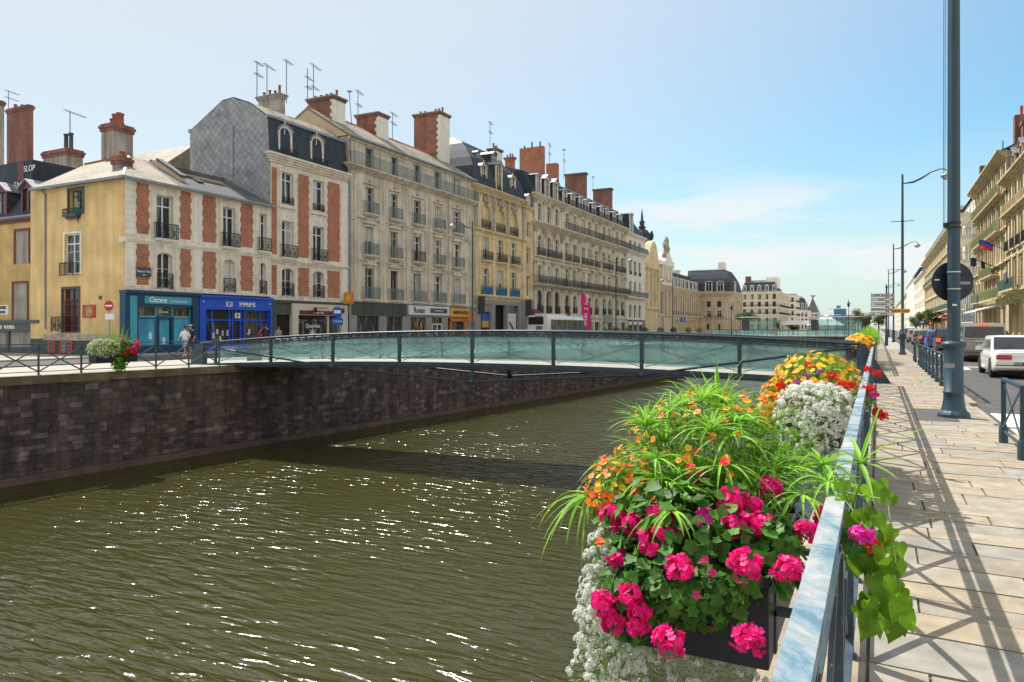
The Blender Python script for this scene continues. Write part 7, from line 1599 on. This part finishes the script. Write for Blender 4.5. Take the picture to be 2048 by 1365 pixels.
def frame_of(n_):
    n_ = Vector(n_).normalized(); a = n_.orthogonal().normalized(); an = rf_.uniform(0, 2 * pi); b_ = n_.cross(a); a2 = a * cos(an) + b_ * sin(an); return a2, n_.cross(a2), n_
def lobed_leaf(mb, p, nrm, s, mi=0, lobes=5, cup=.25):
    a, b_, n_ = frame_of(nrm); N = lobes * 3; rim = []
    for i in range(N):
        an = 2 * pi * i / N; r = s * (.82 + .18 * cos(lobes * an)) * (1 - .35 * max(0, cos(an)) ** 8); rim.append(p + a * (r * cos(an)) + b_ * (r * sin(an)) + n_ * (cup * s * (.5 + .25 * cos(lobes * an)) + rf_.uniform(-.04, .04) * s))
    mb.add([p] + rim, [(0, 1 + i, 1 + (i + 1) % N) for i in range(N)], mi, True)
def heart_leaf(mb, p, d, nrm, s, mi=0):
    d = Vector(d).normalized(); nrm = Vector(nrm); nrm = (nrm - d * nrm.dot(d)).normalized(); w = d.cross(nrm)
    prof = [(-.12, 0), (-.30, .22), (-.22, .45), (.08, .56), (.45, .42), (.85, .16), (1.2, 0)]
    L_ = [p + d * (s * u) + w * (s * v) + nrm * (s * .16 * v - s * .28 * u * u) for u, v in prof]; Rr = [p + d * (s * u) - w * (s * v) + nrm * (s * .16 * v - s * .28 * u * u) for u, v in prof]
    mid = [p + d * (s * u) - nrm * (s * .06 + s * .28 * u * u) for u in (-.1, .15, .4, .7)]
    base = len(L_); vs = L_ + Rr + mid; o = 2 * base; fs = []
    for (A, B) in ((0, base),):
        pass
    f2 = [(o, 0 + 1, 0), (o, 2, 1), (o + 1, 3, 2, o), (o + 2, 4, 3, o + 1), (o + 3, 5, 4, o + 2), (6, 5, o + 3)]
    fs += [tuple(f) for f in f2] + [tuple((i if i >= o else (i + base if i != 0 or True else i)) for i in f)[::-1] for f in f2]
    mb.add(vs, fs, mi, True)
def blade(mb, p, d, L_, w, droop, mi=0, seg=6, up=Vector((0, 0, 1))):
    d = Vector(d).normalized(); side = d.cross(up); side = side.normalized() if side.length > 1e-3 else Vector((1, 0, 0)); pts = []; q = Vector(p); dd = d.copy(); st = L_ / seg
    tw = rf_.uniform(-.5, .5)
    for i in range(seg + 1):
        f = i / seg; ww = w * (min(1, f * 5 + .35) if f < .2 else 1) * (1 - max(0, f - .35) / .65) ** .8 + .0004
        sd_ = (side + up * tw * f).normalized(); up_ = sd_.cross(dd).normalized(); pts += [q + sd_ * ww / 2 + up_ * ww * .18, q, q - sd_ * ww / 2 + up_ * ww * .18]
        dd = (dd + Vector((0, 0, -droop / seg * (1 + f)))).normalized(); q = q + dd * st
    fs = []
    for i in range(seg): k = i * 3; fs += [(k, k + 1, k + 4, k + 3), (k + 1, k + 2, k + 5, k + 4)]
    mb.add(pts, fs, mi, False)
def petal_flower(mb, p, nrm, s, n, mi, width=.75, cup=.3, notch=False):
    a, b_, n_ = frame_of(nrm)
    for k in range(n):
        an = 2 * pi * k / n + rf_.uniform(-.15, .15); e = a * cos(an) + b_ * sin(an); t = n_.cross(e); w = s * width * .5; c = cup + rf_.uniform(-.15, .15)
        mb.add([p, p + e * s * .45 + t * w * .8 + n_ * s * c * .4, p + e * s * .85 + t * w + n_ * s * c, p + e * s + n_ * s * c * .9, p + e * s * .85 - t * w + n_ * s * c, p + e * s * .45 - t * w * .8 + n_ * s * c * .4], [(0, 1, 2, 3), (0, 3, 4, 5)], mi, False)
# shared flower meshes --------------------------------------------------
def geranium_head(r, cnt, seed):
    rf_.seed(seed); m = MB()
    for _ in range(cnt):
        v = rv(); v.z = v.z * .8 + .15; v.normalize(); k = rf_.uniform(.6, 1.12); p = v * r * k; petal_flower(m, p, (v + rv() * .6), rf_.uniform(.012, .019), 5, 0, .85, rf_.uniform(-.1, .5))
    for _ in range(10): v = rv(); m.tube([(0, 0, -.01), v * r * .75], .0012, 4, 1)
    for _ in range(5): v = rv(); v.z = -abs(v.z); m.lathe([(.001, 0), (.004, .006), (.001, .014)], 5, tuple(v * r * .9), 1)
    return m
GH = [geranium_head(r, c, s).mesh('flower_head', [M['ger_pink'], M['stem']]) for r, c, s in ((.043, 58, 1), (.038, 46, 2), (.032, 34, 3))]
GHm = [geranium_head(r, c, s).mesh('flower_head', [M['ger_mag'], M['stem']]) for r, c, s in ((.034, 26, 4),)]
GHr = [geranium_head(.042, 40, 5).mesh('flower_head', [M['ger_red'], M['stem']])]
def place(me, name, root, p, s=1.0):
    o = inst(name, me, root, Vector(p) - root.location); o.scale = (s, s, s); o.rotation_euler = (rf_.uniform(-.4, .4), rf_.uniform(-.4, .4), rf_.uniform(0, 6.28)); return o
def ell(c, r, sh=(.75, 1.0), half=None):
    def fn():
        while True:
            v = rv()
            if half is None or half(v): break
        k = rf_.uniform(*sh); return Vector((c[0] + v.x * r[0] * k, c[1] + v.y * r[1] * k, c[2] + v.z * r[2] * k)), v
    return fn
def planter(label, x0, x1, y0, y1, z0, z1, grp='flower boxes hung on the railings'):
    t = thing('flower_box', label, 'planter', ((x0 + x1) / 2, (y0 + y1) / 2, z0), 0, grp); hx, hy, h = (x1 - x0) / 2, (y1 - y0) / 2, z1 - z0; m = MB(); e = .012
    m.box(-hx, -hy, 0, hx, -hy + e, h); m.box(-hx, hy - e, 0, hx, hy, h); m.box(-hx, -hy + e, 0, -hx + e, hy - e, h); m.box(hx - e, -hy + e, 0, hx, hy - e, h); m.box(-hx + e, -hy + e, 0, hx - e, hy - e, .012)
    m.box(-hx - .008, -hy - .008, h - .025, hx + .008, -hy, h + .004); m.box(hx, -hy, h - .025, hx + .008, hy, h + .004)
    o = m.build('box', M['box'], t); bv = o.modifiers.new('b', 'BEVEL'); bv.width = .004; bv.segments = 2
    m = MB(); m.box(-hx + e, -hy + e, .02, hx - e, hy - e, h - .03); m.build('soil', M['soil'], t)
    for yy in (-hy * .7, hy * .7): m = MB(); m.box(hx, yy - .02, h - .16, hx + .2, yy + .02, h - .14); m.box(hx + .0, yy - .02, .0, hx + .006, yy + .02, h); m.build('bracket', M['rail'], t)
    return t
fb = planter('dark flower box hung on the railing in the foreground, full of pink geraniums', -.80, -.30, 2.36, 3.38, .535, .82)
m = MB(); m.lathe([(.011, 0), (.011, .004), (.006, .004), (.006, -.003)], 12); bo = m.mesh('bolt', M['pot']); bo.transform(Matrix.Rotation(pi / 2, 4, 'X')); inst('bolt', bo, fb, (-.01 + .08, -.512, .10))
rf_.seed(77)
# -------- pink geranium
gp = thing('geranium_plant', 'pink ivy geranium in the foreground flower box with many round flower heads', 'plant', (-.55, 2.5, .80), 0)
def toloc(f, root): 
    def g_():
        p, v = f(); return p - root.location, v
    return g_
m = MB(); f1 = toloc(ell((-.55, 2.47, .87), (.36, .25, .24), (.62, 1.0)), gp)
for _ in range(760):
    p, v = f1(); lobed_leaf(m, p, (v + Vector((0, 0, .5)) + rv() * .6), rf_.uniform(.016, .034))
f1 = toloc(ell((-.56, 2.37, .76), (.26, .10, .15), (.4, 1.0)), gp)
for _ in range(260): p, v = f1(); lobed_leaf(m, p, (v + Vector((0, -.6, .3)) + rv() * .6), rf_.uniform(.014, .030))
f1 = toloc(ell((-.56, 2.8, .92), (.32, .5, .16), (.2, 1.0)), gp)
for _ in range(500): p, v = f1(); lobed_leaf(m, p, (v + Vector((0, 0, .6)) + rv() * .6), rf_.uniform(.018, .036))
for (q, rr3, nn) in ((P3(1262, 1205, 2.33), (.13, .07, .13), 260), (P3(1340, 1190, 2.24), (.12, .06, .10), 200), (P3(1440, 1190, 2.16), (.10, .05, .07), 150), (P3(1560, 1090, 2.24), (.08, .08, .09), 120)):
    f1 = toloc(ell(q, rr3, (.2, 1.0)), gp)
    for _ in range(nn): p, v = f1(); lobed_leaf(m, p, (v + Vector((0, -.5, .5)) + rv() * .7), rf_.uniform(.012, .028), lobes=rf_.choice((5, 6)), cup=rf_.uniform(.1, .5))
m.build('foliage', M['ger_leaf'], gp)
GHP = [(1221, 1033, 2.52, 1, 0), (1267, 1049, 2.45, 1, 0), (1309, 1085, 2.32, 0, 0), (1318, 1035, 2.40, 0, 0), (1340, 1060, 2.36, 1, 0), (1362, 1136, 2.18, 1, 0), (1490, 1133, 2.10, 0, 0), (1462, 1002, 2.36, 0, 0), (1470, 1045, 2.30, 0, 0), (1412, 1040, 2.34, 0, 1), (1518, 1046, 2.28, 2, 0), (1537, 977, 2.45, 1, 0), (1579, 1137, 2.13, 1, 0), (1614, 1061, 2.25, 2, 0), (1336, 1286, 2.13, 0, 0), (1497, 1282, 2.06, 0, 0), (1207, 1205, 2.30, 1, 0), (1262, 1190, 2.26, 2, 0), (1278, 1222, 2.24, 2, 0), (1225, 1245, 2.28, 2, 0), (1275, 1250, 2.24, 2, 0), (1236, 1117, 2.42, 2, 0), (1650, 1035, 2.35, 2, 0), (1395, 960, 2.6, 2, 0), (1500, 1010, 2.36, 2, 0)]
sm = MB()
for (px, py, d, k, mg_) in GHP:
    p = P3(px, py, d); o = place((GHm if mg_ else GH)[0 if mg_ else k], 'flower_head', gp, p, rf_.uniform(.93, 1.05))
    c = Vector((-.52 + (p.x + .55) * .5, 2.52, .84)); q = p - gp.location; c = c - gp.location; sm.tube([c, c.lerp(q, .6) + Vector((0, -.01, -.03)), q], .0022, 5)
sm.build('stems', M['stem'], gp)
for (px, py, d) in ((1393, 1195, 2.12), (1410, 1125, 2.16), (1425, 1150, 2.15), (1545, 1150, 2.15)):
    m = MB()
    for _ in range(9): v = rv(); v.z = abs(v.z) * .6 - .3; m.tube([(0, 0, 0), v * .018, v * .024], [.0012, .0022, .0008], 5)
    petal_flower(m, Vector((0, 0, .006)), (0, -1, .3), .014, 5, 1); m.build('bud_cluster', [M['stem'], M['ger_pink']], gp, P3(px, py, d) - gp.location)
# -------- papyrus
pp = thing('papyrus_plant', 'umbrella papyrus with bright green radiating blades above the pink geraniums', 'plant', (-.55, 2.85, .80), 0)
UM = [(1445, 932, 2.52, 1.0, .1), (1432, 822, 3.05, 1.0, 1.0), (1178, 990, 2.72, 1.15, -.3), (1258, 932, 2.85, 1.0, .1), (1318, 962, 2.62, .9, .0), (1600, 935, 2.72, 1.0, .2), (1605, 990, 2.42, .8, -.1), (1344, 1022, 2.36, .75, -.2), (1330, 885, 2.95, 1.0, .5), (1392, 872, 2.95, .95, .4), (1520, 875, 2.95, 1.0, .6), (1572, 905, 2.82, .9, .3), (1645, 930, 2.62, .9, .3), (1285, 900, 3.0, .8, .5), (1490, 965, 2.55, .8, 0), (1545, 940, 2.62, .85, .2), (1400, 925, 2.7, .8, .2), (1468, 850, 3.05, 1.0, .8), (1360, 935, 2.7, .8, .2), (1655, 965, 2.45, .8, .1), (1500, 905, 2.8, .9, .3), (1240, 960, 2.8, .7, 0)]
def umbel(root, p, sc, lift, n=None, base=None, L0=.20, w=.0105):
    m = MB(); n = n or rf_.randint(18, 25)
    for i in range(n):
        an = 2 * pi * i / n + rf_.uniform(-.2, .2); el = rf_.uniform(-.15, .55) + lift * .75; d = Vector((cos(an) * cos(el), sin(an) * cos(el), sin(el))); blade(m, (0, 0, 0), d, L0 * sc * rf_.uniform(.75, 1.2), w * rf_.uniform(.75, 1.2), rf_.uniform(.5, 1.5) * (1 - .45 * max(0, lift)), 0)
    for i in range(6): blade(m, (0, 0, 0), rv() + Vector((0, 0, .8)), .04 * sc, .004, .3, 0, 3)
    o = m.build('umbel', M['pap_leaf'], root, p - root.location)
    b0 = (base if base is not None else Vector((-.55 + (p.x + .55) * .45, 2.75 + (p.y - 2.75) * .3, .80))) - p; s_ = MB(); s_.tube([b0, b0.lerp(Vector((0, 0, 0)), .55) + Vector((0, 0, .05)), (0, 0, 0)], [.0035, .003, .0022], 5); s_.build('stem', M['stem'], o); return o
for _ in range(26):
    v = rv(); v.z = abs(v.z); UM.append((None, Vector((-.62 + v.x * .28, 2.82 + v.y * .34, .98 + v.z * .34)), 0, rf_.uniform(.7, 1.0), rf_.uniform(.2, .8)))
for (px, py, d, sc, lf) in UM: umbel(pp, py if px is None else P3(px, py, d), sc * (1 if px is None else 1.22), lf, w=.0105 if px is None else .0125)
# tall upright tuft and the one leaning over the rail
m = MB(); p0 = P3(1440, 815, 3.0)
for (tx, ty, dd) in ((1496, 738, 2.9), (1436, 742, 3.05), (1470, 770, 2.9), (1522, 778, 2.9), (1462, 745, 3.0), (1405, 800, 3.0), (1380, 808, 2.95), (1515, 800, 3.0), (1500, 795, 2.95)):
    v = P3(tx, ty, dd) - p0; blade(m, (0, 0, 0), v + Vector((0, 0, .02)), v.length * 1.05, .016, .12, 0)
m.build('umbel', M['pap_leaf'], pp, p0 - pp.location)
pr = thing('papyrus_plant', 'single long-bladed papyrus head leaning over the railing towards the pavement', 'plant', P3(1700, 1010, 2.15), 0)
m = MB(); p0 = P3(1722, 925, 2.12)
for (tx, ty, dd) in ((1760, 812, 2.15), (1843, 852, 1.95), (1830, 916, 1.9), (1668, 905, 2.2), (1700, 870, 2.3), (1790, 955, 1.95), (1650, 950, 2.1), (1745, 1000, 2.0)):
    v = P3(tx, ty, dd) - p0; blade(m, (0, 0, 0), v + Vector((0, 0, .03)), v.length * 1.1, .014, .25, 0)
um = m.build('umbel', M['pap_leaf'], pr, p0 - pr.location); s_ = MB(); s_.tube([P3(1690, 1060, 2.4) - p0, (0, 0, -.05), (0, 0, 0)], .003, 5); s_.build('stem', M['stem'], um)
# -------- marigolds
def marigold(name, label, c, r, nfl, nleaf, cols, root_loc, s=.013, half=None, ls=.012, cat='plant', sh=(.88, 1.08), extra=0):
    t = thing(name, label, cat, root_loc, 0); m = MB(); f = toloc(ell(c, r, (.35, .98), None), t)
    for _ in range(nleaf): p, v = f(); blade(m, p, v + rv() * .8, ls * rf_.uniform(1.5, 3), .0035, .3, 0, 2); 
    for _ in range(nleaf // 3): p, v = f(); lobed_leaf(m, p, v + rv(), ls * .9, 0, 5)
    m.build('foliage', M['fine_leaf'], t)
    fm = []
    for cc in cols:
        q = MB(); petal_flower(q, Vector((0, 0, 0)), (0, 0, 1), s, 5, 0, .95, .1); q.lathe([(s * .25, 0), (s * .2, s * .2)], 6, (0, 0, 0), 1); fm.append(q.mesh('flower_head', [M[cc], M['mari_o']]))
    f = toloc(ell(c, r, sh, half), t)
    for i in range(nfl):
        p, v = f(); o = inst('flower_head', fm[rf_.randrange(len(fm))], t, p); o.rotation_euler = (v + rv() * .4 + Vector((0, 0, .4))).to_track_quat('Z', 'Y').to_euler(); k = rf_.uniform(.8, 1.25); o.scale = (k, k, k)
    if extra:
        ob = MB()
        for _ in range(extra):
            p, v = f(); petal_flower(ob, p, v + rv() * .4 + Vector((0, 0, .4)), s * rf_.uniform(.8, 1.2), 5, rf_.randrange(len(cols)), .95, .1)
        o = ob.build('blossoms', [M[q] for q in cols], t); o['kind'] = 'stuff'
    return t
marigold('marigold_plant', 'orange marigolds behind the papyrus in the foreground box', (-.56, 3.0, 1.10), (.40, .46, .25), 98, 4600, ('mari', 'mari_y', 'mari'), (-.55, 3.0, .80), .0135, lambda v: v.z > -.1 and v.x < .35, extra=30)
marigold('marigold_plant', 'orange red marigolds at the canal side of the foreground box', (-.88, 2.68, .98), (.13, .22, .14), 60, 1200, ('mari_o', 'mari', 'mari_y'), (-.78, 2.7, .80), .0135, extra=150)
m = MB(); t = thing('zinnia_plant', 'scattered small bright red flowers among the papyrus blades', 'plant', (-.55, 2.9, .8), 0)
for (px, py, d) in ((1395, 905, 2.6), (1425, 880, 2.7), (1450, 925, 2.4), (1305, 1000, 2.5), (1290, 960, 2.55), (1380, 935, 2.5), (1270, 985, 2.55), (1200, 1085, 2.42), (1345, 1030, 2.45)):
    q = MB(); petal_flower(q, Vector((0, 0, 0)), (0, -.6, .8), .018, 6, 0, .8, .2); petal_flower(q, Vector((0, 0, .004)), (0, -.5, .8), .012, 6, 0, .8, .3); q.build('flower_head', M['ger_red' if px != 1200 else 'mari_o'], t, P3(px, py, d) - t.location)
# -------- alyssum
def alyssum(name, label, ells, nh, root_loc, hr=.013, nl=1500, per=14, petal=.0042, mt='aly'):
    t = thing(name, label, 'plant', root_loc, 0); m = MB(); fl = MB()
    tot = sum(e[3] for e in ells)
    for (c, r, half, wgt) in ells:
        f = toloc(ell(c, r, (.5, .97), half), t)
        for _ in range(int(nl * wgt / tot)): p, v = f(); blade(m, p, v + rv() * .7, hr * rf_.uniform(1.2, 2.2), hr * .3, .3, 0, 2)
        f = toloc(ell(c, r, (.9, 1.08), half), t)
        for _ in range(int(nh * wgt / tot)):
            p, v = f(); v = (v + rv() * .3 + Vector((0, 0, .35))).normalized(); a, b_, n_ = frame_of(v); R0 = hr * rf_.uniform(.7, 1.25)
            m.tube([p - v * hr * 1.6, p], hr * .06, 3, 0, False)
            for _ in range(per):
                w = rv(); w = w if w.dot(v) > -.15 else -w; q = p + w * R0; a, b_, n_ = frame_of(w + v * .3); s = petal * rf_.uniform(.8, 1.2); h = n_ * s * .2
                fl.add([q - a * s - b_ * s * .5 + h, q - a * s + b_ * s * .5 + h, q, q + a * s - b_ * s * .5 + h, q + a * s + b_ * s * .5 + h, q - b_ * s - a * s * .5 + h, q - b_ * s + a * s * .5 + h, q + b_ * s - a * s * .5 + h, q + b_ * s + a * s * .5 + h], [(0, 1, 2), (3, 4, 2), (5, 6, 2), (7, 8, 2)], 0)
    m.build('foliage', M['aly_leaf'], t); o = fl.build('blossoms', M[mt], t); o['kind'] = 'stuff'; return t
alyssum('alyssum_plant', 'white alyssum trailing down the canal side of the foreground flower box', [((-.85, 2.50, .74), (.09, .17, .17), None, 2.2), ((-.86, 2.52, .54), (.11, .20, .22), None, 3), ((-.82, 2.5, .36), (.18, .2, .18), None, 2), ((-.58, 2.48, .42), (.24, .14, .10), None, 1.6)], 620, (-.8, 2.5, .78), .0125, 5200, 13, .0062)
# -------- lime vine
vn = thing('sweet_potato_vine', 'lime green heart-leaved vine hanging over the railing onto the pavement side', 'plant', P3(1700, 1000, 2.25), 0)
def vleaf(mb, px, py, d, s, tilt=0.0):
    p = P3(px, py, d) - vn.location; heart_leaf(mb, p, Vector((rf_.uniform(-.6, .6), rf_.uniform(-.5, .2), -1 + tilt)), Vector((rf_.uniform(-.3, .5), -.8, .55)), s)
m = MB(); rf_.seed(5)
for (px, py, d, s) in ((1735, 975, 2.2, .055), (1762, 965, 2.15, .05), (1775, 985, 2.1, .045), (1700, 990, 2.3, .05), (1720, 1030, 2.2, .06), (1755, 1035, 2.15, .055), (1785, 1060, 2.05, .05), (1800, 1090, 2.0, .045), (1770, 1080, 2.1, .06), (1735, 1075, 2.1, .06), (1715, 1060, 2.2, .06), (1740, 1120, 2.1, .075), (1775, 1120, 2.05, .07), (1795, 1130, 2.0, .055), (1752, 1160, 2.08, .085), (1790, 1165, 2.02, .07), (1715, 1120, 2.15, .07), (1738, 1205, 2.05, .06), (1760, 1215, 2.05, .085), (1800, 1210, 1.98, .07), (1745, 1240, 2.03, .085), (1790, 1250, 2.0, .07), (1812, 1235, 1.97, .06), (1725, 1205, 2.1, .05), (1770, 1180, 2.08, .07), (1805, 1180, 2.0, .045), (1700, 1030, 2.25, .05), (1760, 1100, 2.0, .05), (1690, 965, 2.3, .045), (1680, 1000, 2.3, .045)):
    vleaf(m, px, py, d, s * .78); vleaf(m, px + rf_.uniform(-18, 18), py + rf_.uniform(-18, 18), d + .05, s * .62)
m.build('leaves', M['vine_leaf'], vn)
m = MB()
for (a, b_, c) in (((1690, 1000, 2.3), (1750, 1080, 2.1), (1790, 1250, 2.0)), ((1695, 990, 2.3), (1730, 1100, 2.15), (1745, 1240, 2.04)), ((1690, 985, 2.3), (1775, 1000, 2.1), (1800, 1180, 2.0))): m.tube([P3(*q) - vn.location for q in (a, b_, c)], .0025, 5)
m.build('stems', M['stem'], vn)
for (px, py, d, k) in ((1722, 1070, 2.05, 2), (1736, 1090, 2.04, 2)):
    pass
gr2 = thing('geranium_plant', 'small pink and red geranium sprig peeping out of the lime vine', 'plant', P3(1722, 1090, 2.15), 0)
place(GHm[0], 'flower_head', gr2, P3(1724, 1072, 2.05), .8); place(GHr[0], 'flower_head', gr2, P3(1745, 1092, 2.05), .5)
m = MB()
for _ in range(26): lobed_leaf(m, Vector((rf_.gauss(0, .03), rf_.gauss(0, .02), rf_.gauss(.0, .03))), Vector((0, -1, .6)) + rv() * .6, rf_.uniform(.014, .024))
m.build('foliage', M['ger_leaf'], gr2)
# ================================================================ second box, at Y ~ 8
planter('dark flower box hung on the railing between the foreground one and the footbridge', -.80, -.30, 7.2, 9.6, .5, .78)
alyssum('alyssum_plant', 'big white alyssum cushion on the second flower box, before the footbridge', [((-.52, 7.35, .80), (.35, .36, .27), None, 5), ((-.50, 7.25, .58), (.30, .28, .26), None, 3)], 1050, (-.52, 7.4, .78), .020, 6500, 10, .0105)
marigold('marigold_plant', 'mound of yellow orange marigolds on the second flower box', (-.60, 8.6, 1.02), (.44, .95, .30), 100, 5200, ('mari_y', 'mari', 'mari_y'), (-.6, 8.6, .78), .030, None, .035, extra=360)
marigold('marigold_plant', 'drooping orange flowers on the canal side of the second flower box', (-.95, 7.9, .80), (.14, .5, .26), 70, 1500, ('mari', 'mari_o', 'mari_y'), (-.9, 8, .78), .028, None, .026, extra=160)
g2 = thing('geranium_plant', 'red geraniums spilling over the railing from the second flower box', 'plant', (-.2, 7.9, .85), 0)
m = MB(); f = toloc(ell((-.16, 7.75, .92), (.14, .35, .13)), g2)
for _ in range(260): p, v = f(); lobed_leaf(m, p, v + rv() * .6 + Vector((0, 0, .4)), rf_.uniform(.02, .04))
m.build('foliage', M['aly_leaf'], g2)
for (x, y, z) in ((-.22, 7.4, 1.06), (-.12, 7.35, 1.02), (-.06, 7.3, 1.04), (-.03, 7.45, .98), (-.30, 7.5, 1.06), (.0, 7.3, .84), (.04, 7.35, .80), (-.4, 7.8, 1.12), (-.85, 7.6, 1.02), (-.10, 9.2, 1.12), (.0, 9.1, 1.08), (-.62, 8.0, 1.2)): place(GHr[0], 'flower_head', g2, (x, y, z), 1.0)
for (x, y, z) in ((-.12, 7.25, .98), (-.7, 7.6, 1.06), (-.62, 7.75, 1.12), (-.5, 7.7, 1.16), (-.04, 7.2, 1.0)):
    q = MB()
    for _ in range(12): petal_flower(q, rv() * .025, rv(), .016, 5, 0)
    q.build('flower_head', M['purple'], g2, Vector((x, y, z)) - g2.location)
gs = thing('grass_tuft', 'thin upright grass stalks rising behind the second flower box', 'plant', (-.75, 9.4, .8), 0); m = MB()
for _ in range(26): blade(m, (rf_.gauss(0, .12), rf_.gauss(0, .2), 0), Vector((rf_.gauss(0, .25), rf_.gauss(0, .2), 1)), rf_.uniform(.4, .8), .008, .15, 0)
m.build('blades', M['fine_leaf'], gs)
# third box beyond the footbridge
planter('flower box beyond the right end of the footbridge', -.80, -.30, 30.0, 35.5, .5, .78)
marigold('marigold_plant', 'yellow flowers on the box beyond the footbridge', (-.62, 31.6, 1.0), (.5, 1.8, .32), 90, 2600, ('mari_y', 'mari', 'mari_y'), (-.6, 31.5, .78), .07, None, .07, extra=250)
tt = thing('leafy_plant', 'bright green leafy mound behind the yellow flowers beyond the footbridge', 'plant', (-.4, 35, .78), 0); m = MB(); f = toloc(ell((-.35, 36.5, 1.1), (.45, 3.0, .45), (.3, 1.0)), tt)
for _ in range(2600): p, v = f(); blade(m, p, v + rv() * .5 + Vector((0, 0, .5)), rf_.uniform(.12, .25), .03, .4, 0, 3)
m.build('foliage', M['pap_leaf'], tt)
# far bank hanging box
xb_ = wall_x(16.8) - .25
planter('flower box on the far bank railing left of the footbridge', xb_ + .05, xb_ + .45, 16.1, 17.7, .35, .62)
alyssum('alyssum_plant', 'cream white flower mound on the far bank railing box', [((xb_ + .3, 16.5, .83), (.36, .56, .33), None, 1)], 330, (xb_ + .3, 16.5, .6), .035, 3600, 7, .018, 'aly_c')
g3 = thing('geranium_plant', 'red and pink geraniums at the right end of the far bank flower box', 'plant', (xb_ + .3, 17.4, .6), 0); m = MB(); f = toloc(ell((xb_ + .3, 17.3, .82), (.35, .42, .36)), g3)
for _ in range(700): p, v = f(); lobed_leaf(m, p, v + rv() * .5 + Vector((0, 0, .4)), rf_.uniform(.03, .06))
f = toloc(ell((xb_ + .4, 17.0, .32), (.22, .30, .42), (.2, 1)), g3)
for _ in range(380): p, v = f(); lobed_leaf(m, p, v + rv() * .5 + Vector((0, 0, .4)), rf_.uniform(.04, .07), 1)
m.build('foliage', [M['ger_leaf'], M['vine_leaf']], g3)
for k in range(16): v = rv(); place((GHr if k % 3 else GH)[0], 'flower_head', g3, (xb_ + .35 + abs(v.x) * .38, 17.35 + v.y * .42, .85 + v.z * .34), 1.6)
tt = thing('grass_tuft', 'feathery green plume rising from the far bank flower box', 'plant', (xb_ + .2, 17.0, .6), 0); m = MB()
for _ in range(120): blade(m, (rf_.gauss(0, .1), rf_.gauss(0, .25), 0), Vector((rf_.gauss(0, .35), rf_.gauss(0, .35), 1)), rf_.uniform(.6, 1.25), .02, .3, 0)
m.build('blades', M['fine_leaf'], tt)
